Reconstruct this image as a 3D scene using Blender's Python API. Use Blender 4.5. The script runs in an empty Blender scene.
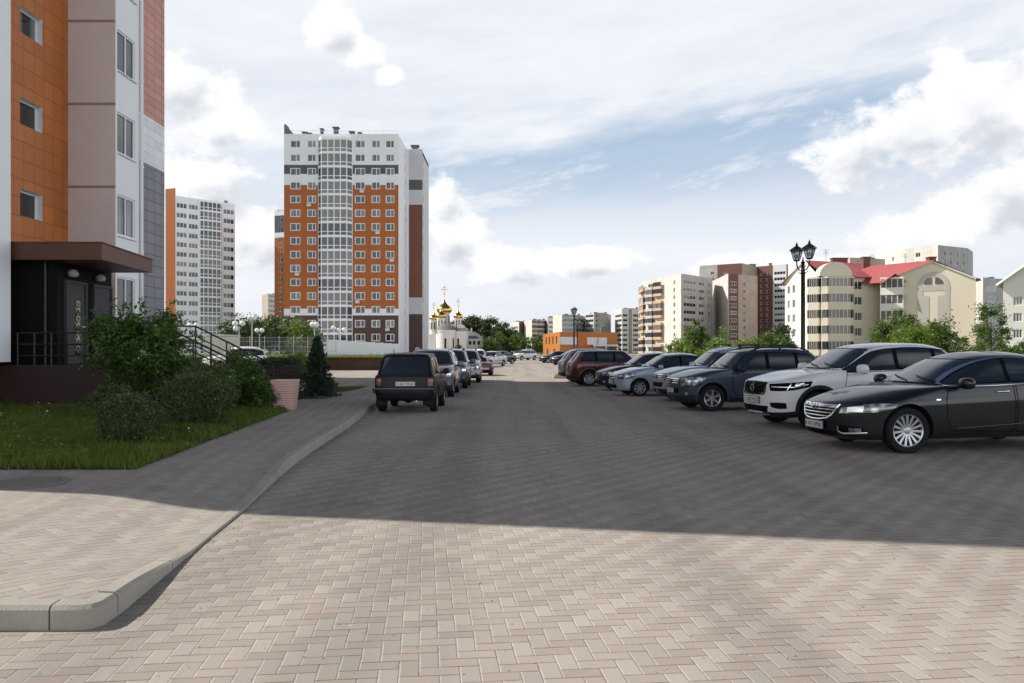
import bpy, bmesh, math, random
import numpy as np
from mathutils import Vector, Matrix
from mathutils.bvhtree import BVHTree
R = math.radians
rnd = random.Random(7)
SC = bpy.context.scene
COL = SC.collection

# ------------------------------------------------------------------ camera, sky, sun, exposure
CAM_Z, FPX, HORIZON = 1.6, 796.0, 350.0
cam = bpy.data.cameras.new('camera'); cam_o = bpy.data.objects.new('camera', cam); COL.objects.link(cam_o)
cam.sensor_width = 36.0; cam.lens = 36.0 * FPX / 1024.0
cam.shift_y = (HORIZON - 341.5) / 1024.0
cam.clip_start = 0.1; cam.clip_end = 6000
cam_o.location = (0, 0, CAM_Z); cam_o.rotation_euler = (R(90), 0, 0)
SC.camera = cam_o
SUN_EL, SUN_DIR = 40.0, Vector((-1.0, 0.2, 0)).normalized()       # horizontal direction towards the sun
sun = bpy.data.lights.new('sun', 'SUN'); sun.energy = 5.0; sun.angle = R(0.5); sun.color = (1.0, 0.95, 0.87)
sun_o = bpy.data.objects.new('sun', sun); COL.objects.link(sun_o)
_sd = Vector((SUN_DIR.x * math.cos(R(SUN_EL)), SUN_DIR.y * math.cos(R(SUN_EL)), math.sin(R(SUN_EL))))
sun_o.rotation_euler = _sd.to_track_quat('Z', 'Y').to_euler()
SC.view_settings.view_transform = 'Standard'; SC.view_settings.look = 'None'
SC.view_settings.exposure = 0.26; SC.view_settings.gamma = 1.0; SC.view_settings.use_curve_mapping = False
SKY_STRENGTH = 0.05
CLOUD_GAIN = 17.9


class NT:
    """small helper to write node trees as expressions"""
    def __init__(self, tree):
        self.t = tree; self.n = tree.nodes; self.l = tree.links
    def new(self, typ, **kw):
        nd = self.n.new(typ)
        for k, v in kw.items():
            setattr(nd, k, v)
        return nd
    def put(self, sock, v):
        if isinstance(v, bpy.types.NodeSocket):
            self.l.new(v, sock)
        elif v is not None:
            if sock.type == 'RGBA' and len(v) == 3:
                v = (*v, 1)
            sock.default_value = v
    def m(self, op, a, b=None, c=None, clamp=False):
        nd = self.new('ShaderNodeMath', operation=op, use_clamp=clamp)
        for i, v in enumerate((a, b, c)):
            self.put(nd.inputs[i], v)
        return nd.outputs[0]
    def vm(self, op, a, b=None, c=None, out=0):
        nd = self.new('ShaderNodeVectorMath', operation=op)
        for i, v in enumerate((a, b, c)):
            self.put(nd.inputs[i], v)
        return nd.outputs[out]
    def mix(self, f, a, b, blend='MIX'):
        nd = self.new('ShaderNodeMix', data_type='RGBA', blend_type=blend)
        self.put(nd.inputs[0], f); self.put(nd.inputs[6], a); self.put(nd.inputs[7], b)
        return nd.outputs[2]
    def step(self, v, lo, hi, a=0.0, b=1.0):
        nd = self.new('ShaderNodeMapRange', interpolation_type='SMOOTHSTEP')
        self.put(nd.inputs[0], v); self.put(nd.inputs[1], lo); self.put(nd.inputs[2], hi)
        self.put(nd.inputs[3], a); self.put(nd.inputs[4], b)
        return nd.outputs[0]
    def noise(self, vec, scale, detail=3.0, rough=0.5, out=0, dist=0.0):
        nd = self.new('ShaderNodeTexNoise')
        self.put(nd.inputs['Vector'], vec); nd.inputs['Scale'].default_value = scale
        nd.inputs['Detail'].default_value = detail; nd.inputs['Roughness'].default_value = rough
        nd.inputs['Distortion'].default_value = dist
        return nd.outputs[out]
    def xyz(self, v):
        nd = self.new('ShaderNodeSeparateXYZ'); self.put(nd.inputs[0], v); return nd.outputs
    def sc(self, v, k):
        nd = self.new('ShaderNodeVectorMath', operation='SCALE'); self.put(nd.inputs[0], v); self.put(nd.inputs['Scale'], k); return nd.outputs[0]
    def comb(self, x, y, z=0.0):
        nd = self.new('ShaderNodeCombineXYZ')
        for i, v in enumerate((x, y, z)):
            self.put(nd.inputs[i], v)
        return nd.outputs[0]


def make_world():
    w = bpy.data.worlds.new('World'); SC.world = w; w.use_nodes = True
    T = NT(w.node_tree); w.node_tree.nodes.clear()
    sky = T.new('ShaderNodeTexSky', sky_type='NISHITA', sun_disc=False)
    sky.sun_elevation = R(SUN_EL); sky.sun_rotation = math.atan2(SUN_DIR.x, SUN_DIR.y)
    sky.air_density = 1.0; sky.dust_density = 1.2; sky.ozone_density = 1.0
    d = T.new('ShaderNodeTexCoord').outputs['Generated']
    x, y, z = T.xyz(d)
    az = T.m('MULTIPLY', T.m('ARCTAN2', x, y), 180 / math.pi)
    el = T.m('MULTIPLY', T.m('ARCSINE', z), 180 / math.pi)
    blobs = [(23.2, 12.9, 3.4, 2.5), (26.8, 13.8, 4.0, 3.0), (30.5, 14.8, 4.2, 3.2), (35, 15.6, 4.5, 3.4), (43, 16, 7, 4.5),
             (27, 7.2, 4.2, 1.9), (31.5, 8.7, 4.2, 2.3), (36, 9.6, 5, 2.8), (20, 5.0, 4.5, 1.7), (15.0, 5.6, 2.8, 1.3), (45, 8, 7, 3.5),
             (-12.8, 21.6, 1.9, 1.7), (-10.6, 20.0, 1.6, 1.2), (-9.0, 18.8, 1.3, .8), (-22.5, 17.0, 3.4, 2.2), (-20.5, 14.8, 3.0, 1.7), (-21, 11.0, 3.4, 2.6),
             (-17.5, 7.5, 4.6, 2.6), (-5.0, 10.8, 1.8, 2.2), (-4.4, 8.0, 2.2, 2.2), (-0.5, 6.0, 3.4, 1.7), (5.5, 6.2, 4, 1.2), (-35, 14, 7, 6), (-55, 20, 12, 8), (60, 18, 10, 7),
             (95, 25, 14, 8), (140, 22, 16, 8), (-120, 24, 18, 9), (180, 26, 16, 8), (-170, 18, 12, 7)]
    v0 = T.comb(az, el, 0.0)
    n_el = T.noise(T.vm('MULTIPLY', d, (1.0, 1.0, 1.5)), 14.0, 11.0, 0.64)
    up = T.vm('NORMALIZE', T.vm('ADD', d, (-0.010, 0.0, 0.018)))
    n_up = T.noise(T.vm('MULTIPLY', up, (1.0, 1.0, 1.5)), 15.0, 6.0, 0.57)
    def field(v, n):
        D = None
        for a, e, ra, re in blobs:
            q = T.vm('MULTIPLY_ADD', v, (1 / ra, 1 / re, 0), (-a / ra, -e / re, 0))
            q = T.vm('LENGTH', q, out=1)
            D = q if D is None else T.m('SMOOTH_MIN', D, q, 0.3)
        return T.m('ADD', T.m('SUBTRACT', 1.0, D), T.m('MULTIPLY', T.m('SUBTRACT', n, 0.5), 2.5))
    den = field(v0, n_el)
    den_up = field(T.vm('ADD', v0, (-0.5, 1.0, 0.0)), n_up)
    alpha = T.step(den, -0.14, 0.30)
    under = T.step(T.m('SUBTRACT', den_up, den), -0.25, 0.75)
    core = T.step(den_up, 0.1, 1.3)
    gray = T.m('ADD', T.m('MULTIPLY', under, 0.55), T.m('MULTIPLY', core, 0.42), clamp=True)
    cl_col = T.mix(gray, (0.98, 0.98, 0.985), (0.60, 0.63, 0.69))
    # high thin veil and pale air near the horizon
    nv = T.noise(T.comb(T.m('MULTIPLY', az, 0.05), T.m('MULTIPLY', T.m('SUBTRACT', el, T.m('MULTIPLY', az, 0.12)), 0.22), 1.7), 1.0, 6.0, 0.6)
    edge = T.m('ADD', T.m('SUBTRACT', T.m('SUBTRACT', el, T.m('MULTIPLY', az, 0.10)), 14.5), T.m('MULTIPLY', T.m('SUBTRACT', nv, 0.5), 9.0))
    veil = T.step(edge, -1.5, 2.6)
    leftv = T.m('MULTIPLY', T.step(az, -2.0, -15.0), 0.72)
    veil = T.m('MAXIMUM', veil, leftv)
    veil = T.m('MULTIPLY', veil, T.step(el, 38.0, 27.0, 0.0, 0.92))
    veil = T.m('MULTIPLY', veil, T.step(nv, 0.1, 0.6, 0.82, 1.0))
    low = T.step(T.m('ADD', el, T.m('MULTIPLY', T.m('SUBTRACT', nv, 0.5), 7.0)), 15.0, 6.5, 0.0, 0.94)
    wisp = T.noise(T.comb(T.m('MULTIPLY', az, 0.11), T.m('MULTIPLY', T.m('SUBTRACT', el, T.m('MULTIPLY', az, 0.2)), 0.42), 4.4), 1.0, 8.0, 0.66)
    white = T.m('MAXIMUM', T.m('MAXIMUM', veil, low), T.m('MULTIPLY', T.step(wisp, 0.46, 0.70), T.step(el, 44.0, 29.0, 0.0, 0.75)))
    rear = T.step(y, -0.35, 0.25, 0.88, 1.0)
    white = T.m('MULTIPLY', white, rear)
    veil_col = T.mix(T.step(nv, 0.25, 0.75), (0.775, 0.80, 0.865), (0.905, 0.92, 0.95))
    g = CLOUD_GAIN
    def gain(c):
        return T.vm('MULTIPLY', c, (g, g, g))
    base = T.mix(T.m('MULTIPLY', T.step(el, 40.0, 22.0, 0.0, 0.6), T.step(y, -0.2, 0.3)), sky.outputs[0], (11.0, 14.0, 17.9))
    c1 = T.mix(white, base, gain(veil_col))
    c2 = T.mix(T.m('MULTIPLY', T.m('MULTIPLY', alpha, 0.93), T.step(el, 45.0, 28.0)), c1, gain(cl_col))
    # unseen low sky right of and behind the camera, brightened to light shaded walls
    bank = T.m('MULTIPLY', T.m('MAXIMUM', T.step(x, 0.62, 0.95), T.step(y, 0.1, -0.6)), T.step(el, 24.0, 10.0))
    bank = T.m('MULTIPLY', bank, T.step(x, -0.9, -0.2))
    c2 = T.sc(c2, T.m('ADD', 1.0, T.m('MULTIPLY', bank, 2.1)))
    # nothing bright below the horizon
    c3 = T.mix(T.step(el, 0.0, -3.0), c2, (2.0, 1.9, 1.8))
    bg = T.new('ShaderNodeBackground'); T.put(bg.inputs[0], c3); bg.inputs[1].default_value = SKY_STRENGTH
    out = T.new('ShaderNodeOutputWorld'); T.l.new(bg.outputs[0], out.inputs[0])
make_world()


# ------------------------------------------------------------------ materials
def pmat(name, color=(0.5, 0.5, 0.5), rough=0.6, metal=0.0, coat=0.0, spec=0.5, emit=None, fn=None, coat_rough=0.03):
    m = bpy.data.materials.new(name); m.use_nodes = True
    T = NT(m.node_tree); b = m.node_tree.nodes['Principled BSDF']
    b.inputs['Base Color'].default_value = (*color, 1); b.inputs['Roughness'].default_value = rough
    b.inputs['Metallic'].default_value = metal; b.inputs['Coat Weight'].default_value = coat
    b.inputs['Coat Roughness'].default_value = coat_rough
    b.inputs['Specular IOR Level'].default_value = spec
    if fn:
        fn(T, b)
    return m

def weathered(amount=0.18, scale=1.2, fine=30.0, bump=0.0):
    """uneven tone: broad stains and fine grain"""
    def fn(T, b):
        co = T.new('ShaderNodeTexCoord').outputs['Object']
        base = tuple(b.inputs['Base Color'].default_value)[:3]
        n1 = T.noise(co, scale, 5.0, 0.6); n2 = T.noise(co, fine, 2.0)
        f = T.m('ADD', T.m('MULTIPLY', T.m('SUBTRACT', n1, 0.5), amount * 2.2), T.m('MULTIPLY', T.m('SUBTRACT', n2, 0.5), amount))
        k = T.m('ADD', 1.0, f)
        col = T.vm('SCALE', base, None); col.node.inputs['Scale'].default_value = 1
        T.l.new(k, col.node.inputs['Scale'])
        T.put(b.inputs['Base Color'], col)
        if bump:
            bp = T.new('ShaderNodeBump'); bp.inputs['Strength'].default_value = bump; bp.inputs['Distance'].default_value = 0.01
            T.l.new(n2, bp.inputs['Height']); T.l.new(bp.outputs[0], b.inputs['Normal'])
    return fn

def tiled(tw, th, gap=0.012, dark=0.55, offset=0.0, vary=0.10):
    """cladding panels laid in metres on the wall's own UV (u along the wall, v up)"""
    def fn(T, b):
        base = tuple(b.inputs['Base Color'].default_value)[:3]
        uv = T.new('ShaderNodeUVMap').outputs[0]
        br = T.new('ShaderNodeTexBrick'); br.offset = offset; br.squash = 1.0
        T.l.new(uv, br.inputs['Vector'])
        br.inputs['Scale'].default_value = 1.0; br.inputs['Brick Width'].default_value = tw; br.inputs['Row Height'].default_value = th
        br.inputs['Mortar Size'].default_value = gap; br.inputs['Mortar Smooth'].default_value = 0.2; br.inputs['Bias'].default_value = 0
        br.inputs['Color1'].default_value = (*[c * (1 - vary) for c in base], 1)
        br.inputs['Color2'].default_value = (*[min(1, c * (1 + vary)) for c in base], 1)
        br.inputs['Mortar'].default_value = (*[c * dark for c in base], 1)
        n = T.noise(uv, 0.5, 5.0, 0.6)
        col = T.vm('SCALE', br.outputs['Color']); T.l.new(T.m('ADD', 0.82, T.m('MULTIPLY', n, 0.36)), col.node.inputs['Scale'])
        T.put(b.inputs['Base Color'], col)
        bp = T.new('ShaderNodeBump'); bp.inputs['Strength'].default_value = 0.4; bp.inputs['Distance'].default_value = 0.01; bp.invert = True
        T.l.new(br.outputs['Fac'], bp.inputs['Height']); T.l.new(bp.outputs[0], b.inputs['Normal'])
    return fn

def herringbone(rot, unit=0.1, light=(0.382, 0.346, 0.305), pink=(0.364, 0.312, 0.274), origin=(0.03, 0.07)):
    """90 degree herringbone of 2:1 pavers, world metres"""
    def fn(T, b):
        pos = T.new('ShaderNodeNewGeometry').outputs['Position']
        mp = T.new('ShaderNodeMapping'); mp.inputs['Rotation'].default_value = (0, 0, R(rot)); mp.inputs['Location'].default_value = (*origin, 0)
        T.l.new(pos, mp.inputs['Vector'])
        wob = T.noise(pos, 2.2, 2.0, 0.5, out=1)
        p = T.sc(T.vm('ADD', mp.outputs[0], T.sc(T.vm('SUBTRACT', wob, (0.5, 0.5, 0.5)), 0.012)), 1 / unit)
        px, py, _ = T.xyz(p)
        i = T.m('FLOOR', px); j = T.m('FLOOR', py)
        fx = T.m('SUBTRACT', px, i); fy = T.m('SUBTRACT', py, j)
        m = T.m('FLOORED_MODULO', T.m('SUBTRACT', i, j), 4.0)
        def eq(k):
            return T.m('COMPARE', m, float(k), 0.25)
        m0, m1, m2, m3 = eq(0), eq(1), eq(2), eq(3)
        gx = T.m('SUBTRACT', 1.0, fx); gy = T.m('SUBTRACT', 1.0, fy)
        dL = T.m('ADD', fx, m1); dR = T.m('ADD', gx, m0)          # +1 where that edge is inside the brick
        dB = T.m('ADD', fy, m2); dT = T.m('ADD', gy, m3)
        e = T.m('MINIMUM', T.m('MINIMUM', dL, dR), T.m('MINIMUM', dB, dT))
        bi = T.m('SUBTRACT', i, m1); bj = T.m('SUBTRACT', j, m2)
        wn = T.new('ShaderNodeTexWhiteNoise', noise_dimensions='2D'); T.l.new(T.comb(bi, bj), wn.inputs['Vector'])
        rv = wn.outputs['Value']; rc = T.xyz(wn.outputs['Color'])
        horiz = T.m('ADD', m0, m1)
        swap = T.m('GREATER_THAN', rc[1], 0.975)                     # a few strays of the other colour
        horiz = T.m('ABSOLUTE', T.m('SUBTRACT', horiz, swap))
        col = T.mix(horiz, light, pink)
        grain = T.noise(pos, 150.0, 3.0, 0.75)
        stain = T.noise(pos, 0.55, 6.0, 0.62)
        stain2 = T.noise(pos, 0.09, 3.0, 0.5)
        k = T.m('ADD', 0.43, T.m('MULTIPLY', rv, 0.14))
        k = T.m('ADD', k, T.m('MULTIPLY', grain, 0.34))
        k = T.m('ADD', k, T.m('MULTIPLY', stain, 0.34))
        k = T.m('ADD', k, T.m('MULTIPLY', stain2, 0.14))
        sc = T.vm('SCALE', col); T.l.new(k, sc.node.inputs['Scale'])
        jw = T.m('ADD', 0.012, T.m('MULTIPLY', T.noise(pos, 9.0, 4.0, 0.7), 0.055))
        eV = T.m('MINIMUM', dL, dR); eH = T.m('MINIMUM', dB, dT)
        patch = T.noise(pos, 5.0, 4.0, 0.7)
        jV = T.step(eV, T.m('MULTIPLY', jw, 0.5), T.m('MULTIPLY', jw, 1.15), 1.0, 0.0)     # sandy chamfers along the bricks, sunlight on them painted in as pale colour
        jH = T.m('MULTIPLY', T.step(eH, T.m('MULTIPLY', jw, 0.45), T.m('MULTIPLY', jw, 1.35), 1.0, 0.0), T.step(patch, 0.36, 0.60, 0.5, 1.0))
        full = T.mix(T.m('MULTIPLY', jV, 0.62), sc, T.mix(T.step(patch, 0.5, 0.66), (0.47, 0.43, 0.365), (0.16, 0.14, 0.12)))
        full = T.mix(T.m('MULTIPLY', jH, 0.85), full, (0.085, 0.072, 0.062))  # joints the other way painted dark for the shadow in them
        track = T.noise(T.vm('MULTIPLY', pos, (1.1, 0.045, 1.0)), 1.0, 3.0, 0.5)
        full = T.sc(full, T.step(track, 0.42, 0.68, 1.04, 0.84))
        oil = T.step(T.noise(pos, 0.42, 3.0, 0.6), 0.66, 0.74)
        full = T.mix(T.m('MULTIPLY', oil, 0.35), full, (0.12, 0.105, 0.095))
        drift = T.m('MULTIPLY', T.step(T.noise(pos, 0.35, 5.0, 0.65), 0.52, 0.68), T.step(T.noise(pos, 14.0, 3.0, 0.6), 0.35, 0.65))
        full = T.mix(T.m('MULTIPLY', drift, 0.30), full, (0.42, 0.37, 0.30))
        spots = T.step(T.noise(pos, 9.0, 2.0, 0.4), 0.74, 0.80)
        full = T.mix(T.m('MULTIPLY', spots, 0.35), full, (0.60, 0.56, 0.50))
        T.put(b.inputs['Base Color'], full)
        h = T.m('ADD', T.step(e, 0.0, 0.075), T.m('ADD', T.m('MULTIPLY', grain, 0.45), T.m('MULTIPLY', rv, 0.16)))
        bp = T.new('ShaderNodeBump'); bp.inputs['Strength'].default_value = 0.55; bp.inputs['Distance'].default_value = 0.006
        T.l.new(h, bp.inputs['Height']); T.l.new(bp.outputs[0], b.inputs['Normal'])
    return fn

def leafy(c1, c2, trans=0.35):
    def fn(T, b):
        rp = T.new('ShaderNodeNewGeometry').outputs['Random Per Island']
        n = T.noise(T.new('ShaderNodeTexCoord').outputs['Object'], 1.1, 2.0)
        f = T.m('ADD', T.m('MULTIPLY', rp, 0.6), T.m('MULTIPLY', T.m('SUBTRACT', n, 0.2), 0.6), clamp=True)
        col = T.mix(f, c1, c2)
        T.put(b.inputs['Base Color'], col)
        tr = T.new('ShaderNodeBsdfTranslucent'); T.put(tr.inputs[0], T.mix(0.5, col, (0.25, 0.32, 0.04), 'MIX'))
        mx = T.new('ShaderNodeMixShader'); mx.inputs[0].default_value = trans
        out = [q for q in T.n if q.type == 'OUTPUT_MATERIAL'][0]
        T.l.new(b.outputs[0], mx.inputs[1]); T.l.new(tr.outputs[0], mx.inputs[2]); T.l.new(mx.outputs[0], out.inputs[0])
    return fn

def window_glass(dark=(0.012, 0.016, 0.022), light=(0.30, 0.29, 0.27), share=0.22):
    """panes: mostly dark rooms, some with pale curtains; differs from window to window"""
    def fn(T, b):
        oi = T.new('ShaderNodeObjectInfo').outputs['Random']
        f = T.step(oi, 1 - share, 1.0, 0.0, 0.75)
        co = T.new('ShaderNodeTexCoord').outputs['Object']
        x, y, z = T.xyz(co)
        fold = T.m('ADD', 0.75, T.m('MULTIPLY', T.m('SINE', T.m('MULTIPLY', x, 34.0)), 0.18))
        side = T.step(T.m('ABSOLUTE', T.m('ADD', x, T.m('MULTIPLY', T.m('SUBTRACT', oi, 0.5), 0.9))), 0.18, 0.24)
        half = T.m('GREATER_THAN', T.m('FRACT', T.m('MULTIPLY', oi, 7.3)), 0.45)
        cur = T.m('MULTIPLY', T.m('MULTIPLY', side, half), 0.55)
        lc = T.vm('SCALE', light); T.l.new(fold, lc.node.inputs['Scale'])
        T.put(b.inputs['Base Color'], T.mix(T.m('MAXIMUM', f, T.m('MULTIPLY', cur, T.step(oi, 0.1, 0.5))), dark, lc))
    return fn

M = {}
M['paver_road'] = pmat('road_pavers', rough=0.95, spec=0.06, fn=herringbone(-6.2))
M['paver_walk'] = pmat('walk_pavers', rough=0.95, spec=0.06, fn=herringbone(-52.0, origin=(0.0, 0.02), light=(0.38, 0.345, 0.305), pink=(0.375, 0.325, 0.288)))
M['kerb'] = pmat('kerb_concrete', (0.33, 0.305, 0.262), 0.9, spec=0.2, fn=weathered(0.25, 2.5, 90.0, 0.5))
M['soil'] = pmat('soil', (0.055, 0.058, 0.024), 0.95, spec=0.1, fn=weathered(0.4, 1.5, 12.0))
M['meadow'] = pmat('meadow_ground', (0.075, 0.105, 0.03), 0.95, spec=0.1, fn=weathered(0.4, 0.05, 1.5))
M['bank'] = pmat('bank_earth', (0.085, 0.055, 0.038), 0.95, spec=0.1, fn=weathered(0.5, 0.7, 9.0, 0.6))
M['grass'] = pmat('grass_blades', (0.06, 0.13, 0.02), 0.6, spec=0.25, fn=leafy((0.045, 0.085, 0.010), (0.16, 0.20, 0.04), 0.3))
M['dry_grass'] = pmat('dry_grass_blades', (0.2, 0.2, 0.06), 0.7, spec=0.2, fn=leafy((0.09, 0.13, 0.03), (0.24, 0.24, 0.08), 0.3))
M['leaf_shrub'] = pmat('shrub_leaves', rough=0.45, fn=leafy((0.034, 0.082, 0.014), (0.10, 0.175, 0.032), 0.30))
M['leaf_round'] = pmat('clipped_leaves', rough=0.55, fn=leafy((0.042, 0.070, 0.022), (0.10, 0.135, 0.05), 0.22))
M['leaf_bright'] = pmat('bright_leaves', rough=0.5, fn=leafy((0.085, 0.16, 0.016), (0.19, 0.27, 0.04), 0.38))
M['leaf_mid'] = pmat('mid_leaves', rough=0.5, fn=leafy((0.045, 0.095, 0.018), (0.105, 0.17, 0.034), 0.33))
M['leaf_dark'] = pmat('dark_leaves', rough=0.55, fn=leafy((0.014, 0.034, 0.010), (0.036, 0.066, 0.018), 0.2))
M['needle'] = pmat('spruce_needles', rough=0.6, fn=leafy((0.012, 0.030, 0.018), (0.030, 0.060, 0.034), 0.1))
M['flower'] = pmat('white_petals', (0.75, 0.75, 0.7), 0.6)
M['bark'] = pmat('bark', (0.085, 0.062, 0.045), 0.9, spec=0.1, fn=weathered(0.4, 4.0, 25.0, 0.6))
M['glass'] = pmat('window_glass', (0.02, 0.025, 0.03), 0.06, spec=0.5, fn=window_glass())
M['glass_loggia'] = pmat('loggia_glass', (0.05, 0.055, 0.06), 0.05, spec=0.8, fn=window_glass((0.05, 0.06, 0.07), (0.42, 0.43, 0.44), 0.75))
M['glass_near'] = pmat('near_window_glass', (0.03, 0.035, 0.04), 0.03, spec=1.0, fn=window_glass((0.012, 0.013, 0.016), (0.34, 0.35, 0.35), 0.35))
M['pvc'] = pmat('white_window_plastic', (0.82, 0.83, 0.84), 0.4)
M['pvc_grey'] = pmat('grey_window_plastic', (0.66, 0.67, 0.69), 0.45)
M['orange_tile'] = pmat('orange_cladding', (0.46, 0.135, 0.022), 0.5, fn=tiled(0.52, 0.56, 0.012, 0.45))
M['white_panel'] = pmat('white_cladding', (0.80, 0.80, 0.81), 0.55, fn=weathered(0.06, 0.4, 4.0))
M['beige_panel'] = pmat('beige_panel', (0.66, 0.585, 0.56), 0.7, fn=weathered(0.09, 0.5, 8.0))
M['seam'] = pmat('panel_seam', (0.30, 0.24, 0.22), 0.8)
M['pink_tile'] = pmat('pink_cladding', (0.56, 0.25, 0.19), 0.55, fn=tiled(0.60, 0.30, 0.013, 0.45))
M['white_tile'] = pmat('white_tile_cladding', (0.78, 0.78, 0.80), 0.55, fn=tiled(0.60, 0.30, 0.010, 0.7))
M['grey_tile'] = pmat('grey_cladding', (0.205, 0.20, 0.225), 0.55, fn=tiled(0.60, 0.39, 0.018, 0.42))
M['dark_tile'] = pmat('porch_dark_tile', (0.016, 0.014, 0.014), 0.8, spec=0.15, fn=tiled(0.6, 0.6, 0.01, 0.6))
M['canopy'] = pmat('canopy_sheet', (0.105, 0.036, 0.018), 0.5, fn=weathered(0.2, 1.0, 12.0))
M['porch_base'] = pmat('porch_base', (0.045, 0.020, 0.016), 0.7, fn=weathered(0.3, 1.0, 12.0))
M['black_metal'] = pmat('black_painted_metal', (0.012, 0.012, 0.013), 0.45)
M['door_metal'] = pmat('grey_door_metal', (0.05, 0.05, 0.052), 0.6, spec=0.2)
M['steel'] = pmat('galvanised_steel', (0.45, 0.46, 0.47), 0.45, 0.6)
M['orange'] = pmat('orange_facade', (0.40, 0.115, 0.024), 0.7, fn=weathered(0.12, 0.15, 3.0))
M['white'] = pmat('white_facade', (0.80, 0.80, 0.82), 0.7, fn=weathered(0.06, 0.1, 2.0))
M['slate'] = pmat('slate_band', (0.095, 0.09, 0.10), 0.7, fn=weathered(0.1, 0.2, 2.0))
M['brown'] = pmat('brown_facade', (0.085, 0.045, 0.036), 0.7, fn=weathered(0.15, 0.15, 3.0))
M['rust'] = pmat('rust_facade', (0.17, 0.07, 0.035), 0.7, fn=weathered(0.15, 0.15, 3.0))
M['pale_grey'] = pmat('pale_grey_facade', (0.56, 0.56, 0.575), 0.7, fn=weathered(0.1, 0.12, 2.0))
M['cream'] = pmat('cream_render', (0.64, 0.575, 0.465), 0.8, fn=weathered(0.08, 0.2, 3.0))
M['cream_white'] = pmat('cream_white_render', (0.72, 0.69, 0.625), 0.8, fn=weathered(0.08, 0.2, 3.0))
M['stone_grey'] = pmat('grey_trim_render', (0.45, 0.425, 0.385), 0.8, fn=weathered(0.1, 0.2, 3.0))
M['panel_grey'] = pmat('grey_concrete_panel', (0.40, 0.385, 0.365), 0.85, fn=tiled(3.2, 2.8, 0.05, 0.75))
M['panel_light'] = pmat('light_concrete_panel', (0.58, 0.555, 0.50), 0.85, fn=tiled(3.2, 2.8, 0.05, 0.8))
M['panel_tan'] = pmat('tan_concrete_panel', (0.42, 0.34, 0.275), 0.85, fn=tiled(3.2, 2.8, 0.05, 0.8))
M['brick_red'] = pmat('dark_red_brick', (0.15, 0.065, 0.052), 0.85, fn=weathered(0.2, 0.2, 4.0))
M['red_roof'] = pmat('red_roof_sheet', (0.35, 0.085, 0.085), 0.5, fn=weathered(0.12, 0.4, 3.0))
M['roof_grey'] = pmat('grey_roof', (0.14, 0.14, 0.15), 0.6, fn=weathered(0.15, 0.3, 3.0))
M['store_orange'] = pmat('store_orange', (0.39, 0.14, 0.024), 0.6, fn=weathered(0.08, 0.2, 3.0))
M['store_red'] = pmat('store_red_orange', (0.50, 0.10, 0.02), 0.6, fn=weathered(0.08, 0.2, 3.0))
M['gold'] = pmat('gold_leaf', (0.75, 0.50, 0.14), 0.22, 1.0)
M['plaster'] = pmat('white_plaster', (0.74, 0.72, 0.68), 0.85, fn=weathered(0.06, 0.2, 3.0))
M['fence_white'] = pmat('white_fence_sheet', (0.82, 0.82, 0.81), 0.6, fn=weathered(0.1, 0.5, 4.0))
M['ac_case'] = pmat('ac_case', (0.62, 0.63, 0.62), 0.5)
M['grit'] = pmat('grit', (0.30, 0.27, 0.23), 0.9, spec=0.1, fn=leafy((0.16, 0.14, 0.11), (0.46, 0.42, 0.35), 0.0))
M['globe'] = pmat('opal_globe', (0.85, 0.85, 0.84), 0.25)
M['bin_pink'] = pmat('pink_concrete', (0.62, 0.41, 0.36), 0.9, fn=weathered(0.2, 4.0, 60.0, 0.4))
M['bin_joint'] = pmat('bin_joint', (0.34, 0.20, 0.17), 0.9)
M['wood'] = pmat('dark_bench_wood', (0.035, 0.024, 0.018), 0.6, fn=weathered(0.3, 3.0, 30.0))
M['lantern_glass'] = pmat('lantern_glass', (0.55, 0.57, 0.58), 0.15, spec=0.6)
M['lantern_glass'].node_tree.nodes['Principled BSDF'].inputs['Transmission Weight'].default_value = 0.75
M['lid'] = pmat('dusty_cast_iron', (0.17, 0.16, 0.15), 0.8, fn=weathered(0.3, 4.0, 40.0))
M['iron'] = pmat('cast_iron', (0.012, 0.012, 0.014), 0.5)
# cars
def flake(T, b):
    n = T.noise(T.new('ShaderNodeTexCoord').outputs['Object'], 2.0, 4.0, 0.6)
    T.put(b.inputs['Roughness'], T.m('ADD', 0.30, T.m('MULTIPLY', n, 0.22)))
def paint(name, c, metal=0.25, coat=0.8):
    return pmat('paint_' + name, c, 0.38, metal, coat, 0.25, fn=flake, coat_rough=0.05)
PAINT = {'black': paint('black', (0.007, 0.0065, 0.008), 0.0, 0.6), 'white': paint('white', (0.72, 0.72, 0.71), 0.0),
         'slate': paint('slate_blue', (0.030, 0.045, 0.070), 0.2, 0.6), 'silver_blue': paint('silver_blue', (0.31, 0.37, 0.45), 0.4),
         'silver': paint('silver', (0.40, 0.40, 0.40), 0.5), 'navy': paint('navy', (0.010, 0.012, 0.028), 0.2),
         'maroon': paint('maroon', (0.062, 0.006, 0.010), 0.2, 0.6), 'grey': paint('grey', (0.15, 0.155, 0.16), 0.4),
         'olive': paint('black_green', (0.004, 0.005, 0.005), 0.0, 0.03), 'brown': paint('brown', (0.10, 0.085, 0.082), 0.4),
         'red': paint('red', (0.075, 0.006, 0.006), 0.1, 0.4), 'pale': paint('pale_silver', (0.52, 0.52, 0.53), 0.4)}
M['car_glass'] = pmat('car_glass', (0.010, 0.012, 0.014), 0.02, spec=1.0)
M['car_glass'].node_tree.nodes['Principled BSDF'].inputs['IOR'].default_value = 1.62
M['plastic'] = pmat('black_plastic', (0.014, 0.014, 0.015), 0.6, spec=0.3, fn=weathered(0.2, 3.0, 40.0))
M['gap'] = pmat('panel_gap', (0.004, 0.004, 0.004), 0.8, spec=0.1)
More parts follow.
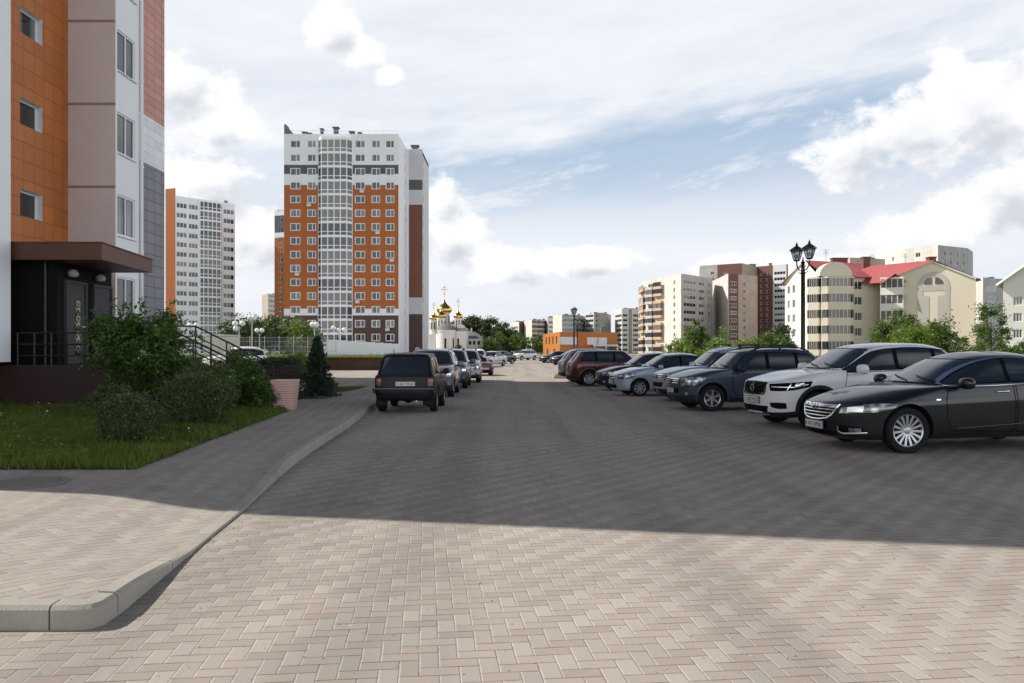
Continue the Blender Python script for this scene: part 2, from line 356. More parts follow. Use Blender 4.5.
M['chrome'] = pmat('chrome', (0.72, 0.73, 0.75), 0.10, 1.0)
M['alloy'] = pmat('alloy', (0.44, 0.45, 0.47), 0.32, 0.8)
M['alloy_dull'] = pmat('dull_wheel_cover', (0.30, 0.31, 0.32), 0.4, 0.6)
M['rubber'] = pmat('tyre_rubber', (0.014, 0.014, 0.015), 0.85, spec=0.2, fn=weathered(0.3, 6.0, 60.0))
M['brake'] = pmat('brake_steel', (0.05, 0.05, 0.055), 0.6, 0.6)
def lens(T, b):
    co = T.new('ShaderNodeTexCoord').outputs['Object']
    vo = T.new('ShaderNodeTexVoronoi'); vo.inputs['Scale'].default_value = 9.0; T.l.new(co, vo.inputs['Vector'])
    T.put(b.inputs['Base Color'], T.mix(T.step(vo.outputs['Distance'], 0.15, 0.7), (0.62, 0.64, 0.67), (0.10, 0.105, 0.115)))
M['headlight'] = pmat('headlight_lens', (0.5, 0.52, 0.55), 0.12, 0.35, 1.0, fn=lens, coat_rough=0.01)
M['lamp_inner'] = pmat('lamp_reflector', (0.75, 0.76, 0.78), 0.12, 0.9)
M['red_lens'] = pmat('red_lens', (0.13, 0.006, 0.006), 0.3, 0, 0.15)
M['lamp_cover'] = pmat('dull_lamp_cover', (0.34, 0.34, 0.33), 0.5)
M['amber_lens'] = pmat('amber_lens', (0.22, 0.03, 0.008), 0.2, 0, 1.0)
M['plate'] = pmat('plate_white', (0.62, 0.62, 0.60), 0.5)
M['ink'] = pmat('plate_ink', (0.01, 0.01, 0.01), 0.6)


# ------------------------------------------------------------------ mesh helpers
class MB:
    """collects geometry with per-face material slots and metre UVs; build() links it as ONE mesh object"""
    def __init__(self):
        self.v = []; self.f = []; self.mi = []; self.uv = []
    def quad(self, pts, mi=0, uv=None):
        n = len(self.v); self.v += [tuple(p) for p in pts]; self.f.append(tuple(range(n, n + len(pts))))
        self.mi.append(mi); self.uv.append(uv)
    def box(self, c, s, mi=0, rz=0.0):
        cx, cy, cz = c; a, b, d = s[0] / 2, s[1] / 2, s[2] / 2
        ca, sa = math.cos(rz), math.sin(rz)
        P = [(cx + x * ca - y * sa, cy + x * sa + y * ca, cz + z) for z in (-d, d) for x, y in ((-a, -b), (a, -b), (a, b), (-a, b))]
        self.hexa(P, mi)
    def hexa(self, P, mi=0):
        n = len(self.v); self.v += [tuple(p) for p in P]
        for q in ((3, 2, 1, 0), (4, 5, 6, 7), (0, 1, 5, 4), (1, 2, 6, 5), (2, 3, 7, 6), (3, 0, 4, 7)):
            self.f.append(tuple(n + k for k in q)); self.mi.append(mi); self.uv.append(None)
    def span(self, x0, x1, y0, y1, z0, z1, mi=0):
        self.box(((x0 + x1) / 2, (y0 + y1) / 2, (z0 + z1) / 2), (abs(x1 - x0), abs(y1 - y0), abs(z1 - z0)), mi)
    def prism(self, poly, z0, z1, mi=0, top_mi=None):
        """poly counter-clockwise [(x, y)]; z may be callables"""
        fz0 = z0 if callable(z0) else (lambda x, y: z0); fz1 = z1 if callable(z1) else (lambda x, y: z1)
        n = len(self.v); k = len(poly)
        self.v += [(x, y, fz0(x, y)) for x, y in poly] + [(x, y, fz1(x, y)) for x, y in poly]
        self.f.append(tuple(n + k - 1 - i for i in range(k))); self.mi.append(mi); self.uv.append(None)
        self.f.append(tuple(n + k + i for i in range(k))); self.mi.append(mi if top_mi is None else top_mi); self.uv.append(None)
        for i in range(k):
            j = (i + 1) % k
            self.f.append((n + i, n + j, n + k + j, n + k + i)); self.mi.append(mi); self.uv.append(None)
    def bar(self, a, b, r, mi=0, n=6, r2=None):
        self.tube([a, b], [r, r if r2 is None else r2], mi, n)
    def tube(self, pts, rad, mi=0, n=8):
        pts = [Vector(p) for p in pts]
        if not isinstance(rad, (list, tuple)):
            rad = [rad] * len(pts)
        base = len(self.v); up = Vector((0, 0, 1))
        for i, p in enumerate(pts):
            t = (pts[min(i + 1, len(pts) - 1)] - pts[max(i - 1, 0)]).normalized()
            s = t.cross(up)
            if s.length < 0.05:
                s = t.cross(Vector((1, 0, 0)))
            s.normalize(); q = s.cross(t)
            for k in range(n):
                a = 2 * math.pi * k / n
                self.v.append(tuple(p + (s * math.cos(a) + q * math.sin(a)) * rad[i]))
        for i in range(len(pts) - 1):
            for k in range(n):
                k2 = (k + 1) % n
                self.f.append((base + i * n + k, base + i * n + k2, base + (i + 1) * n + k2, base + (i + 1) * n + k)); self.mi.append(mi); self.uv.append(None)
        self.f.append(tuple(base + n - 1 - k for k in range(n))); self.mi.append(mi); self.uv.append(None)
        self.f.append(tuple(base + (len(pts) - 1) * n + k for k in range(n))); self.mi.append(mi); self.uv.append(None)
    def lathe(self, prof, c=(0, 0, 0), n=16, mi=0, axis='z', phase=0.0, caps=True):
        """prof [(radius, height)] round the axis"""
        base = len(self.v)
        for r, h in prof:
            for k in range(n):
                a = 2 * math.pi * k / n + phase
                p = (r * math.cos(a), r * math.sin(a), h) if axis == 'z' else (r * math.cos(a), h, r * math.sin(a))
                self.v.append((p[0] + c[0], p[1] + c[1], p[2] + c[2]))
        for i in range(len(prof) - 1):
            for k in range(n):
                k2 = (k + 1) % n
                q = (base + i * n + k, base + i * n + k2, base + (i + 1) * n + k2, base + (i + 1) * n + k)
                self.f.append(q if axis == 'z' else q[::-1]); self.mi.append(mi); self.uv.append(None)
        for i, fl in ((0, True), (len(prof) - 1, False)):
            if caps and prof[i][0] > 1e-4:
                q = tuple(base + i * n + k for k in range(n))
                if fl != (axis != 'z'):
                    q = q[::-1]
                self.f.append(q); self.mi.append(mi); self.uv.append(None)
    def grid(self, rows, mi=0, flip=False):
        n = len(self.v); w = len(rows[0])
        for r in rows:
            self.v += [tuple(p) for p in r]
        for j in range(len(rows) - 1):
            for i in range(w - 1):
                q = (n + j * w + i, n + j * w + i + 1, n + (j + 1) * w + i + 1, n + (j + 1) * w + i)
                self.f.append(q[::-1] if flip else q); self.mi.append(mi); self.uv.append(None)
    def mesh(self, name, mats, smooth=None):
        me = bpy.data.meshes.new(name)
        me.from_pydata(self.v, [], self.f)
        for m in (mats if isinstance(mats, (list, tuple)) else [mats]):
            me.materials.append(m)
        me.polygons.foreach_set('material_index', self.mi)
        if any(u is not None for u in self.uv):
            ul = me.uv_layers.new(name='UVMap'); flat = []
            for f, u in zip(self.f, self.uv):
                for k in range(len(f)):
                    flat += list(u[k]) if u else [0.0, 0.0]
            ul.data.foreach_set('uv', flat)
        if smooth is not None:
            me.polygons.foreach_set('use_smooth', [True] * len(self.f)); me.update()
            me.set_sharp_from_angle(angle=R(smooth))
        me.update()
        return me
    def build(self, name, mats, parent=None, smooth=None):
        return link(name, self.mesh(name, mats, smooth), parent)


def link(name, data, parent=None, loc=None, rz=None):
    o = bpy.data.objects.new(name, data); COL.objects.link(o)
    if parent is not None:
        o.parent = parent
    if loc is not None:
        o.location = loc
    if rz is not None:
        o.rotation_euler = (0, 0, rz)
    return o

def thing(name, label, cat, loc=(0, 0, 0), rz=0.0, group=None):
    o = link(name, None, None, loc, rz)
    o.empty_display_size = 0.2
    return tag(o, label, cat, group)

def tag(o, label, cat, group=None):
    o['label'] = label; o['category'] = cat
    if group:
        o['group'] = group
    return o

def kids(o):
    return [c for c in CHILD.get(o.name, [])]

def copy_thing(root, loc, rz, label, group=None):
    """copy a thing with its parts and sub-parts"""
    r = root.copy(); COL.objects.link(r); r.location = loc; r.rotation_euler = (0, 0, rz); r['label'] = label
    if group:
        r['group'] = group
    for ch in list(root.children):
        c = ch.copy(); COL.objects.link(c); c.parent = r
        for g in list(ch.children):
            d = g.copy(); COL.objects.link(d); d.parent = c
    return r

def structure(o):
    o['kind'] = 'structure'; return o
def stuff(o):
    o['kind'] = 'stuff'; return o

def at(px, d, py=None, z=None):
    """a point seen at picture column px, d metres ahead of the camera"""
    x = (px - 512.0) / FPX * d
    if py is not None:
        z = CAM_Z + (HORIZON - py) / FPX * d
    return Vector((x, d, 0.0 if z is None else z))

def np_mesh(name, verts, faces, mat, smooth=False):
    me = bpy.data.meshes.new(name); nv, nf, k = len(verts), len(faces), faces.shape[1]
    me.vertices.add(nv); me.vertices.foreach_set('co', verts.astype(np.float32).ravel())
    me.loops.add(nf * k); me.loops.foreach_set('vertex_index', faces.astype(np.int32).ravel())
    me.polygons.add(nf); me.polygons.foreach_set('loop_start', np.arange(0, nf * k, k, dtype=np.int32))
    me.materials.append(mat); me.update(calc_edges=True)
    return me

def text_mesh(body, size, depth=0.001):
    cu = bpy.data.curves.new('lettering', 'FONT'); cu.body = body; cu.align_x = 'CENTER'; cu.align_y = 'CENTER'; cu.size = size; cu.extrude = depth
    o = bpy.data.objects.new('lettering', cu); COL.objects.link(o)
    dg = bpy.context.evaluated_depsgraph_get()
    me = bpy.data.meshes.new_from_object(o.evaluated_get(dg))
    bpy.data.objects.remove(o); bpy.data.curves.remove(cu)
    return me
# ------------------------------------------------------------------ the ground, the paved court, the kerb
WALK_Z = 0.135
def sheet(name, poly, z, m):
    mb = MB(); mb.quad([(x, y, z) for x, y in poly]); return structure(mb.build(name, m))

sheet('ground', [(-2500, -300), (2500, -300), (2500, 4000), (-2500, 4000)], -0.06, M['meadow'])
sheet('paved_road', [(-5.0, -12), (11.5, -12), (11.5, 62), (45, 64), (45, 205), (-46, 205), (-46, 61.9), (-5.0, 61.9)], 0.0, M['paver_road'])
sheet('paved_forecourt', [(-60, -12), (-4.9, -12), (-4.9, 4.8), (-60, 4.8)], 0.004, M['paver_road'])

def smooth_line(pts, n=8):
    out = []
    P = [Vector((*p, 0)) for p in pts]
    for i in range(len(P) - 1):
        a, b, c, d = P[max(i - 1, 0)], P[i], P[i + 1], P[min(i + 2, len(P) - 1)]
        for k in range(n):
            t = k / n
            out.append(0.5 * ((2 * b) + (c - a) * t + (2 * a - 5 * b + 4 * c - d) * t * t + (3 * b - a - 3 * c + d) * t ** 3))
    out.append(P[-1]); return out

KERB = [Vector((-45, 4.54, 0)), Vector((-2.50, 4.54, 0))]
for k in range(1, 4):
    a = -math.pi / 2 + k / 3 * math.pi / 2
    KERB.append(Vector((-2.47 + 0.10 * math.cos(a), 4.64 + 0.10 * math.sin(a), 0)))
KERB += smooth_line([(-2.375, 4.85), (-2.45, 5.6), (-2.57, 6.79), (-2.66, 7.8), (-2.79, 8.9), (-3.07, 11.55), (-3.38, 16.5), (-3.72, 21.0), (-3.9, 26), (-4.0, 34), (-4.05, 45), (-4.1, 61)], 6)

def offset_line(P, d):
    out = []
    for i, p in enumerate(P):
        t = (P[min(i + 1, len(P) - 1)] - P[max(i - 1, 0)]).normalized()
        out.append(p + Vector((-t.y, t.x, 0)) * d)      # to the left of the walking direction: the pavement side
    return out

def kerb_height(y):
    sm = lambda t: max(0, min(1, t)) ** 2 * (3 - 2 * max(0, min(1, t)))
    return 0.146 - 0.118 * sm((y - 4.75) / 1.75) * (1 - sm((y - 8.2) / 3.0))

def make_kerb():
    # walk along the line and cut it into blocks about a metre long with an open joint
    pts = [KERB[0]]
    for a, b in zip(KERB[:-1], KERB[1:]):
        L = (b - a).length; n = max(1, int(L / 0.25))
        pts += [a.lerp(b, k / n) for k in range(1, n + 1)]
    s = [0.0]
    for a, b in zip(pts[:-1], pts[1:]):
        s.append(s[-1] + (b - a).length)
    off0 = s[-1]
    def P(t):
        t = max(0, min(off0 - 1e-4, t))
        lo = np.searchsorted(s, t, 'right') - 1; lo = min(lo, len(pts) - 2)
        f = (t - s[lo]) / max(1e-6, s[lo + 1] - s[lo])
        return pts[lo].lerp(pts[lo + 1], f), (pts[lo + 1] - pts[lo]).normalized()
    # block joints: the corner block starts 0.33 m before the bend, as in the photo
    corner = (KERB[1] - KERB[0]).length
    joints = [corner - 0.14 - k for k in range(28, -1, -1)]
    joints = [j for j in joints if j > 14] + [corner + 0.34 + k for k in range(0, 62)]
    mb = MB(); prof = [(0.0, -0.05), (0.0, 0.118), (0.022, 0.142), (0.12, 0.146), (0.12, 0.05)]
    for a, b in zip(joints[:-1], joints[1:]):
        if b > off0 - 0.1:
            break
        n = max(2, int((b - a) / 0.08)); rows = []
        dz = rnd.uniform(-0.004, 0.004); dy = rnd.uniform(-0.003, 0.003)
        for k in range(n + 1):
            p, t = P(a + 0.005 + (b - a - 0.010) * k / n); nn = Vector((-t.y, t.x, 0))
            rows.append([p + nn * (o + dy) + Vector((0, 0, (z + dz if z > 0.1 else z) * (kerb_height(p.y) / 0.146))) for o, z in prof])
        mb.grid(rows, flip=True)
        mb.quad(rows[0]); mb.quad(rows[-1][::-1])
    structure(mb.build('kerb', M['kerb'], smooth=22))
make_kerb()
inner = offset_line(KERB, 0.118)
mbw = MB()
run = [p for p in inner if p.y > 4.72]
front = [p for p in inner if p.y <= 4.72]
WID = 1.5
rows = []
for k in range(9):
    f = k / 8; e = f * f * (3 - 2 * f)
    rows.append([Vector((p.x - WID * f, p.y, (kerb_height(p.y) - 0.010) * (1 - e) + WALK_Z * e)) for p in run])
mbw.grid(rows)
poly = [(p.x, p.y) for p in front] + [(run[0].x, run[0].y)] + [(p.x - WID, p.y) for p in run] + [(-46, 61), (-46, 4.6)]
mbw.quad([(x, y, WALK_Z) for x, y in poly])
me = mbw.mesh('pavement', M['paver_walk'])
bm = bmesh.new(); bm.from_mesh(me); bmesh.ops.triangulate(bm, faces=bm.faces); bm.to_mesh(me); bm.free()
structure(link('pavement', me))
# light concrete skirting behind the corner kerb and the step down at the far end of the pavement
mbw = MB(); mbw.span(-46, -4.1, 61.0, 61.5, -0.05, 0.13); structure(mbw.build('kerb_far_end', M['kerb']))

LAWN = [(-13.4, 9.7), (-4.62, 9.75), (-5.35, 18.9), (-5.7, 19.9), (-9.4, 20.4), (-13.4, 20.6)]
sheet('lawn_soil', LAWN, WALK_Z + 0.012, M['soil'])
VERGE = [[(-6.6, 27.8), (-5.9, 27.8), (-5.75, 31.5), (-6.9, 31.5)], [(-5.05, 33), (-4.4, 33), (-4.45, 37.5), (-5.6, 37)]]
for v in VERGE:
    sheet('verge_soil', v, WALK_Z + 0.012, M['soil'])
sheet('planting_bed', [(-9.3, 20.6), (-6.3, 20.3), (-6.25, 28.5), (-9.6, 28.5)], WALK_Z + 0.010, M['soil'])

def inside(poly, x, y):
    c = np.zeros(len(x), bool); n = len(poly)
    for i in range(n):
        x0, y0 = poly[i]; x1, y1 = poly[(i + 1) % n]
        cond = ((y0 > y) != (y1 > y)) & (x < (x1 - x0) * (y - y0) / (y1 - y0 + 1e-12) + x0)
        c ^= cond
    return c

def grass(name, poly, n, h, mat, z=WALK_Z, seed=1, zf=None):
    g = np.random.default_rng(seed)
    xs = [p[0] for p in poly]; ys = [p[1] for p in poly]
    x = g.uniform(min(xs), max(xs), n * 3); y = g.uniform(min(ys), max(ys), n * 3)
    k = inside(poly, x, y); x, y = x[k][:n], y[k][:n]
    patch = np.sin(x * 1.1 + 2 * np.sin(y * .7)) * np.sin(y * 1.3 + np.sin(x * 2.1)) + .5 * np.sin(x * 4.3 + y * 3.1)
    keep = g.random(len(x)) < np.clip(.78 + .45 * patch, .18, 1); x, y = x[keep], y[keep]; n = len(x)
    x = x + g.normal(0, .035, n); y = y + g.normal(0, .035, n)
    tuft = 0.55 + 0.45 * np.sin(x * 2.3 + 1.3 * np.sin(y * 1.7)) * np.sin(y * 2.9 + x)
    hh = h * g.uniform(0.35, 1.25, n) * (0.5 + 0.8 * tuft) * np.where(g.random(n) < .015, 2.2, 1); a = g.uniform(0, 2 * np.pi, n); w = 0.006 + 0.006 * g.random(n)
    lean = g.normal(0, 0.38, (n, 2)) * hh[:, None]
    zz = np.full(n, z) if zf is None else zf(x, y)
    V = np.zeros((n, 3, 3))
    V[:, 0] = np.c_[x - np.cos(a) * w, y - np.sin(a) * w, zz]; V[:, 1] = np.c_[x + np.cos(a) * w, y + np.sin(a) * w, zz]
    V[:, 2] = np.c_[x + lean[:, 0], y + lean[:, 1], zz + hh]
    me = np_mesh(name, V.reshape(-1, 3), np.arange(n * 3).reshape(-1, 3), mat)
    return stuff(link(name, me))
grass('lawn_grass', LAWN, 130000, 0.115, M['grass'], seed=3)
for v in VERGE:
    grass('verge_grass', v, 3500, 0.07, M['grass'], seed=5)

# the raised ground beyond the drive: a brown bank with rough grass on top
BANK = lambda x, y: 1.08
mbk = MB()
mbk.prism([(-40, 57.6), (-9.0, 57.6), (-9.0, 100), (-40, 100)], -0.05, 1.05)
structure(mbk.build('earth_bank', M['bank']))
sheet('bank_top', [(-40.3, 57.2), (-8.7, 57.2), (-8.7, 100), (-40.3, 100)], 1.07, M['meadow'])
grass('rough_grass', [(-30, 57.2), (-8.8, 57.2), (-8.8, 63), (-30, 63)], 9000, 0.28, M['dry_grass'], z=1.05, seed=9)
sheet('far_lot', [(-46, 205), (-46, 320), (140, 320), (140, 205)], -0.01, M['paver_road'])


# ------------------------------------------------------------------ windows and walls
_wcache = {}
def window_meshes(w, h, mull, frame='pvc', pane='glass', fw=0.07):
    key = (round(w, 2), round(h, 2), tuple(mull), frame, pane, fw)
    if key not in _wcache:
        mb = MB(); d = 0.07
        mb.span(-w / 2, w / 2, 0, d, 0, fw); mb.span(-w / 2, w / 2, 0, d, h - fw, h)
        mb.span(-w / 2, -w / 2 + fw, 0.001, d - 0.001, fw, h - fw); mb.span(w / 2 - fw, w / 2, 0.001, d - 0.001, fw, h - fw)
        for m in mull:
            if isinstance(m, tuple):      # horizontal bar ('h', fraction)
                mb.span(-w / 2 + fw, w / 2 - fw, 0.002, d - 0.002, h * m[1] - fw * 0.4, h * m[1] + fw * 0.4)
            else:
                mb.span(-w / 2 + w * m - fw * 0.5, -w / 2 + w * m + fw * 0.5, 0.002, d - 0.002, fw, h - fw)
        fm = mb.mesh('window', M[frame])
        pb = MB(); pb.quad([(-w / 2 + fw * .7, 0.035, fw * .7), (w / 2 - fw * .7, 0.035, fw * .7), (w / 2 - fw * .7, 0.035, h - fw * .7), (-w / 2 + fw * .7, 0.035, h - fw * .7)])
        _wcache[key] = (fm, pb.mesh('pane', M[pane]))
    return _wcache[key]

def wall(mb, a, b, z0, z1, holes, mi=0, cuts=(), depth=0.16, reveal=None):
    """vertical wall from a to b (outside on the right-hand side of a->b is the viewer's side), with real openings.
    mi: slot or function(u, z) -> slot; holes [(u0, u1, z0, z1)]; cuts: extra heights where the colour changes"""
    a = Vector((a[0], a[1], 0)); b = Vector((b[0], b[1], 0)); W = (b - a).length; t = (b - a) / W; n = Vector((t.y, -t.x, 0))
    us = sorted({0.0, round(W, 4)} | {round(q, 4) for h in holes for q in h[:2]} | {round(c[1], 4) for c in cuts if isinstance(c, tuple)})
    zs = sorted({z0, z1} | {round(q, 4) for h in holes for q in h[2:]} | {round(c, 4) for c in cuts if not isinstance(c, tuple)})
    us = [u for u in us if 0 <= u <= W + 1e-3]; zs = [z for z in zs if z0 - 1e-6 <= z <= z1 + 1e-6]
    hs = [tuple(round(q, 4) for q in h) for h in holes]
    P = lambda u, z, d=0.0: a + t * u - n * d + Vector((0, 0, z))
    for i in range(len(us) - 1):
        # merge vertical runs of the same slot to keep the mesh small
        for j in range(len(zs) - 1):
            uc, zc = (us[i] + us[i + 1]) / 2, (zs[j] + zs[j + 1]) / 2
            if any(h[0] < uc < h[1] and h[2] < zc < h[3] for h in hs):
                continue
            s = mi(uc, zc) if callable(mi) else mi
            q = [(us[i], zs[j]), (us[i + 1], zs[j]), (us[i + 1], zs[j + 1]), (us[i], zs[j + 1])]
            mb.quad([P(*p) for p in q], s, q)
    for h in hs:
        uc, zc = (h[0] + h[1]) / 2, (h[2] + h[3]) / 2
        s = reveal if reveal is not None else (mi(h[0] - 0.01, zc) if callable(mi) else mi)
        c = [(h[0], h[2]), (h[1], h[2]), (h[1], h[3]), (h[0], h[3])]
        for k in range(4):
            p, q = c[k], c[(k + 1) % 4]
            mb.quad([P(*p), P(*p, depth), P(*q, depth), P(*q)], s)
    return a, t, n

def put_window(parent, a, t, n, u, z, meshes, inset=0.1, name='window', label=None):
    o = link(name, meshes[0], parent); o.location = a + t * u - n * inset + Vector((0, 0, z))
    o.rotation_euler = (0, 0, math.atan2(t.y, t.x))
    g = link('pane', meshes[1], o)
    if label:
        o['label'] = label
    return o

def window_rows(parent, mb, a, b, z0, z1, cols, rows, w, h, mull=(0.5,), mi=0, cuts=(), frame='pvc', extra=(), depth=0.16, reveal=None, pane='glass', skip=None, fw=0.07):
    """cols: u of centres (m); rows: sill heights"""
    W = (Vector(b) - Vector(a)).length
    holes = [(u - w / 2, u + w / 2, z, z + h) for u in cols for z in rows if not (skip and skip(u, z))] + list(extra)
    A, t, n = wall(mb, a, b, z0, z1, holes, mi, cuts, depth, reveal)
    ms = window_meshes(w, h, mull, frame, pane, fw)
    for u in cols:
        for z in rows:
            if not (skip and skip(u, z)):
                put_window(parent, A, t, n, u, z, ms, depth - 0.06)
    return A, t, n

def roof_cap(mb, pts, z, mi=0):
    mb.quad([(p[0], p[1], z) for p in pts], mi)


# ------------------------------------------------------------------ the near apartment block on the left
def near_building():
    b = thing('apartment_building', 'tall apartment block clad in orange, pink and grey tiles beside the lawn', 'building', (-14, 20, 0))
    off = Vector((-14, 20, 0))
    def L(x, y):
        return (x - off.x, y - off.y)
    H = 45.0
    # --- recess wall in orange tiles with small windows
    mb = MB(); rows = [5.62 + 2.74 * k for k in range(0, 11)]
    yc = 24.30; w = 1.12
    A, t, n = window_rows(b, mb, L(-14.67, 20.8), L(-14.67, 26.3), 0.1, H, [yc - 20.8], rows, w, 0.80, (), mi=0, depth=0.24, reveal=1, pane='glass_near', fw=0.05)
    mb.build('orange_wall', [M['orange_tile'], M['pvc']], b)
    # --- first bay, white, partly outside the picture
    mb = MB(); rows = [2.62 + 2.91 * k for k in range(0, 11)]
    cols = [1.5, 5.0, 8.1]
    window_rows(b, mb, L(-13.1, 9.85), L(-13.1, 20.8), 1.29, H, [2.2, 5.6, 9.55], rows, 1.9, 1.6, (0.5,), mi=0, depth=0.10, pane='glass_near', fw=0.06)
    wall(mb, L(-13.1, 20.8), L(-14.67, 20.8), 1.29, H, [])
    wall(mb, L(-30, 13.9), L(-13.1, 9.85), 1.29, H, [])
    mb.quad([(*L(-13.1, 9.85), 1.29), (*L(-13.1, 20.8), 1.29), (*L(-14.67, 20.8), 1.29), (*L(-14.67, 9.85), 1.29)], 0)
    mb.build('white_bay', [M['white_panel']], b)
    mb = MB(); wall(mb, L(-14.2, 10.3), L(-14.2, 20.8), 0, 1.3, [], 0); wall(mb, L(-29, 14.0), L(-14.2, 10.3), 0, 1.3, [], 0)
    mb.build('basement', M['dark_tile'], b)
    # --- second bay: beige panel towards the camera, white window face towards the road
    mb = MB(); seams = [4.25 + 2.74 * k for k in range(-1, 12)]
    def beige(u, z):
        return 1 if any(abs(z - s) < 0.05 for s in seams) else 0
    wall(mb, L(-14.67, 26.3), L(-13.1, 26.3), 0.1, H, [], beige, [q for s in seams for q in (s - 0.045, s + 0.045)])
    mb.build('beige_panel', [M['beige_panel'], M['seam']], b)
    mb = MB(); rows = [2.69 + 2.74 * k for k in range(0, 12)]
    def band(u, z):
        return 0 if u < 1.62 else (2 if z < 8.3 else 0)
    window_rows(b, mb, L(-13.1, 26.3), L(-13.1, 28.0), 0.1, H, [0.74], rows, 1.26, 1.36, (0.52,), mi=band, cuts=[8.3, ('u', 1.5)], depth=0.10, pane='glass_near', fw=0.055)
    mb.build('white_window_bay', [M['white_panel'], M['white_tile'], M['grey_tile']], b)
    # --- tiled gable strip: pink over white over grey
    mb = MB()
    def tb(u, z):
        return 0 if z > 10.0 else (1 if z > 8.3 else 2)
    wall(mb, L(-13.12, 28.0), L(-13.12, 30.05), 0.1, H, [], tb, [8.3, 10.0])
    wall(mb, L(-13.12, 30.05), L(-20, 30.05), 0.1, H, [], tb, [8.3, 10.0])
    mb.build('tiled_wall', [M['pink_tile'], M['white_tile'], M['grey_tile']], b)
    mb = MB(); mb.tube([(*L(-13.03, 28.02), z) for z in (0.2, H)], 0.055, 0, 8)
    for z in range(2, 34, 3):
        mb.lathe([(0.075, z), (0.075, z + 0.08)], (*L(-13.03, 28.02), 0), 8)
    mb.build('downpipe', M['white_panel'], b)
    # --- window sills of the second bay
    mb = MB()
    for z in rows:
        mb.span(0.82, 0.98, 6.42, 7.72, z - 0.05, z - 0.02)
    mb.build('window_sill', M['pvc'], b)
    # --- the far wing that stands back, the roof and the rear
    mb = MB()
    wall(mb, L(-20, 30.05), L(-20, 44.5), 0, H, [], 0); wall(mb, L(-20, 44.5), L(-38, 44.5), 0, H, [], 0)
    wall(mb, L(-38, 44.5), L(-38, 30.05), 0, H, [], 0); wall(mb, L(-38, 30.05), L(-30, 30.05), 0, H, [], 0); wall(mb, L(-30, 30.05), L(-30, 13.9), 0, H, [], 0)
    mb.build('rear_wall', [M['white_panel']], b)
    mb = MB()
    roof_cap(mb, [L(-30, 13.9), L(-13.1, 9.85), L(-13.1, 20.8), L(-14.67, 20.8), L(-14.67, 26.3), L(-13.1, 26.3), L(-13.12, 30.05), L(-30, 30.05)], H)
    roof_cap(mb, [L(-38, 30.05), L(-20, 30.05), L(-20, 44.5), L(-38, 44.5)], H)
    mb.build('roof', M['roof_grey'], b)
    # --- entrance: dark tiled porch, two doors, canopy, landing
    mb = MB()
    mb.span(-14.6 + 14, -12.25 + 14, 21.45 - 20, 24.35 - 20, 0.2, 3.97, 0)
    mb.build('porch', M['dark_tile'], b)
    # canopy as a shallow wedge
    c = MB(); x0, x1, y0, y1 = -14.62 + 14, -10.8 + 14, 0.95, 3.92
    P = [(x0, y0, 3.98), (x1, y0, 3.98), (x1, y1, 3.92), (x0, y1, 3.92), (x0, y0, 4.42), (x1, y0, 4.42), (x1, y1, 4.30), (x0, y1, 4.30)]
    c.hexa(P); c.hexa([(x0, y0 - .03, 4.42), (x1 + .03, y0 - .03, 4.42), (x1 + .03, y1, 4.30), (x0, y1, 4.30), (x0, y0 - .03, 4.45), (x1 + .03, y0 - .03, 4.45), (x1 + .03, y1, 4.33), (x0, y1, 4.33)])
    c.build('canopy', M['canopy'], b)
    for (y, w_, kind) in ((2.28, 0.92, 'glazed'), (3.72, 0.92, 'plain')):
        mb = MB(); X = -12.25 + 14
        mb.span(X, X + 0.05, y - w_ / 2, y + w_ / 2, 1.22, 3.45); mb.span(X, X + 0.09, y - w_ / 2 - 0.07, y - w_ / 2, 1.22, 3.52)
        mb.span(X, X + 0.09, y + w_ / 2, y + w_ / 2 + 0.07, 1.22, 3.52); mb.span(X, X + 0.088, y - w_ / 2, y + w_ / 2, 3.45, 3.52)
        d = mb.build('door', M['door_metal'], b)
        if kind == 'glazed':
            d['label'] = 'grey metal door with a tall narrow glass light behind scrollwork'
            g = MB(); g.quad([(X + 0.052, y - 0.06, 1.45), (X + 0.052, y + 0.20, 1.45), (X + 0.052, y + 0.20, 2.95), (X + 0.052, y - 0.06, 2.95)]); g.build('door_glass', M['glass_near'], d)
            s = MB()
            for k in range(7):
                z = 1.52 + k * 0.21
                s.tube([(X + 0.06, y + 0.07 + 0.10 * math.cos(q), z + 0.10 + 0.09 * math.sin(q)) for q in np.linspace(0, 5.2, 10)], 0.012, 0, 5)
            s.build('scrollwork', M['chrome'], d)
        else:
            d['label'] = 'plain grey metal door with a white notice'
            g = MB(); g.span(X + 0.051, X + 0.056, y - 0.02, y + 0.18, 2.15, 2.62); g.build('notice', M['plate'], d)
        h = MB(); h.tube([(X + 0.05, y + w_ / 2 - 0.1, 2.25), (X + 0.11, y + w_ / 2 - 0.1, 2.25), (X + 0.11, y + w_ / 2 - 0.24, 2.25)], 0.012, 0, 6); h.build('door_handle', M['chrome'], d)
    for y in (2.0, 3.45):
        mb = MB(); mb.lathe([(0.0, -0.02), (0.10, 0.0), (0.14, 0.05), (0.14, 0.11), (0.09, 0.19), (0.0, 0.21)][::1], (1.87, y, 3.62), 14, 0)
        mb.span(1.75, 1.80, y - .05, y + .05, 3.64, 3.78, 0)
        mb.build('wall_lamp', M['lamp_cover'], b, 40)
    mb = MB(); mb.tube([(1.45, 1.40, 0.3), (1.45, 1.40, 3.95)], 0.04, 0, 8); mb.build('porch_post', M['black_metal'], b)
    # landing and steps
    mb = MB(); mb.span(-0.55, 4.6, 0.9, 4.5, 0.13, 1.2)
    for k in range(7):
        mb.span(4.6 + 0.3 * k, 4.9 + 0.3 * k, 1.6, 4.2, 0.12, 1.2 - 0.145 * (k + 1))
    mb.build('landing', M['porch_base'], b)
    mb = MB()
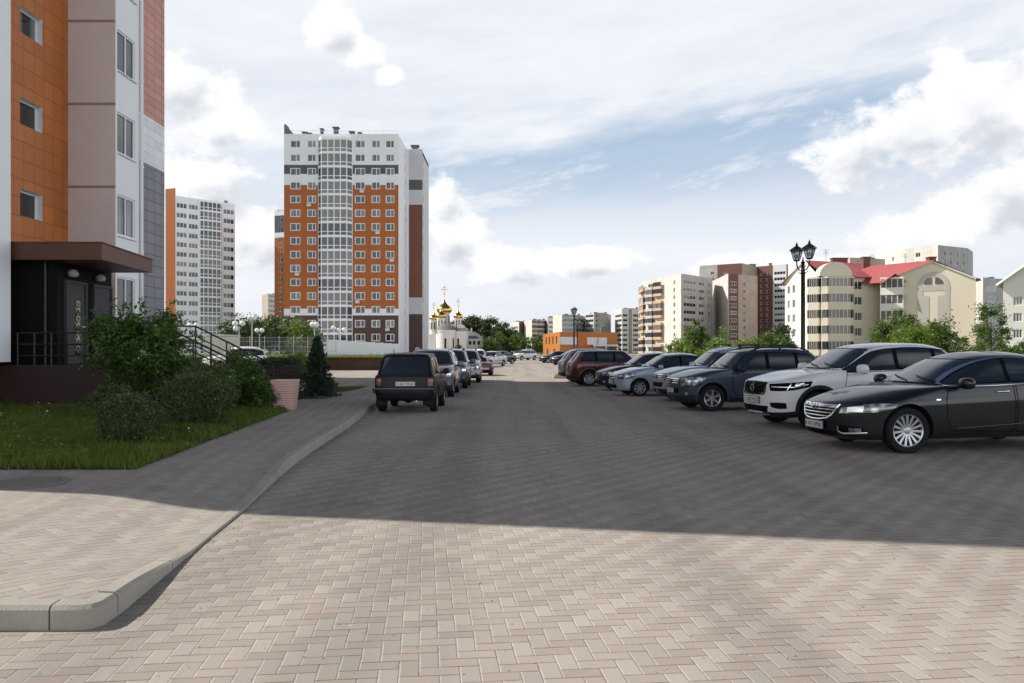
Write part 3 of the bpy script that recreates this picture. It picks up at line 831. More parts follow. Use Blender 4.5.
    ys = 0.93
    for x in np.linspace(1.0, 3.2, 6):
        mb.tube([(x, ys, 0.35), (x, ys, 2.05)], 0.022, 0, 6)
    for z in (2.05, 1.75, 1.45, 1.05):
        mb.tube([(1.0, ys, z), (3.2, ys, z)], 0.022, 0, 6)
    for x in (1.0, 2.1, 3.2):
        mb.tube([(x, ys + 0.02, 0.14), (x, ys + 0.02, 1.2)], 0.045, 0, 6)
    mb.build('landing_railing', M['black_metal'], b)
    for y in (1.63, 4.15):
        mb = MB()
        top0, top1 = Vector((4.4, y, 2.32)), Vector((6.75, y, 1.16))
        mb.tube([Vector((3.4, y, 2.32)), top0, top1, top1 + Vector((0.35, 0, -0.02))], 0.028, 0, 6)
        mb.tube([Vector((3.4, y, 2.02)), top0 - Vector((0, 0, .3)), top1 - Vector((0, 0, .3))], 0.02, 0, 6)
        mb.tube([Vector((3.4, y, 1.72)), top0 - Vector((0, 0, .6)), top1 - Vector((0, 0, .6))], 0.02, 0, 6)
        for k in range(6):
            p = top0.lerp(top1, k / 5); mb.tube([p, p - Vector((0, 0, 1.05))], 0.024, 0, 6)
        mb.build('stair_railing', M['black_metal'], b)
near_building()


# ------------------------------------------------------------------ the orange tower
def glazed_bay(parent, a, t, n, u0, u1, z_rows, H, proj=1.1, cut=0.9, tiers=(0.36,), mull=7, name='glazed_balcony', th_=0.13, frame='pvc_grey', pane='glass_loggia'):
    """a column of glazed balconies standing out of a facade: one floor = one part with its pane"""
    W = u1 - u0
    fp = [(0, 0), (cut, proj), (W - cut, proj), (W, 0)]
    def Pt(u, o, z):
        return a + t * (u0 + u) + n * o + Vector((0, 0, z))
    mb = MB(); pb = MB()
    th = math.atan2(t.y, t.x)
    # in local coordinates: x along, -y outward
    pts = [Vector((x, -y, 0)) for x, y in fp]
    for p, q in zip(pts[:-1], pts[1:]):
        d = q - p; L_ = d.length; ang = math.atan2(d.y, d.x); k = max(1, round(mull * L_ / W))
        nn = Vector((d.y, -d.x, 0)).normalized()
        for i in range(k + 1):
            c = p.lerp(q, i / k); mb.box((c.x, c.y, H / 2), (th_, 0.11, H), 0, ang)
        for z, hh in [(0.17, 0.34), (H - 0.07, 0.14)] + [(H * f, th_ * .8) for f in tiers]:
            c = (p + q) / 2; mb.box((c.x + nn.x * 0.012, c.y + nn.y * 0.012, z), (L_, 0.10, hh), 0, ang)
        e = -nn * 0.02
        pb.quad([p + e + Vector((0, 0, .05)), q + e + Vector((0, 0, .05)), q + e + Vector((0, 0, H - .03)), p + e + Vector((0, 0, H - .03))])
    poly = [(p.x, p.y) for p in pts]
    mb.prism(poly, 0.0, 0.05, 0)
    fm = mb.mesh(name, M[frame]); pm = pb.mesh('pane', M[pane])
    for z in z_rows:
        o = link(name, fm, parent, Pt(0, 0, z), th); link('pane', pm, o)
    cap = MB(); cap.prism(poly, 0, 0.5, 0)
    link('balcony_cap', cap.mesh('balcony_cap', M[frame]), parent, Pt(0, 0, z_rows[-1] + H), th)

def tower_main():
    b = thing('apartment_tower', 'orange and white sixteen-storey tower with a glazed balcony column', 'building', (-34, 161, 0))
    F = 2.80; Z0 = -0.3; off = Vector((-34, 161, 0))
    def L(x, y):
        return (x - off.x, y - off.y)
    x0, x1 = at(284, 161).x, at(398.5, 161).x
    def bands(u, z):
        if z < 8.6: return 3                        # brown foot
        if z < 9.95: return 1
        if z < 35.0: return 0
        if z < 37.2: return 1
        if z < 39.4 - 0.35: return 2
        return 1
    cuts = [8.6, 9.95, 35.0, 37.2, 39.05]
    us = [at(p, 161).x - x0 for p in (295.3, 311.6, 360.0, 375.8, 390.0)]
    rows = [0.55 + F * k for k in range(1, 16)]
    rows = [CAM_Z + (HORIZON - y) / FPX * 161 - 0.75 for y in [144 + 13.82 * k for k in range(15)]]
    mb = MB()
    ub0, ub1 = at(318, 161).x - x0, at(352.5, 161).x - x0
    def bands2(u, z):
        return 1 if (ub0 < u < ub1) else bands(u, z)
    a, t, n = None, None, None
    W = x1 - x0
    holes_w = [2.05, 1.75, 2.05, 1.75, 1.75]
    holes = [(u - w / 2, u + w / 2, z, z + 1.5) for u, w in zip(us, holes_w) for z in rows]
    a, t, n = wall(mb, L(x0, 161), L(x1, 161), 0, 45.3, holes, bands2, cuts + [('u', ub0), ('u', ub1)], 0.2, 1)
    for u, w in zip(us, holes_w):
        ms = window_meshes(w, 1.5, (0.58,), 'pvc', 'glass', 0.135)
        for z in rows:
            put_window(b, a, t, n, u, z, ms, 0.10)
    side = at(406, 173); d2 = 173
    wall(mb, L(x1, 161), L(x1, d2), 0, 45.3, [], lambda u, z: 1)
    wall(mb, L(x0, 182), L(x0, 161), 0, 45.3, [], lambda u, z: 1)
    mb.build('facade', [M['orange'], M['white'], M['slate'], M['brown']], b)
    glazed_bay(b, a, t, n, ub0 + 0.05, ub1 - 0.05, [2.0 + F * k for k in range(0, 15)], F, mull=5, frame='pvc', pane='glass', th_=0.2)
    for k_, (ui, ri) in enumerate(((2, 11), (0, 9), (1, 4), (3, 6), (4, 13), (2, 3), (0, 12), (4, 8))):   # air conditioners under some windows
        m_ = MB(); m_.span(-.42, .42, -.34, 0, 0, .58); m_.lathe([(.20, -.352), (.20, -.34)], (-.1, 0, .29), 14, 0, 'y')
        link('air_conditioner', m_.mesh('air_conditioner', M['ac_case']), b, a + t * (us[ui] + (.4 if k_ % 2 else -.5)) + Vector((0, 0, rows[ri] - .75)), 0)
    # narrow windows on the side wall
    ms = window_meshes(0.9, 1.4, (), 'pvc', 'glass', 0.08)
    tt = Vector((0, 1, 0)); nn = Vector((1, 0, 0)); A = Vector((x1 - off.x, 0, 0))
    for z in rows:
        put_window(b, A, tt, nn, 9.5, z, ms, -0.06)
    # second block standing further back on the right
    mb = MB(); xr = at(422.5, d2).x; ua = at(408.5, d2).x - x1; ub = at(422.3, d2).x - x1
    z_b = CAM_Z + (HORIZON - 149) / FPX * d2
    def b2(u, z):
        if u < 0.55: return 1
        if z < 10.9 - 1.5: return 3
        if z < 14.2 - 1.2: return 4
        if z < 33.2: return 0
        if 36.4 < z < 38.6: return 2
        return 4
    wall(mb, L(x1 - 0.01, d2), L(xr, d2), 0, z_b, [], b2, [9.4, 13.0, 33.2, 36.4, 38.6, ('u', 0.55)])
    wall(mb, L(xr, d2), L(xr, 186), 0, z_b - 1.2, [(1 + 0, 2.2, z, z + 1.4) for z in rows[:-1]], lambda u, z: 4, (), 0.15)
    wall(mb, L(xr, 186), L(x0, 186), 0, z_b, [], lambda u, z: 1); wall(mb, L(x0, 186), L(x0, 182), 0, z_b, [], lambda u, z: 1)
    mb.build('rear_block', [M['rust'], M['white'], M['slate'], M['brown'], M['pale_grey']], b)
    ms = window_meshes(1.2, 1.4, (), 'pvc', 'glass', 0.08); A = Vector((*L(xr, d2), 0))
    for z in rows[:-1]:
        put_window(b, A, tt, nn, 1.6, z, ms, 0.1)
    mb = MB()
    roof_cap(mb, [L(x0, 161), L(x1, 161), L(x1, d2), L(x0, d2)], 45.0); roof_cap(mb, [L(x0, d2), L(xr, d2), L(xr, 186), L(x0, 186)], z_b - 0.5)
    P0 = L(x0, 161)
    for i in range(2):                               # roof edge rails, vents and the blade wall at the left corner
        pass
    mb.span(P0[0] + 0.0, P0[0] + 1.3, 0.1, 2.5, 45.3, 46.0); mb.span(P0[0], P0[0] + 0.35, 0.1, 2.5, 46.0, 47.3); mb.span(P0[0] + 0.35, P0[0] + 0.8, 0.1, 2.0, 46.0, 46.6)
    for px, hh, w in ((305, 1.0, .8), (310, .8, .6), (322, 1.7, .5), (336, 2.0, .9), (352, 1.1, .8), (360, .9, .6)):
        X = at(px, 164).x - off.x
        mb.span(X - w / 2, X + w / 2, 2.6, 3.6, 45.0, 45.3 + hh); mb.span(X - w * .75, X + w * .75, 2.4, 3.8, 45.3 + hh, 45.45 + hh)
    X = at(414, d2).x - off.x
    mb.span(X - .6, X + .6, 13.5, 14.7, z_b - .5, z_b + 1.0); mb.span(X - .9, X + .9, 13.3, 14.9, z_b + 1.0, z_b + 1.25)
    mb.build('roof', [M['roof_grey']], b)
    mb = MB()
    for x in np.linspace(P0[0] + 1.5, L(x1, 0)[0] - .3, 16):
        mb.tube([(x, 0.25, 45.2), (x, 0.25, 46.0)], 0.03, 0, 4)
    mb.tube([(P0[0] + 1.5, .25, 46.0), (L(x1, 0)[0] - .3, .25, 46.0)], 0.035, 0, 4)
    mb.build('roof_railing', M['pvc_grey'], b)
tower_main()

def tower_white():
    """white tower with ribbon windows and an orange side, far left"""
    A0, A1 = at(175.5, 226), at(235, 239)
    S0 = at(165.5, 227.6)
    b = thing('apartment_tower', 'white tower block with ribbon windows and a narrow orange side', 'building', (A0.x, A0.y, 0))
    def L(p):
        return (p.x - A0.x, p.y - A0.y)
    F = 2.78; Hh = 45.4
    W = (A1 - A0).length
    f = lambda px: (at(px, 226 + (px - 175.5) / 59.5 * 13).x - A0.x) / ((A1 - A0).x) * W
    mb = MB(); rows = [0.35 + F * k for k in range(0, 16)]
    cols = [(f(182), f(187.4) - f(176.6)), (f(193.8), f(198.8) - f(189.3)), (f(228.9), f(234.2) - f(223.6))]
    holes = [(u - w / 2, u + w / 2, z, z + 1.5) for u, w in cols for z in rows]
    a, t, n = wall(mb, L(A0), L(A1), -0.3, Hh, holes, 0, (), 0.2)
    for u, w in cols:
        ms = window_meshes(w, 1.5, (0.333, 0.667), 'pvc', 'glass', 0.13)
        for z in rows:
            put_window(b, a, t, n, u, z, ms, 0.12)
    wall(mb, L(S0), L(A0), -0.3, Hh + 2.2, [], lambda u, z: 1)
    far = at(222, 262)
    wall(mb, L(A1), L(far), -0.3, Hh, [], 0); wall(mb, L(far), L(S0), -0.3, Hh, [], 0)
    roof_cap(mb, [L(S0), L(A0), L(A1), L(far)], Hh - 0.05)
    mb.build('facade', [M['white'], M['orange']], b)
    glazed_bay(b, a, t, n, f(200.5), f(222.0), rows, F, 0.8, 0.7, (0.4,), 5, frame='pvc', pane='glass', th_=0.22)
    mb = MB()
    for px in (186, 200, 207, 226):
        p = at(px, 240); q = L(p); mb.span(q[0] - .4, q[0] + .4, q[1] - .4, q[1] + .4, Hh - .05, Hh + 1.2)
    mb.tube([(*L(at(190, 240)), Hh), (*L(at(190, 240)), Hh + 2.6)], 0.05)
    mb.build('roof_vent', M['roof_grey'], b)
tower_white()

def slim_tower():
    A0, A1 = at(274.5, 234), at(286.5, 232.5)
    b = thing('apartment_tower', 'narrow orange tower with a dark top showing behind the big orange tower', 'building', (A0.x, A0.y, 0))
    def L(p):
        return (p.x - A0.x, p.y - A0.y)
    mb = MB(); H = CAM_Z + (HORIZON - 209.5) / FPX * 232
    def bd(u, z):
        if z < 5.2: return 1
        return 0 if z < H - 8.0 else (1 if z < H - 6.5 or z > H - 1.5 else 2)
    rows = [1.2 + 2.9 * k for k in range(0, 14)]
    W = (A1 - A0).length
    a, t, n = window_rows(b, mb, L(A0), L(A1), 0, H, [2.2 / 3.5 * W * .55 + .6], [r for r in rows if r + 1.6 < H], 1.3, 1.5, (0.5,), mi=bd, cuts=[5.2, H - 8, H - 6.5, H - 1.5], depth=.2, fw=.09)
    back = at(292, 250); bl = at(278, 252)
    wall(mb, L(A1), L(back), 0, H, [], 1); wall(mb, L(bl), L(A0), 0, H, [], 0); roof_cap(mb, [L(A0), L(A1), L(back), L(bl)], H - .05)
    mb.build('facade', [M['orange'], M['white'], M['slate']], b)
    mb = MB(); q = L(at(281, 238)); mb.span(q[0] - 1, q[0] + 1, q[1] - .5, q[1] + .5, H - .05, H + .9); mb.build('roof_vent', M['roof_grey'], b)
slim_tower()


# ------------------------------------------------------------------ generic far blocks seen as a chain of facades
def block(name, label, chain, top_py, F, faces, cat='building', group=None, roof='roof_grey', base_z=0.0, back=18.0, top_z=None, vents=True, wstyle=(1.6, 1.5)):
    """chain [(px, d)] of the facades' vertical edges, left to right; faces [dict(mat, cols, mull, w, h, balc)] one per facade"""
    pts = [at(px, d) for px, d in chain]
    o = pts[0].copy(); dmin = min(d for _, d in chain)
    di = [d for _, d in chain].index(dmin)
    H = top_z if top_z is not None else CAM_Z + (HORIZON - top_py) / FPX * dmin
    b = thing(name, label, cat, (o.x, o.y, 0), 0, group)
    L = lambda p: (p.x - o.x, p.y - o.y)
    mats = []; mb = MB()
    def slot(m):
        if m not in mats: mats.append(m)
        return mats.index(m)
    for (p, q), fc in zip(zip(pts[:-1], pts[1:]), faces):
        W = (q - p).length; s = slot(fc['mat']); band = fc.get('band')
        rows = [F * k + fc.get('sill', 0.95) for k in range(fc.get('first', 0), 30) if F * k + fc.get('sill', 0.95) + fc.get('h', 1.5) < H - 0.6]
        cols = fc.get('cols', []); w, h = fc.get('w', 1.6), fc.get('h', 1.5)
        cols = [c * W for c in cols]
        mi = s; cuts = []
        if band:
            s2 = slot(band)
            mi = lambda u, z, s=s, s2=s2: s2 if (z % F) < 0.9 else s
            cuts = [F * k + q_ for k in range(0, 30) for q_ in (0.0, 0.9) if 0 < F * k + q_ < H]
        if fc.get('strips'):
            st = [(x0 * W, x1 * W, slot(mm)) for x0, x1, mm in fc['strips']]
            mi = lambda u, z, s=s, st=st: next((m_ for x0, x1, m_ in st if x0 < u < x1), s)
            cuts = [('u', x) for x0, x1, _ in st for x in (x0, x1)]
        holes = [(c - w / 2, c + w / 2, z, z + h) for c in cols for z in rows]
        wins = []
        for c0, c1, mull in fc.get('ribbons', []):
            ww = (c1 - c0) * W; cc = (c0 + c1) / 2 * W
            holes += [(cc - ww / 2, cc + ww / 2, z, z + h) for z in rows]; wins.append((cc, ww, mull))
        a, t, n = wall(mb, L(p), L(q), base_z, H, holes, mi, cuts, 0.25)
        if cols:
            ms = window_meshes(w, h, fc.get('mull', (0.5,)), fc.get('frame', 'pvc'), 'glass', 0.10)
            for c in cols:
                for z in rows:
                    put_window(b, a, t, n, c, z, ms, 0.16)
        for cc, ww, mull in wins:
            ms = window_meshes(ww, h, tuple(k / mull for k in range(1, mull)), fc.get('frame', 'pvc'), 'glass', 0.11)
            for z in rows:
                put_window(b, a, t, n, cc, z, ms, 0.10)
        for c0, c1, bm_ in fc.get('balconies', []):
            ww = (c1 - c0) * W
            bb = MB(); bb.span(-ww / 2, ww / 2, -1.2, 0, 0, 0.18); bb.span(-ww / 2, ww / 2, -1.25, -1.2, 0.0, 1.05)
            bb.span(-ww / 2 - .05, -ww / 2, -1.25, 0, 0, 1.05); bb.span(ww / 2, ww / 2 + .05, -1.25, 0, 0, 1.05)
            bmesh_ = bb.mesh('balcony', M[bm_])
            gm = MB(); gm.span(-ww / 2, ww / 2, -1.18, -1.12, 1.06, F - 0.15); gmesh = gm.mesh('balcony_glazing', M['glass'])
            for k, z in enumerate(rows):
                bo = link('balcony', bmesh_, b, a + t * ((c0 + c1) / 2 * W) + Vector((0, 0, z - fc.get('sill', 0.95))), math.atan2(t.y, t.x))
                if (k * 7 + int(c0 * 10)) % 3:
                    link('balcony_glazing', gmesh, bo)
    p0, p1 = pts[0], pts[-1]
    bk = [p1 + Vector((4, back, 0)), p0 + Vector((4, back + 2, 0))]
    s = slot(faces[-1]['mat'])
    wall(mb, L(p1), L(bk[0]), base_z, H, [], s); wall(mb, L(bk[0]), L(bk[1]), base_z, H, [], s); wall(mb, L(bk[1]), L(p0), base_z, H, [], slot(faces[0]['mat']))
    roof_cap(mb, [L(p) for p in pts + bk], H - 0.15, slot(roof))
    mb.build('facade', [M[m] for m in mats], b)
    if vents:
        mb = MB()
        for k in range(4):
            q = p0.lerp(p1, 0.15 + 0.22 * k) + Vector((2, back * (0.3 + 0.1 * (k % 2)), 0)); q = L(q); s_ = 0.5 + 0.5 * (k % 3)
            mb.span(q[0] - s_, q[0] + s_, q[1] - 1, q[1] + 1, H - .15, H + 0.7 + 0.5 * (k % 2))
            mb.span(q[0] - s_ - .2, q[0] + s_ + .2, q[1] - 1.2, q[1] + 1.2, H + 0.7 + 0.5 * (k % 2), H + 0.85 + 0.5 * (k % 2))
        mb.build('roof_vent', M[roof], b)
    return b, H, o

M['balcony_orange'] = pmat('faded_orange_balcony', (0.52, 0.33, 0.20), 0.8, fn=weathered(0.15, 0.4, 3.0))
# right-hand panel blocks
BL = block
BL('apartment_block', 'long pale panel block with faded orange balconies at its left end',
   [(640.5, 345), (646.5, 322), (664, 312), (681, 298), (712.5, 318)], 273.5, 2.85,
   [dict(mat='panel_light', cols=[.5], w=3.0, balconies=[(.1, .9, 'balcony_orange')]),
    dict(mat='panel_light', ribbons=[(.1, .42, 3)], balconies=[(.05, .45, 'panel_light'), (.52, .95, 'balcony_orange')]),
    dict(mat='panel_light', cols=[.62], w=1.5), 
    dict(mat='panel_grey', ribbons=[(.08, .45, 4), (.55, .72, 2)], cols=[.88], w=1.5)])
BL('apartment_block', 'tan panel block with a sunlit side wall, behind the green roadside bushes',
   [(711, 345), (728, 306), (757.5, 316)], 273.5, 2.85,
   [dict(mat='panel_light'), dict(mat='panel_tan', ribbons=[(.06, .30, 3)], cols=[.55], w=1.4, strips=[(.03, .34, 'brick_red')])])
BL('apartment_tower', 'dark red brick tower with a pale window strip, tallest behind the tan block',
   [(700, 396), (742, 384), (757, 400), (788, 388)], 264.5, 2.9,
   [dict(mat='panel_grey', cols=[.3, .6], w=1.6, strips=[(.42, 1.0, 'brick_red')]), dict(mat='panel_tan'), dict(mat='brick_red', cols=[.15, .34], w=1.5, ribbons=[(.56, .92, 4)], strips=[(.52, .95, 'pale_grey')])], top_z=43.5)
BL('apartment_block', 'distant white panel block with banded balconies left of the long pale block',
   [(615, 470), (622, 452), (640, 456)], 308.5, 2.8,
   [dict(mat='panel_light', ribbons=[(.05, .95, 4)]), dict(mat='plaster', ribbons=[(.05, .30, 2), (.62, .9, 3)], strips=[(.36, .55, 'panel_tan')])])
BL('apartment_block', 'far grey block with stepped balconies, tall lamp post standing before it',
   [(553, 470), (562, 455), (575, 455), (582, 470)], 314.5, 2.8,
   [dict(mat='panel_light'), dict(mat='panel_grey', ribbons=[(.05, .45, 3), (.55, .95, 3)], band='pale_grey'), dict(mat='panel_grey', balconies=[(.1, .9, 'panel_grey')])])
BL('apartment_block', 'far grey flat-topped block above the right half of the orange store',
   [(585, 470), (594, 458), (604, 458), (608, 468)], 313, 2.8,
   [dict(mat='panel_grey', ribbons=[(.1, .9, 3)], band='panel_light'), dict(mat='panel_grey', cols=[.3], w=1.5), dict(mat='panel_grey')])
BL('apartment_block', 'far block with a white end and dark red front, over the tree tops',
   [(524, 500), (532, 480), (545, 492)], 319.5, 2.8,
   [dict(mat='panel_light'), dict(mat='brick_red', ribbons=[(.1, .45, 3), (.55, .9, 3)], band='pale_grey')])
BL('apartment_block', 'far white and red-brown block, first to the right of the dark conifers',
   [(509, 520), (519, 496), (524.5, 502)], 321.5, 2.8,
   [dict(mat='panel_light', ribbons=[(.1, .9, 5)]), dict(mat='brick_red')])
BL('apartment_block', 'slim far white block between the dark red block and the stepped grey block',
   [(544.5, 500), (548, 488), (553.5, 488)], 317.5, 2.8, [dict(mat='panel_grey'), dict(mat='plaster', ribbons=[(.15, .85, 3)])])
BL('apartment_block', 'tiny beige block far off between the white tower and the slim orange tower',
   [(262, 470), (268, 455), (276, 462)], 293.5, 2.8, [dict(mat='panel_tan'), dict(mat='panel_light', ribbons=[(.1, .9, 3)])])
BL('apartment_block', 'tall pale concrete block with a grey end rising behind the red-roofed house',
   [(868, 300), (905, 272), (938, 262), (967.5, 270), (973, 280)], 245, 2.9,
   [dict(mat='panel_light', cols=[.35, .7], w=1.6), dict(mat='panel_light', cols=[.4], w=1.6), dict(mat='panel_grey', cols=[.2, .4, .62, .84], w=1.6, frame='pvc_grey'), dict(mat='panel_grey')])
BL('apartment_block', 'brownish lower block with a brick chimney behind the arched house roof',
   [(838, 240), (850, 228), (885, 232)], 257.5, 2.9, [dict(mat='panel_tan'), dict(mat='panel_tan', cols=[.3, .7])])
BL('apartment_block', 'grey low block in the gap between the two cream houses',
   [(974, 240), (983, 225), (1004, 230)], 277.5, 2.9, [dict(mat='panel_light'), dict(mat='panel_grey', ribbons=[(.2, .7, 3)], frame='pvc_grey')])


# ------------------------------------------------------------------ the cream houses with red roofs
def cream_house():
    d0 = 148.0
    b = thing('red_roofed_house', 'five-storey cream house with red roofs, a rounded balcony stack and an arched gable', 'building', (51, 150, 0))
    o = Vector((51, 150, 0)); L = lambda p: (p.x - o.x, p.y - o.y)
    zz = lambda py, d: CAM_Z + (HORIZON - py) / FPX * d
    F = 2.9; rows = [0.4 + F * k for k in range(5)]
    E = 15.2
    A, B_, C, D_, E_ = at(785, 163), at(818, 147), at(851, 147), at(880, 150), at(892, 150)
    G0, G1 = at(880.5, 147), at(976, 139)
    mb = MB()
    # left gable wall, sunlit
    window_rows(b, mb, L(A), L(B_), -.2, E, [2.0, 4.6, 9.5], [r + .9 for r in rows], 1.5, 1.6, (0.5,), mi=1, fw=.09)
    W = (B_ - A).length
    ridge = zz(262, 155)
    pa, pb = Vector((*L(A), 0)), Vector((*L(B_), 0)); mid = pa.lerp(pb, 0.62)
    mb.quad([pa + Vector((0, 0, E)), pb + Vector((0, 0, E)), mid + Vector((0, 0, ridge))], 1)
    # front
    window_rows(b, mb, L(B_), L(D_), -.2, E, [(at(861, 148) - B_).length], [r + .9 for r in rows], 1.9, 1.6, (0.5,), mi=0, fw=.09)
    # arched parapet over the balcony stack
    a_ = Vector((*L(at(819.5, 146)), 0)); c_ = Vector((*L(at(852.5, 146)), 0)); prev = None
    ring = []
    for k in range(13):
        q = math.pi * k / 12; p = a_.lerp(c_, 0.5 - 0.5 * math.cos(q)); ring.append(p + Vector((0, 0, E + 2.6 * math.sin(q))))
    mb.quad([a_ + Vector((0, 0, E - .05))] + ring[1:-1] + [c_ + Vector((0, 0, E - .05))][::1], 0)
    mb.grid([[p for p in ring], [p + Vector((0, 2.5, 0)) for p in ring]], 0)
    # gable wing
    gw = (G1 - G0).length; cw = []
    window_rows(b, mb, L(G0), L(G1), -.2, zz(281, 143), [], rows, 1.4, 1.5, mi=0)
    ga, gb = Vector((*L(G0), 0)), Vector((*L(G1), 0)); Eg = zz(281, 143); apex = ga.lerp(gb, 0.56) + Vector((0, 0, zz(262, 143)))
    mb.quad([ga + Vector((0, 0, Eg)), gb + Vector((0, 0, Eg)), apex], 0)
    wall(mb, L(G1), L(G1 + Vector((6, 22, 0))), -.2, Eg, [], 0)
    wall(mb, L(at(880.5, 165)), L(G0), -.2, Eg, [], 0)
    wall(mb, L(G1 + Vector((6, 22, 0))), L(A + Vector((6, 14, 0))), -.2, E, [], 0); wall(mb, L(A + Vector((6, 14, 0))), L(A), -.2, E, [], 1)
    mb.build('wall', [M['cream'], M['cream_white']], b)
    # grey decoration of the gable: arch band, T-shaped panel
    t = (gb - ga).normalized(); n = Vector((t.y, -t.x, 0))
    G = lambda u, z, o_=0.06: ga + t * (u * gw) + n * o_ + Vector((0, 0, z))
    mb = MB(); z1 = zz(286, 143); arc0, arc1 = [], []
    for k in range(17):
        q = math.pi * k / 16; arc0.append(G(0.568 - 0.165 * math.cos(q), z1 + 2.5 * math.sin(q))); arc1.append(G(0.568 - 0.128 * math.cos(q), z1 + 1.8 * math.sin(q)))
    mb.grid([arc0, arc1], 0, True)
    for u0, u1, za, zb in ((0.395, 0.74, z1 - .9, z1), (0.40, 0.455, 3, z1 - .9), (0.685, 0.735, 3, z1 - .9), (0.455, 0.52, 3, zz(296, 143)), (0.615, 0.685, 3, zz(296, 143))):
        mb.quad([G(u0, za), G(u1, za), G(u1, zb), G(u0, zb)], 0)
    mb.build('gable_trim', M['stone_grey'], b)
    for sgn in (-1, 1):                              # the half-round attic window in two quarters
        g = MB(); c0 = 0.568 + sgn * 0.018; c = [G(c0, z1 + .25, .08)]
        for k in range(9):
            q = math.pi / 2 * k / 8; c.append(G(c0 + sgn * 0.085 * math.cos(q), z1 + .25 + 1.25 * math.sin(q), .08))
        g.quad(c if sgn > 0 else c[::-1]); g.build('window', M['glass'], b)
    # small balcony bay on the left of the wing
    for k, z in enumerate(rows[2:] if False else rows):
        g = MB(); g.span(-1.9, 1.9, -0.9, 0.0, 0, 1.0); g.span(-1.95, 1.95, -0.95, 0, 2.55, 2.9)
        for x in (-1.85, -0.95, 0, .95, 1.85):
            g.span(x - .07, x + .07, -0.88, -0.78, 1.0, 2.55)
        p = ga.lerp(gb, 0.13); h = link('bay_window', g.mesh('bay_window', M['cream_white']), b, p + Vector((0, 0, z)), math.atan2(t.y, t.x))
        q = MB(); q.span(-1.8, 1.8, -0.83, -0.8, 0.95, 2.6); link('pane', q.mesh('pane', M['glass']), h)
    # rounded balcony stack
    c = at(836, 147); W2 = (at(852, 147) - at(820, 147)).length
    prof = [(-W2 / 2, 0), (-W2 / 2, -0.9), (-W2 * .36, -1.6), (W2 * .36, -1.6), (W2 / 2, -0.9), (W2 / 2, 0)]
    fm = MB(); fm.prism(prof, 0, 1.15, 0); fm.prism([(x * 1.01, y * 1.02) for x, y in prof], 2.62, 2.9, 0)
    pm = MB(); pts = [Vector((x, y * .96, 0)) for x, y in prof[1:-1]]
    for p, q in zip(pts[:-1], pts[1:]):
        pm.quad([p + Vector((0, 0, 1.15)), q + Vector((0, 0, 1.15)), q + Vector((0, 0, 2.62)), p + Vector((0, 0, 2.62))])
        m = max(1, round((q - p).length / 0.75))
        for k in range(m + 1):
            s = p.lerp(q, k / m); fm.box((s.x, s.y * 1.02, 1.88), (0.13, 0.13, 1.5))
    fmesh, pmesh = fm.mesh('balcony', M['cream']), pm.mesh('pane', M['glass'])
    for z in rows:
        h = link('balcony', fmesh, b, Vector((*L(c), z + .15))); link('pane', pmesh, h)
    c2 = at(815.5, 148)
    for z in rows:
        h = link('balcony', fmesh, b, Vector((*L(c2), z + .15))); h.scale = (0.45, 0.8, 1); h.rotation_euler = (0, 0, R(-38)); g = link('pane', pmesh, h)
    # roofs
    mb = MB(); th = Vector((0, 0, 0.12))
    back = Vector((6, 14, 0)); ov = Vector((0, 0, -0.35))
    m3 = Vector((mid.x, mid.y, ridge + .15)); e0 = pb + Vector((1.2, -1.0, E - .05))
    D3 = Vector((*L(D_), E - .05)) + Vector((1, -.8, 0)); mr = m3 + (D3 - e0) * 1.15 + Vector((0, 0, -.4))
    mb.quad([e0, D3, mr, m3]); mb.quad([m3, mr, mr + back * .8 - Vector((0, 0, 4)), m3 + back * .8 - Vector((0, 0, 4))])
    mb.quad([pa + Vector((-.8, 0, E)), m3, m3 + back * .8 - Vector((0, 0, 4))])
    ap = apex + Vector((0, -.8, .2)); bd = Vector((-14, 20, 0)); bk = Vector((6, 22, 0))
    gl = ga + Vector((-.8, -1.0, Eg - .1)); gr = gb + Vector((.8, -.5, Eg - .25))
    mb.quad([gl, ap, ap + bd * .50, gl + bd * .50 + Vector((0, 0, .3))][::-1]); mb.quad([ap, gr, gr + bk, ap + bd * .50])
    # little gablet over the bay and the dormer on the main roof
    p = ga.lerp(gb, 0.17) + n * 1.2; 
    mb.quad([p + Vector((-2.3, 0, Eg - .2)), p + Vector((0, 0, Eg + 1.5)), p + Vector((0, 4, Eg + 1.5)), p + Vector((-2.3, 4, Eg - .2))]); mb.quad([p + Vector((0, 0, Eg + 1.5)), p + Vector((2.3, 0, Eg - .2)), p + Vector((2.3, 4, Eg - .2)), p + Vector((0, 4, Eg + 1.5))])
    rf = mb.build('roof', M['red_roof'], b)
    mb = MB(); mb.span(*[v for v in (0, 0)], 0, 0, 0, 0) if False else None
    for px, py0, py1, w, d in ((865.5, 272, 258, 1.3, 153), (839, 262, 259, 3.0, 160), (931, 266, 258, 1.3, 152)):
        c = at(px, d); q = L(c); mb.span(q[0] - w / 2, q[0] + w / 2, q[1] - .6, q[1] + .6, zz(py0 + 8, d), zz(py1, d)); mb.span(q[0] - w / 2 - .12, q[0] + w / 2 + .12, q[1] - .72, q[1] + .72, zz(py1, d), zz(py1 - 1, d))
    mb.build('chimney', M['brick_red'], rf)
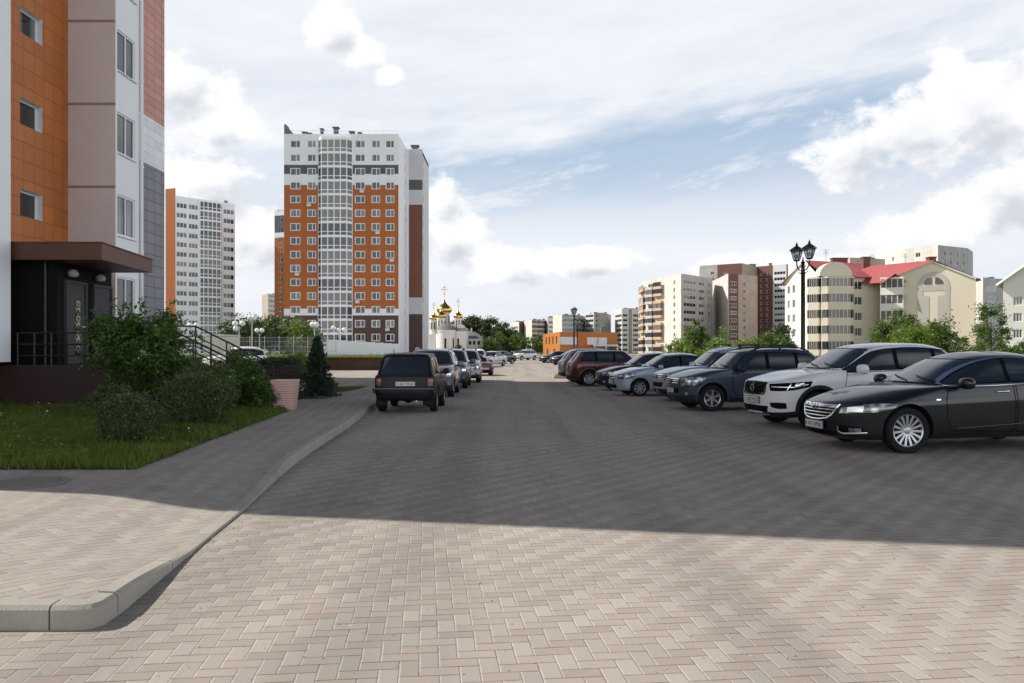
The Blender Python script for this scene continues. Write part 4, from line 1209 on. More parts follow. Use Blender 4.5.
    for px, py, h_ in ((826, 262, 2.6), (872, 264, 2.0), (905, 268, 3.0)):
        c = at(px, 154); q = L(c); z0 = zz(py + 6, 154); mb = MB(); mb.tube([(q[0], q[1], z0), (q[0], q[1], z0 + h_ + 1)], .035, 0, 5)
        for k in range(4):
            mb.tube([(q[0] - .5, q[1], z0 + h_ + .9 - k * .25), (q[0] + .5, q[1], z0 + h_ + .9 - k * .25)], .02, 0, 4)
        mb.build('roof_aerial', M['iron'], rf)
    # white barge boards
    for p, q in ((ga + Vector((0, 0, Eg)), apex), (apex, gb + Vector((0, 0, Eg))), (pa + Vector((0, 0, E)), mid + Vector((0, 0, ridge))), (mid + Vector((0, 0, ridge)), pb + Vector((0, 0, E)))):
        mb = MB(); mb.tube([p + n * .25, q + n * .25], 0.16, 0, 4); mb.build('barge_board', M['cream_white'], b)
cream_house()

def white_house():
    A, B_ = at(1003, 122), at(1068, 118)
    b = thing('gabled_house', 'pale cream house with white gable boards at the frame edge beyond the black sedan', 'building', (A.x, A.y, 0))
    L = lambda p: (p.x - A.x, p.y - A.y)
    E = 11.9; mb = MB(); rows = [0.9 + 2.5 * k for k in range(4)]
    window_rows(b, mb, L(A), L(B_), -.2, E, [1.9, 4.3, 6.7], rows, 1.2, 1.35, (0.33, 0.66), mi=0, fw=.09)
    pa, pb = [Vector((*L(p), 0)) for p in (A, B_)]
    ap = pa.lerp(pb, 0.5) + Vector((0, 0, 15.2)); bk = Vector((10.5, 14, 0)); t = (pb - pa).normalized(); n = Vector((t.y, -t.x, 0))
    mb.quad([pa + Vector((0, 0, E)), pb + Vector((0, 0, E)), ap])
    wall(mb, L(B_), L(B_ + bk), -.2, E, [], 0); wall(mb, L(B_ + bk), L(A + bk), -.2, E, [], 0); wall(mb, L(A + bk), L(A), -.2, E, [], 0)
    mb.build('wall', [M['cream_white']], b)
    mb = MB(); e0 = pa - t * .9 + n * .7 + Vector((0, 0, E - .45)); e1 = pb + t * .9 + n * .7 + Vector((0, 0, E - .45)); a1 = ap + n * .7 + Vector((0, 0, .15))
    mb.quad([e0, a1, a1 + bk, e0 + bk][::-1]); mb.quad([a1, e1, e1 + bk, a1 + bk]); mb.build('roof', M['roof_grey'], b)
    for p, q in ((e0, a1), (a1, e1)):
        mb = MB(); mb.tube([p + n * .05, q + n * .05], .2, 0, 4); mb.build('barge_board', M['cream_white'], b)
white_house()


# ------------------------------------------------------------------ the orange store, the church and its house
def store():
    A, B_, C = at(543, 232), at(560, 200), at(617.5, 206)
    b = thing('orange_store', 'two-storey orange store with white blinds across the far parking lot', 'building', (B_.x, B_.y, 0))
    L = lambda p: (p.x - B_.x, p.y - B_.y)
    H = CAM_Z + (HORIZON - 331.8) / FPX * 200
    mb = MB(); W = (B_ - A).length
    wl = [(W * u - 1.2, W * u + 1.2, 3.2, 5.2) for u in (.22, .42, .62, .82)]
    a, t, n = wall(mb, L(A), L(B_), -.1, H, wl + [(W * u - 1.6, W * u + 1.6, .3, 1.9) for u in (.3, .7)], 0, (), .4)
    ms = window_meshes(2.4, 2.0, (0.5,), 'brick', 'glass', .1) if False else window_meshes(2.4, 2.0, (0.5,), 'pvc_grey', 'glass', .1)
    for u in (.22, .42, .62, .82):
        put_window(b, a, t, n, W * u, 3.2, ms, .3)
    W2 = (C - B_).length; f = lambda px: (px - 560) / 57.5 * W2
    ws = [(f(568), 2.5, 1.9), (f(592), 1.5, 1.8), (f(602.5), 1.3, 1.8)]
    holes = [(u - w, u + w, 3.0, 3.0 + h) for u, w, h in ws]
    strips = [(f(576.5), f(580), 1), (f(583), f(588), 1)]
    def mi(u, z):
        return 1 if any(x0 < u < x1 for x0, x1, _ in strips) and z < H - .6 else 0
    a, t, n = wall(mb, L(B_), L(C), -.1, H, holes, mi, [('u', s_) for q in strips for s_ in q[:2]] + [H - .6], .2)
    for u, w, h in ws:
        put_window(b, a, t, n, u, 3.0, window_meshes(2 * w, h, (0.5,), 'pvc', 'blind', .12), .12, label='window with white blinds')
    bk = Vector((3, 26, 0)); wall(mb, L(C), L(C + bk), -.1, H, [], 0); wall(mb, L(C + bk), L(A + bk), -.1, H, [], 0); roof_cap(mb, [L(A), L(B_), L(C), L(C + bk), L(A + bk)], H - .2)
    mb.build('wall', [M['store_orange'], M['store_red']], b)
    mb = MB(); c = Vector((*L(at(607, 203)), 0))
    mb.span(c.x - 3.6, c.x + 2.6, c.y - 2.5, c.y + .2, 2.55, 2.95); 
    for x in (-3.4, -.5, 2.4):
        mb.span(c.x + x - .12, c.x + x + .12, c.y - 2.4, c.y - 2.16, 0, 2.55)
    mb.build('entrance_canopy', M['pale_grey'], b)
    mb = MB(); mb.span(c.x - 3.0, c.x + 2.2, c.y - .1, c.y + .05, 0, 2.5); mb.build('entrance', M['glass'], b)
    mb = MB(); q = L(at(605, 212)); mb.span(q[0] - 1.2, q[0] + 1.2, q[1] - .8, q[1] + .8, H - .2, H + 1.6); mb.build('roof_unit', M['roof_grey'], b)
M['blind'] = pmat('white_blind', (0.62, 0.63, 0.62), 0.6)
store()

def church():
    d = 220.0; s = d / FPX
    c = at(451, d)
    b = thing('church', 'white church with gold onion domes behind the left row of cars', 'church', (c.x, c.y, 0))
    X = lambda px: (px - 451) * s
    Z = lambda py: CAM_Z + (HORIZON - py) * s
    mb = MB()
    mb.span(X(436), X(466), 2.0, 13.0, 0, Z(328)); mb.span(X(428), X(436.5), 3.0, 12.0, 0, Z(334))
    mb.lathe([(2.9, 0), (2.9, Z(331))], (X(446), 2.2, 0), 24, 0); mb.span(X(456), X(466), 0.8, 2.0, 0, Z(331))
    mb.lathe([(3.05, Z(331.5)), (3.05, Z(330))], (X(446), 2.2, 0), 24, 0)
    for px in (443, 452, 460):                       # zakomara gables
        pts = [(X(px) + 1.3 * math.cos(q), 1.9, Z(328) + 1.1 * math.sin(q)) for q in np.linspace(0, math.pi, 11)]
        mb.quad(pts[::-1]); mb.grid([pts, [(p[0], p[1] + 2, p[2]) for p in pts]])
    mb.build('nave', M['plaster'], b, 35)
    mb = MB(); mb.lathe([(3.25, Z(330)), (2.2, Z(326)), (0.6, Z(324.5)), (0, Z(324.4))], (X(446), 2.4, 0), 24, 0)
    x0, x1 = X(433), X(467.5); mb.hexa([(x0, .6, Z(330.5)), (x1, .6, Z(330.5)), (x1, 13.3, Z(329)), (x0, 13.3, Z(329)), (x0 + 1, 4, Z(325)), (x1 - 1.5, 4, Z(325)), (x1 - 1.5, 11, Z(325)), (x0 + 1, 11, Z(325))])
    mb.build('roof', M['roof_grey'], b, 35)
    for px in (445.6, 453, 458):
        y = 2.2 - math.sqrt(max(0.01, 2.9 ** 2 - (X(px) - X(446)) ** 2)) if px < 455 else 0.8
        mb = MB(); mb.span(X(px) - .28, X(px) + .28, y - .05, y + .25, Z(348), Z(339.2)); mb.lathe([(.28, -.05), (.28, .25)], (X(px), y, Z(339.2)), 12, 0, axis='y'); mb.build('window', M['glass'], b)
    onion = [(.80, 0), (.92, .12), (1.0, .30), (1.02, .48), (.95, .68), (.76, .90), (.52, 1.10), (.33, 1.30), (.20, 1.52), (.10, 1.78), (.03, 2.1), (0, 2.12)]
    # (centre px, drum bottom, drum top, drum radius px, dome radius px, dome base py, depth)
    for px, db, dt, dr, rr, base, y, cross in ((442, 327, 312.5, 5.5, 7.8, 312.5, 7.5, 13), (440, 330, 318.5, 4.4, 5.4, 318.5, 3.6, 0), (457, 328, 318.5, 4.0, 4.8, 318.5, 5.0, 11), (431.5, 332, 320, 4.0, 4.6, 320, 6.5, 9)):
        mb = MB(); mb.lathe([(dr * s, Z(db) - 1), (dr * s, Z(dt)), (dr * s * 1.1, Z(dt) + .02), (dr * s * 1.1, Z(dt) + .25)], (X(px), y, 0), 20, 0)
        q = mb.build('drum', M['plaster'], b, 35)
        mb = MB()
        for k in range(8):
            a = k / 8 * 2 * math.pi + .3; mb.box((X(px) + dr * s * math.cos(a), y + dr * s * math.sin(a), (Z(db) + Z(dt)) / 2 + .2), (.12, .35, (Z(dt) - Z(db)) * .6), 0, a)
        mb.build('drum_window', M['glass'], q)
        mb = MB(); mb.lathe([(r * rr * s, Z(base) + .25 + h * rr * s * 0.95) for r, h in onion], (X(px), y, 0), 28, 0)
        dm = mb.build('dome', M['gold'], b, 60)
        if cross:
            top = Z(base) + .25 + 2.0 * rr * s; hh = cross * s
            mb = MB(); mb.span(X(px) - .06, X(px) + .06, y - .05, y + .05, top - .2, top + hh); mb.span(X(px) - .75 * hh / 3, X(px) + .75 * hh / 3, y - .04, y + .04, top + hh * .62, top + hh * .68)
            mb.span(X(px) - .4 * hh / 3, X(px) + .4 * hh / 3, y - .04, y + .04, top + hh * .80, top + hh * .85); mb.hexa([(X(px) - .4, y - .04, top + hh * .34), (X(px) + .4, y - .04, top + hh * .24), (X(px) + .4, y + .04, top + hh * .24), (X(px) - .4, y + .04, top + hh * .34), (X(px) - .4, y - .04, top + hh * .39), (X(px) + .4, y - .04, top + hh * .29), (X(px) + .4, y + .04, top + hh * .29), (X(px) - .4, y + .04, top + hh * .39)])
            mb.build('cross', M['gold'], dm)
church()

def parish_house():
    d = 232; s = d / FPX; c = at(474, d)
    b = thing('parish_house', 'small white house with a grey pitched roof beside the church', 'house', (c.x, c.y, 0))
    X = lambda px: (px - 474) * s; Z = lambda py: CAM_Z + (HORIZON - py) * s
    mb = MB(); rows = [1.0, Z(344)]
    window_rows(b, mb, (X(466), 0), (X(482.5), 0), 0, Z(338), [1.2, 2.4, 3.6], [0.6], .8, 1.1, (), mi=0)
    A = Vector((X(466), 0, 0)); ms = window_meshes(.9, 1.2, (), 'pvc_grey', 'glass', .06)
    for u in (1.2, 2.4, 3.7):
        put_window(b, A, Vector((1, 0, 0)), Vector((0, -1, 0)), u, Z(344.8), ms, -.06)
    wall(mb, (X(482.5), 0), (X(482.5), 8), 0, Z(338), []); wall(mb, (X(466), 8), (X(466), 0), 0, Z(338), [])
    mb.build('wall', M['plaster'], b)
    mb = MB(); e = Z(338); r = Z(331)
    P = [(X(464.5), -.5, e - .1), (X(483.5), -.5, e - .1), (X(483.5), 8.5, e - .1), (X(464.5), 8.5, e - .1)]
    R0, R1 = (X(466), 4, r), (X(474), 4, r + .1)
    mb.quad([P[0], P[1], R1, R0]); mb.quad([P[1], P[2], R1]); mb.quad([P[2], P[3], R0, R1]); mb.quad([P[3], P[0], R0])
    rf = mb.build('roof', M['roof_grey'], b)
    mb = MB(); mb.span(X(470), X(471.5), 3.5, 4.2, r - .3, r + 1); mb.build('chimney', M['plaster'], rf)
parish_house()
# ------------------------------------------------------------------ plants
def leaf_quads(C, size, g, up=0.35, aspect=0.55):
    """C (N, 3) leaf centres -> quads with random turn"""
    n = len(C)
    nrm = g.normal(0, 1, (n, 3)); nrm[:, 2] = np.abs(nrm[:, 2]) + up; nrm /= np.linalg.norm(nrm, axis=1, keepdims=True)
    r = g.normal(0, 1, (n, 3)); u = np.cross(nrm, r); u /= np.linalg.norm(u, axis=1, keepdims=True) + 1e-9; v = np.cross(nrm, u)
    s = size * g.uniform(0.6, 1.35, (n, 1))
    V = np.stack([C - u * s * .5, C + v * s * aspect * .5, C + u * s * .5, C - v * s * aspect * .5], 1)
    return V.reshape(-1, 3), np.arange(n * 4).reshape(-1, 4)

def clump_points(n, rad, clumps, cr, g, zc=0.0, shape=None, shell=0.5):
    """points in uneven clumps filling an ellipsoid of radii rad"""
    d = g.normal(0, 1, (clumps, 3)); d /= np.linalg.norm(d, axis=1, keepdims=True)
    rr = g.uniform(0.15, 1.0, (clumps, 1)) ** shell * g.uniform(0.82, 1.08, (clumps, 1))
    cc = d * rr * np.array(rad)
    if shape is not None:
        cc = shape(cc)
    k = g.integers(0, clumps, n); sz = (cr * g.uniform(0.6, 1.4, clumps))[k]
    P = cc[k] + g.normal(0, 0.48, (n, 3)) * sz[:, None] * np.array([1, 1, .75])
    P[:, 2] += zc
    return P, cc + np.array([0, 0, zc])

def tree(label, loc, h, rad, zc, n, leaf, clumps, mat, seed, group=None, name='tree', trunk_r=0.12, cr=None, lean=0.0):
    g = np.random.default_rng(seed); r_ = random.Random(seed)
    t = thing(name, label, 'tree' if 'tree' in name or 'spruce' in name else 'shrub', loc, 0, group)
    P, cc = clump_points(n, rad, clumps, cr or min(rad) * 0.42, g, zc)
    P = P[P[:, 2] > 0.03]
    V, Fc = leaf_quads(P, leaf, g)
    link('crown', np_mesh('crown', V, Fc, M[mat]), t)
    mb = MB(); top = zc + rad[2] * 0.35
    base = Vector((0, 0, -0.05)); mid = Vector((lean * .5, 0, top * .5)); mb.tube([base, mid, Vector((lean, 0, top))], [trunk_r, trunk_r * .75, trunk_r * .25], 0, 8)
    for k in range(min(14, len(cc))):
        c = Vector(cc[k]); s = base.lerp(Vector((lean, 0, top)), r_.uniform(.35, .85)); m = s.lerp(c, .55) + Vector((0, 0, -.06 * h))
        mb.tube([s, m, c], [trunk_r * .4, trunk_r * .25, trunk_r * .08], 0, 5)
    mb.build('trunk', M['bark'], t, 60)
    return t

def conifer(label, loc, h, r, n, leaf, mat, seed, group=None, name='spruce_tree', trunk_r=0.06, z0=0.05, levels=14, droop=0.25):
    g = np.random.default_rng(seed)
    t = thing(name, label, 'tree', loc, 0, group); pts = []; mb = MB()
    mb.tube([(0, 0, -0.05), (0, 0, h * .97)], [trunk_r, trunk_r * .15], 0, 7)
    per = max(1, n // (levels * 9))
    for L_ in range(levels):
        f = L_ / (levels - 1); z = z0 + (h - z0) * (0.02 + 0.95 * f); R_ = r * (1 - f) ** 0.85 * g.uniform(.82, 1.12) + 0.04 * h * .3
        for k in range(9):
            a = 2 * np.pi * (k / 9 + L_ * .37) + g.normal(0, .12); rl = R_ * g.uniform(.7, 1.12); s = g.uniform(0.1, 1, per) ** .8
            x = np.cos(a) * rl * s; y = np.sin(a) * rl * s; w = (0.14 * r) * (1.1 - s)
            zz = z - droop * rl * s + 0.18 * rl * s ** 2
            pts.append(np.c_[x + g.normal(0, 1, per) * w * .8, y + g.normal(0, 1, per) * w * .8, zz + g.normal(0, .035 * r + .01, per)])
            mb.tube([(0, 0, z), (np.cos(a) * rl * .9, np.sin(a) * rl * .9, z - droop * rl * .9 + .15 * rl)], [trunk_r * .25, trunk_r * .08], 0, 4)
    P = np.concatenate(pts); P = P[P[:, 2] > 0.0]
    V, Fc = leaf_quads(P, leaf, g, .2, .35)
    link('crown', np_mesh('crown', V, Fc, M[mat]), t); mb.build('trunk', M['bark'], t, 60)
    return t

def shrub(label, px, d, rad, n, leaf, mat, seed, clumps=40, zc=None, cr=None, round_=False, z=WALK_Z, flowers=0, name='shrub', group=None, shoots=0):
    g = np.random.default_rng(seed); p = at(px, d, z=z)
    t = thing(name, label, 'shrub', p, 0, group); zc = rad[2] * .92 if zc is None else zc
    if round_:
        u = g.normal(0, 1, (n, 3)); u /= np.linalg.norm(u, axis=1, keepdims=True)
        lump = 1 + 0.16 * np.sin(u[:, :1] * 5 + 1) * np.cos(u[:, 1:2] * 6) + 0.07 * np.sin(u[:, 2:3] * 11 + u[:, :1] * 7)
        P = u * np.array(rad) * lump * (g.uniform(.35, 1.0, (n, 1)) ** .28) + np.array([0, 0, zc]) + g.normal(0, .025, (n, 3)) * np.where(g.random((n, 1)) < .12, 3.2, 1)
        cc = P[:12] * .8
    else:
        P, cc = clump_points(n, rad, clumps, cr or min(rad) * .32, g, zc)
    shoot_lines = []
    if shoots:                                           # stray shoots standing out of the crown
        add = []
        for k in range(shoots):
            d_ = g.normal(0, 1, 3); d_[2] = abs(d_[2]) + .25; d_ /= np.linalg.norm(d_)
            c0 = np.array([0, 0, zc]) + d_ * np.array(rad) * .55; c1 = np.array([0, 0, zc]) + d_ * np.array(rad) * g.uniform(1.05, 1.28)
            shoot_lines.append((Vector(c0), Vector(c1))); q = g.uniform(0.2, 1, 26)[:, None]
            add.append(c0 + (c1 - c0) * q + g.normal(0, leaf * .45, (26, 3)))
        P = np.concatenate([P] + add)
    P = P[P[:, 2] > 0.02]
    V, Fc = leaf_quads(P, leaf, g)
    link('crown', np_mesh('crown', V, Fc, M[mat]), t)
    mb = MB()
    for a_, b_ in shoot_lines:
        mb.tube([a_, b_], [.009, .003], 0, 4)
    for k in range(min(12, len(cc))):
        c = cc[k]; a = Vector((c[0] * .12, c[1] * .12, -.03)); mb.tube([a, a.lerp(Vector(c), .5) + Vector((0, 0, .05)), Vector(c)], [.022, .015, .006], 0, 5)
    mb.build('stem', M['bark'], t, 60)
    if flowers:
        k = g.integers(0, len(P), flowers); Q = P[k]; Q = Q * np.array([1.08, 1.08, 1.03])
        V, Fc = leaf_quads(Q, leaf * 1.2, g, .2, 1.0); link('blossom', np_mesh('blossom', V, Fc, M['flower']), t)
    return t

# the shrubs of the lawn and the entrance
shrub('largest leafy shrub, reaching up to the porch canopy beside the stairs', 143, 19.2, (1.28, 1.0, 1.18), 11000, 0.115, 'leaf_shrub', 11, 80, zc=1.38, cr=.27, shoots=26)
shrub('rounded clipped shrub nearest to the pavement corner on the lawn', 129, 12.5, (.47, .47, .39), 9000, 0.042, 'leaf_round', 12, round_=True, zc=.38, shoots=26)
shrub('wide rounded dark shrub behind the nearest round one', 197, 15.2, (.66, .60, .50), 12000, 0.05, 'leaf_round', 13, round_=True, zc=.50, shoots=34)
shrub('loose flowering shrub below the stair railing', 216, 18.6, (.78, .6, .62), 6500, 0.07, 'leaf_shrub', 14, 30, flowers=24, shoots=24)
shrub('taller leafy shrub at the foot of the stairs', 238, 19.9, (.55, .6, .72), 6000, 0.08, 'leaf_shrub', 15, 26, flowers=10, shoots=24)
shrub('low shrub next to the pink bin', 262, 19.2, (.36, .4, .36), 2800, 0.06, 'leaf_shrub', 16, 18)
shrub('grey-green low shrub in front of the porch base', 113, 17.2, (.62, .45, .38), 4200, 0.06, 'leaf_round', 17, 20)
shrub('small leafy shrub left of the pink bin by the bench', 250, 22.5, (.62, .5, .52), 4200, 0.08, 'leaf_shrub', 18, 20)

def hedge():
    g = np.random.default_rng(31); x0, x1 = at(228, 27.2).x, at(300, 27.2).x
    t = thing('hedge', 'dark clipped hedge behind the bench', 'hedge', ((x0 + x1) / 2, 27.2, WALK_Z))
    n = 11000; W = x1 - x0
    P = np.c_[g.uniform(-W / 2, W / 2, n), g.uniform(-.45, .45, n), g.uniform(0, 1, n) ** .7 * 1.12]
    P[:, 2] *= 1 + .07 * np.sin(P[:, 0] * 3.1) + .05 * np.sin(P[:, 0] * 7.7 + 1)
    P += g.normal(0, .04, (n, 3)); P = P[P[:, 2] > .02]
    V, Fc = leaf_quads(P, .085, g); link('crown', np_mesh('crown', V, Fc, M['leaf_dark']), t)
    mb = MB()
    for x in np.linspace(-W / 2 + .2, W / 2 - .2, 12):
        mb.tube([(x, 0, -.02), (x + .1, 0, .8)], [.025, .01], 0, 5)
    mb.build('stem', M['bark'], t)
hedge()
for i, (px, d, r, h, m, lab) in enumerate(((279, 31, .45, .55, 'leaf_bright', 'yellow-green low shrub peeping over the hedge'),
                                         (300, 40, .8, .9, 'leaf_bright', 'pale yellow shrub in front of the mesh fence'),
                                         (244, 33, .7, .65, 'leaf_mid', 'mid-green low shrub over the left end of the hedge'))):
    shrub(lab, px, d, (r, r, h), 2600, .09, m, 40 + i, 16)
conifer('small dark spruce beside the bench', at(317.5, 24.3, z=WALK_Z), 1.86, .66, 14000, .085, 'needle', 21, trunk_r=.04, levels=15, z0=.12)

# trees in front of the left towers
far = [(244, 108, 6.4, 3.2), (258, 120, 7.2, 3.6), (270, 112, 6.0, 3.0), (281, 118, 6.6, 2.8), (238, 125, 4.8, 3.0)]
labs = ['dark bushy tree between the white tower and the globe lamps', 'tallest dark tree left of the slim orange tower', 'dark tree below the slim orange tower',
        'low dark tree touching the slim orange tower', 'short dark tree at the foot of the white tower']
for i, (px, d, h, r) in enumerate(far):
    tree(labs[i], at(px, d), h, (r, r, h * .42), h * .56, 2600, .42, 34, 'leaf_dark', 60 + i, 'dark trees below the towers', trunk_r=.2)
for i, (px, d, h, r, lab) in enumerate(((294, 105, 4.4, 1.9, 'grey-green tree against the brown foot of the orange tower'), (304, 100, 5.0, 1.9, 'thin pale tree left of the spruce top'), (312, 108, 4.0, 1.4, 'smallest pale tree before the glazed balconies'))):
    tree(lab, at(px, d, z=1.0), h, (r, r, h * .42), h * .58, 1300, .32, 22, 'leaf_mid', 70 + i, trunk_r=.1)

# the conifer wood behind the church: separate crowns
wood = [(463, 318, 252), (470, 315, 258), (477, 314, 256), (484, 313.5, 255), (490, 316, 250), (496, 320, 262), (503, 326, 246), (510, 329, 255), (458, 321, 262), (452, 326, 268)]
wl = ['dark pine rising directly right of the church dome', 'dark pine behind the roof of the parish house', 'broad dark pine over the parish house chimney', 'tallest dark pine of the wood behind the church',
      'dark pine at the right shoulder of the tallest one', 'dark pine standing back in the gap of the wood', 'lower dark pine near the white car', 'last dark pine of the wood, before the far white blocks', 'dark pine partly hidden by the right church dome', 'dark pine hidden behind the church roof']
for i, (px, py, d) in enumerate(wood):
    h = CAM_Z + (HORIZON - py) / FPX * d
    t = tree(wl[i], at(px, d), h, (3.5 + (i % 3) * .5, 2.8, h * .48), h * .53, 6500, .60, 44, 'leaf_dark', 80 + i, 'pines behind the church', 'pine_tree', .25)
for i, (px, py, d, lab) in enumerate(((499, 333, 228, 'bright green round tree before the dark pines'), (488, 338, 222, 'low green tree next to the parish house'), (516, 331, 236, 'grey-green tree under the far red-brown block'), (525, 336, 234, 'green tree behind the white parked car'), (536, 334, 238, 'pale tree beside the orange store'), (541, 341, 236, 'small tree at the store corner'))):
    h = CAM_Z + (HORIZON - py) / FPX * d
    tree(lab, at(px, d), h, (2.3, 2.2, h * .45), h * .55, 1500, .42, 24, 'leaf_mid', 95 + i, 'broadleaf trees at the far lot', trunk_r=.15)
shrub('dark evergreen bush on the pavement before the church', 452, 92, (1.8, 1.4, 1.3), 2500, .22, 'leaf_dark', 110, 24, z=0, zc=.9)
for i, (px, d, r, h) in enumerate(((503, 175, 3.2, 1.9), (493, 180, 2.4, 1.6), (512, 178, 2.4, 1.5))):
    shrub(['wide dark hedge-like bush at the end of the street', 'dark bush left of the wide one at the street end', 'dark bush right of the wide one at the street end'][i], px, d, (r, 1.5, h), 1600, .3, 'leaf_dark', 120 + i, 20, z=0, zc=h * .8)

# trees on the right, beyond the parked cars
right = [(698, 64, 317, 1.05, 'leaf_mid', 2, 'upright green tree before the grey face of the long block'),
         (675, 60, 341, 1.0, 'leaf_bright', 1, 'bright low bush over the silver sedan roof'), (686, 58, 340.5, .9, 'leaf_bright', 1, 'bright bush left of the upright green tree'),
         (712, 56, 334, 1.35, 'leaf_bright', 1, 'bright rounded bush right of the upright green tree'), (730, 58, 331.5, 1.5, 'leaf_bright', 1, 'largest bright bush over the slate car'),
         (749, 60, 338, 1.2, 'leaf_bright', 1, 'lower bright bush at the right of the largest one'), (768, 66, 330, 1.3, 'leaf_mid', 2, 'darker tree left of the double lamp post'),
         (782, 75, 320, 1.2, 'leaf_dark', 2, 'slim dark tree below the brick tower'),
         (884, 66, 318, 1.25, 'leaf_mid', 2, 'pale loose tree at the left of the house trees'), (905, 64, 301, 1.35, 'leaf_mid', 2, 'tallest loose tree before the arched gable'),
         (935, 60, 313, 1.5, 'leaf_shrub', 2, 'round dense tree before the arched gable'), (917, 58, 322, 1.3, 'leaf_bright', 2, 'bright tree between the loose and the round tree'),
         (896, 56, 330, 1.2, 'leaf_bright', 1, 'bright low bush under the tallest loose tree'),
         (991, 70, 298, 1.35, 'leaf_mid', 2, 'tall columnar birch-like tree by the second cream house'), (962, 62, 334, 1.4, 'leaf_mid', 1, 'low bush under the plain gable wall'), (978, 58, 340, 1.2, 'leaf_mid', 1, 'low bush at the foot of the columnar tree'),
         (1008, 58, 338, 1.2, 'leaf_mid', 1, 'low bush before the second cream house'), (1028, 60, 336, 1.3, 'leaf_mid', 1, 'low bush at the frame edge over the black sedan')]
for i, (px, d, py, r, m, k, lab) in enumerate(right):
    h = CAM_Z + (HORIZON - py) / FPX * d
    if k == 2:
        tall = 1.0 if px not in (991,) else 1.0
        tree(lab, at(px, d), h, (r, r, h * .44), h * .55, 4200, .20, 34, m, 140 + i, 'trees beyond the parked cars', trunk_r=.09)
    else:
        shrub(lab, px, d, (r, r, h * .5), 3000, .17, m, 140 + i, 26, z=0, zc=h * .5, name='bush', group='bushes beyond the parked cars')

# broad-leaved weeds in the lawn, grit swept along the paving
def lawn_weeds():
    g = np.random.default_rng(210); n = 240
    x = g.uniform(-12.5, -4.8, n); y = g.uniform(9.9, 19.5, n); k = inside(LAWN, x, y); x, y = x[k], y[k]; pts = []
    for a, b in zip(x, y):
        m = g.integers(8, 26); r = g.uniform(.05, .22); pts.append(np.c_[a + g.normal(0, r, m), b + g.normal(0, r, m), WALK_Z + g.uniform(.03, .13, m)])
    P = np.concatenate(pts); P = P[inside(LAWN, P[:, 0], P[:, 1])]; V, F = leaf_quads(P, .055, g, 1.2, .7); stuff(link('lawn_weeds', np_mesh('lawn_weeds', V, F, M['leaf_bright'])))
    k = g.integers(0, len(P), 46); Q = P[k] + np.array([0, 0, .09]); V, F = leaf_quads(Q, .034, g, 1.5, 1.0); stuff(link('lawn_flowers', np_mesh('lawn_flowers', V, F, M['flower'])))
lawn_weeds()
def grit():
    g = np.random.default_rng(211); n = 1500
    x = g.uniform(-5, 6, n); y = 2.6 + 9 * g.random(n) ** 1.6
    e = 700; t = g.uniform(4.7, 16, e); kx = np.interp(t, [p.y for p in KERB if p.y > 4.7], [p.x for p in KERB if p.y > 4.7]); x = np.r_[x, kx + np.abs(g.normal(0, .07, e)) + .01]; y = np.r_[y, t]
    z = np.zeros(len(x)); bad = (y > 4.5) & (x < np.interp(y, [p.y for p in KERB if p.y > 4.7], [p.x for p in KERB if p.y > 4.7])); x, y = x[~bad], y[~bad]
    s = g.uniform(.0025, .008, len(x)) * np.where(g.random(len(x)) < .04, 1.8, 1)
    o = np.array([[1, 0, 0], [-.4, .9, 0], [-.6, -.8, 0], [.1, .05, .8]]); a = g.uniform(0, 6.28, len(x)); R_ = np.stack([np.cos(a), -np.sin(a), np.sin(a), np.cos(a)], 1).reshape(-1, 2, 2)
    V = np.zeros((len(x), 4, 3)); V[:, :, :2] = np.einsum('nij,kj->nki', R_, o[:, :2]) * s[:, None, None] + np.c_[x, y][:, None, :]; V[:, :, 2] = o[:, 2] * s[:, None] + .003
    F = (np.arange(len(x))[:, None, None] * 4 + np.array([[0, 1, 3], [1, 2, 3], [2, 0, 3]])).reshape(-1, 3)
    stuff(link('grit', np_mesh('grit', V.reshape(-1, 3), F, M['grit'])))
grit()
# ------------------------------------------------------------------ vehicles
def cr(a, b, c, d, t):
    return 0.5 * ((2 * b) + (c - a) * t + (2 * a - 5 * b + 4 * c - d) * t * t + (3 * b - a - 3 * c + d) * t ** 3)

def ring_points(r, nf=13, ns=30, nr=11):
    zf, zr, xf, xr, w, af, ar, p = r
    half = []
    for i in range(nf + 1):
        th = i / nf * math.pi / 2
        half.append((xf + af * (1 - max(0, math.cos(th)) ** (2 / p)), w * math.sin(th) ** (2 / p)))
    for i in range(1, ns):
        half.append((xf + af + (xr - ar - xf - af) * i / ns, w))
    for i in range(nr + 1):
        th = (1 - i / nr) * math.pi / 2
        half.append((xr - ar * (1 - max(0, math.cos(th)) ** (2 / p)), w * max(0, math.sin(th)) ** (2 / p)))
    xm, hl = (xf + xr) / 2, max(.3, (xr - xf) / 2); out = []
    for x, y in half:
        yy = y * (1 - 0.035 * ((x - xm) / hl) ** 2)
        s = (x - xf) / max(1e-4, xr - xf)
        out.append((x, yy, zf + (zr - zf) * s))
    return out + [(x, -y, z) for x, y, z in out[-2:0:-1]]

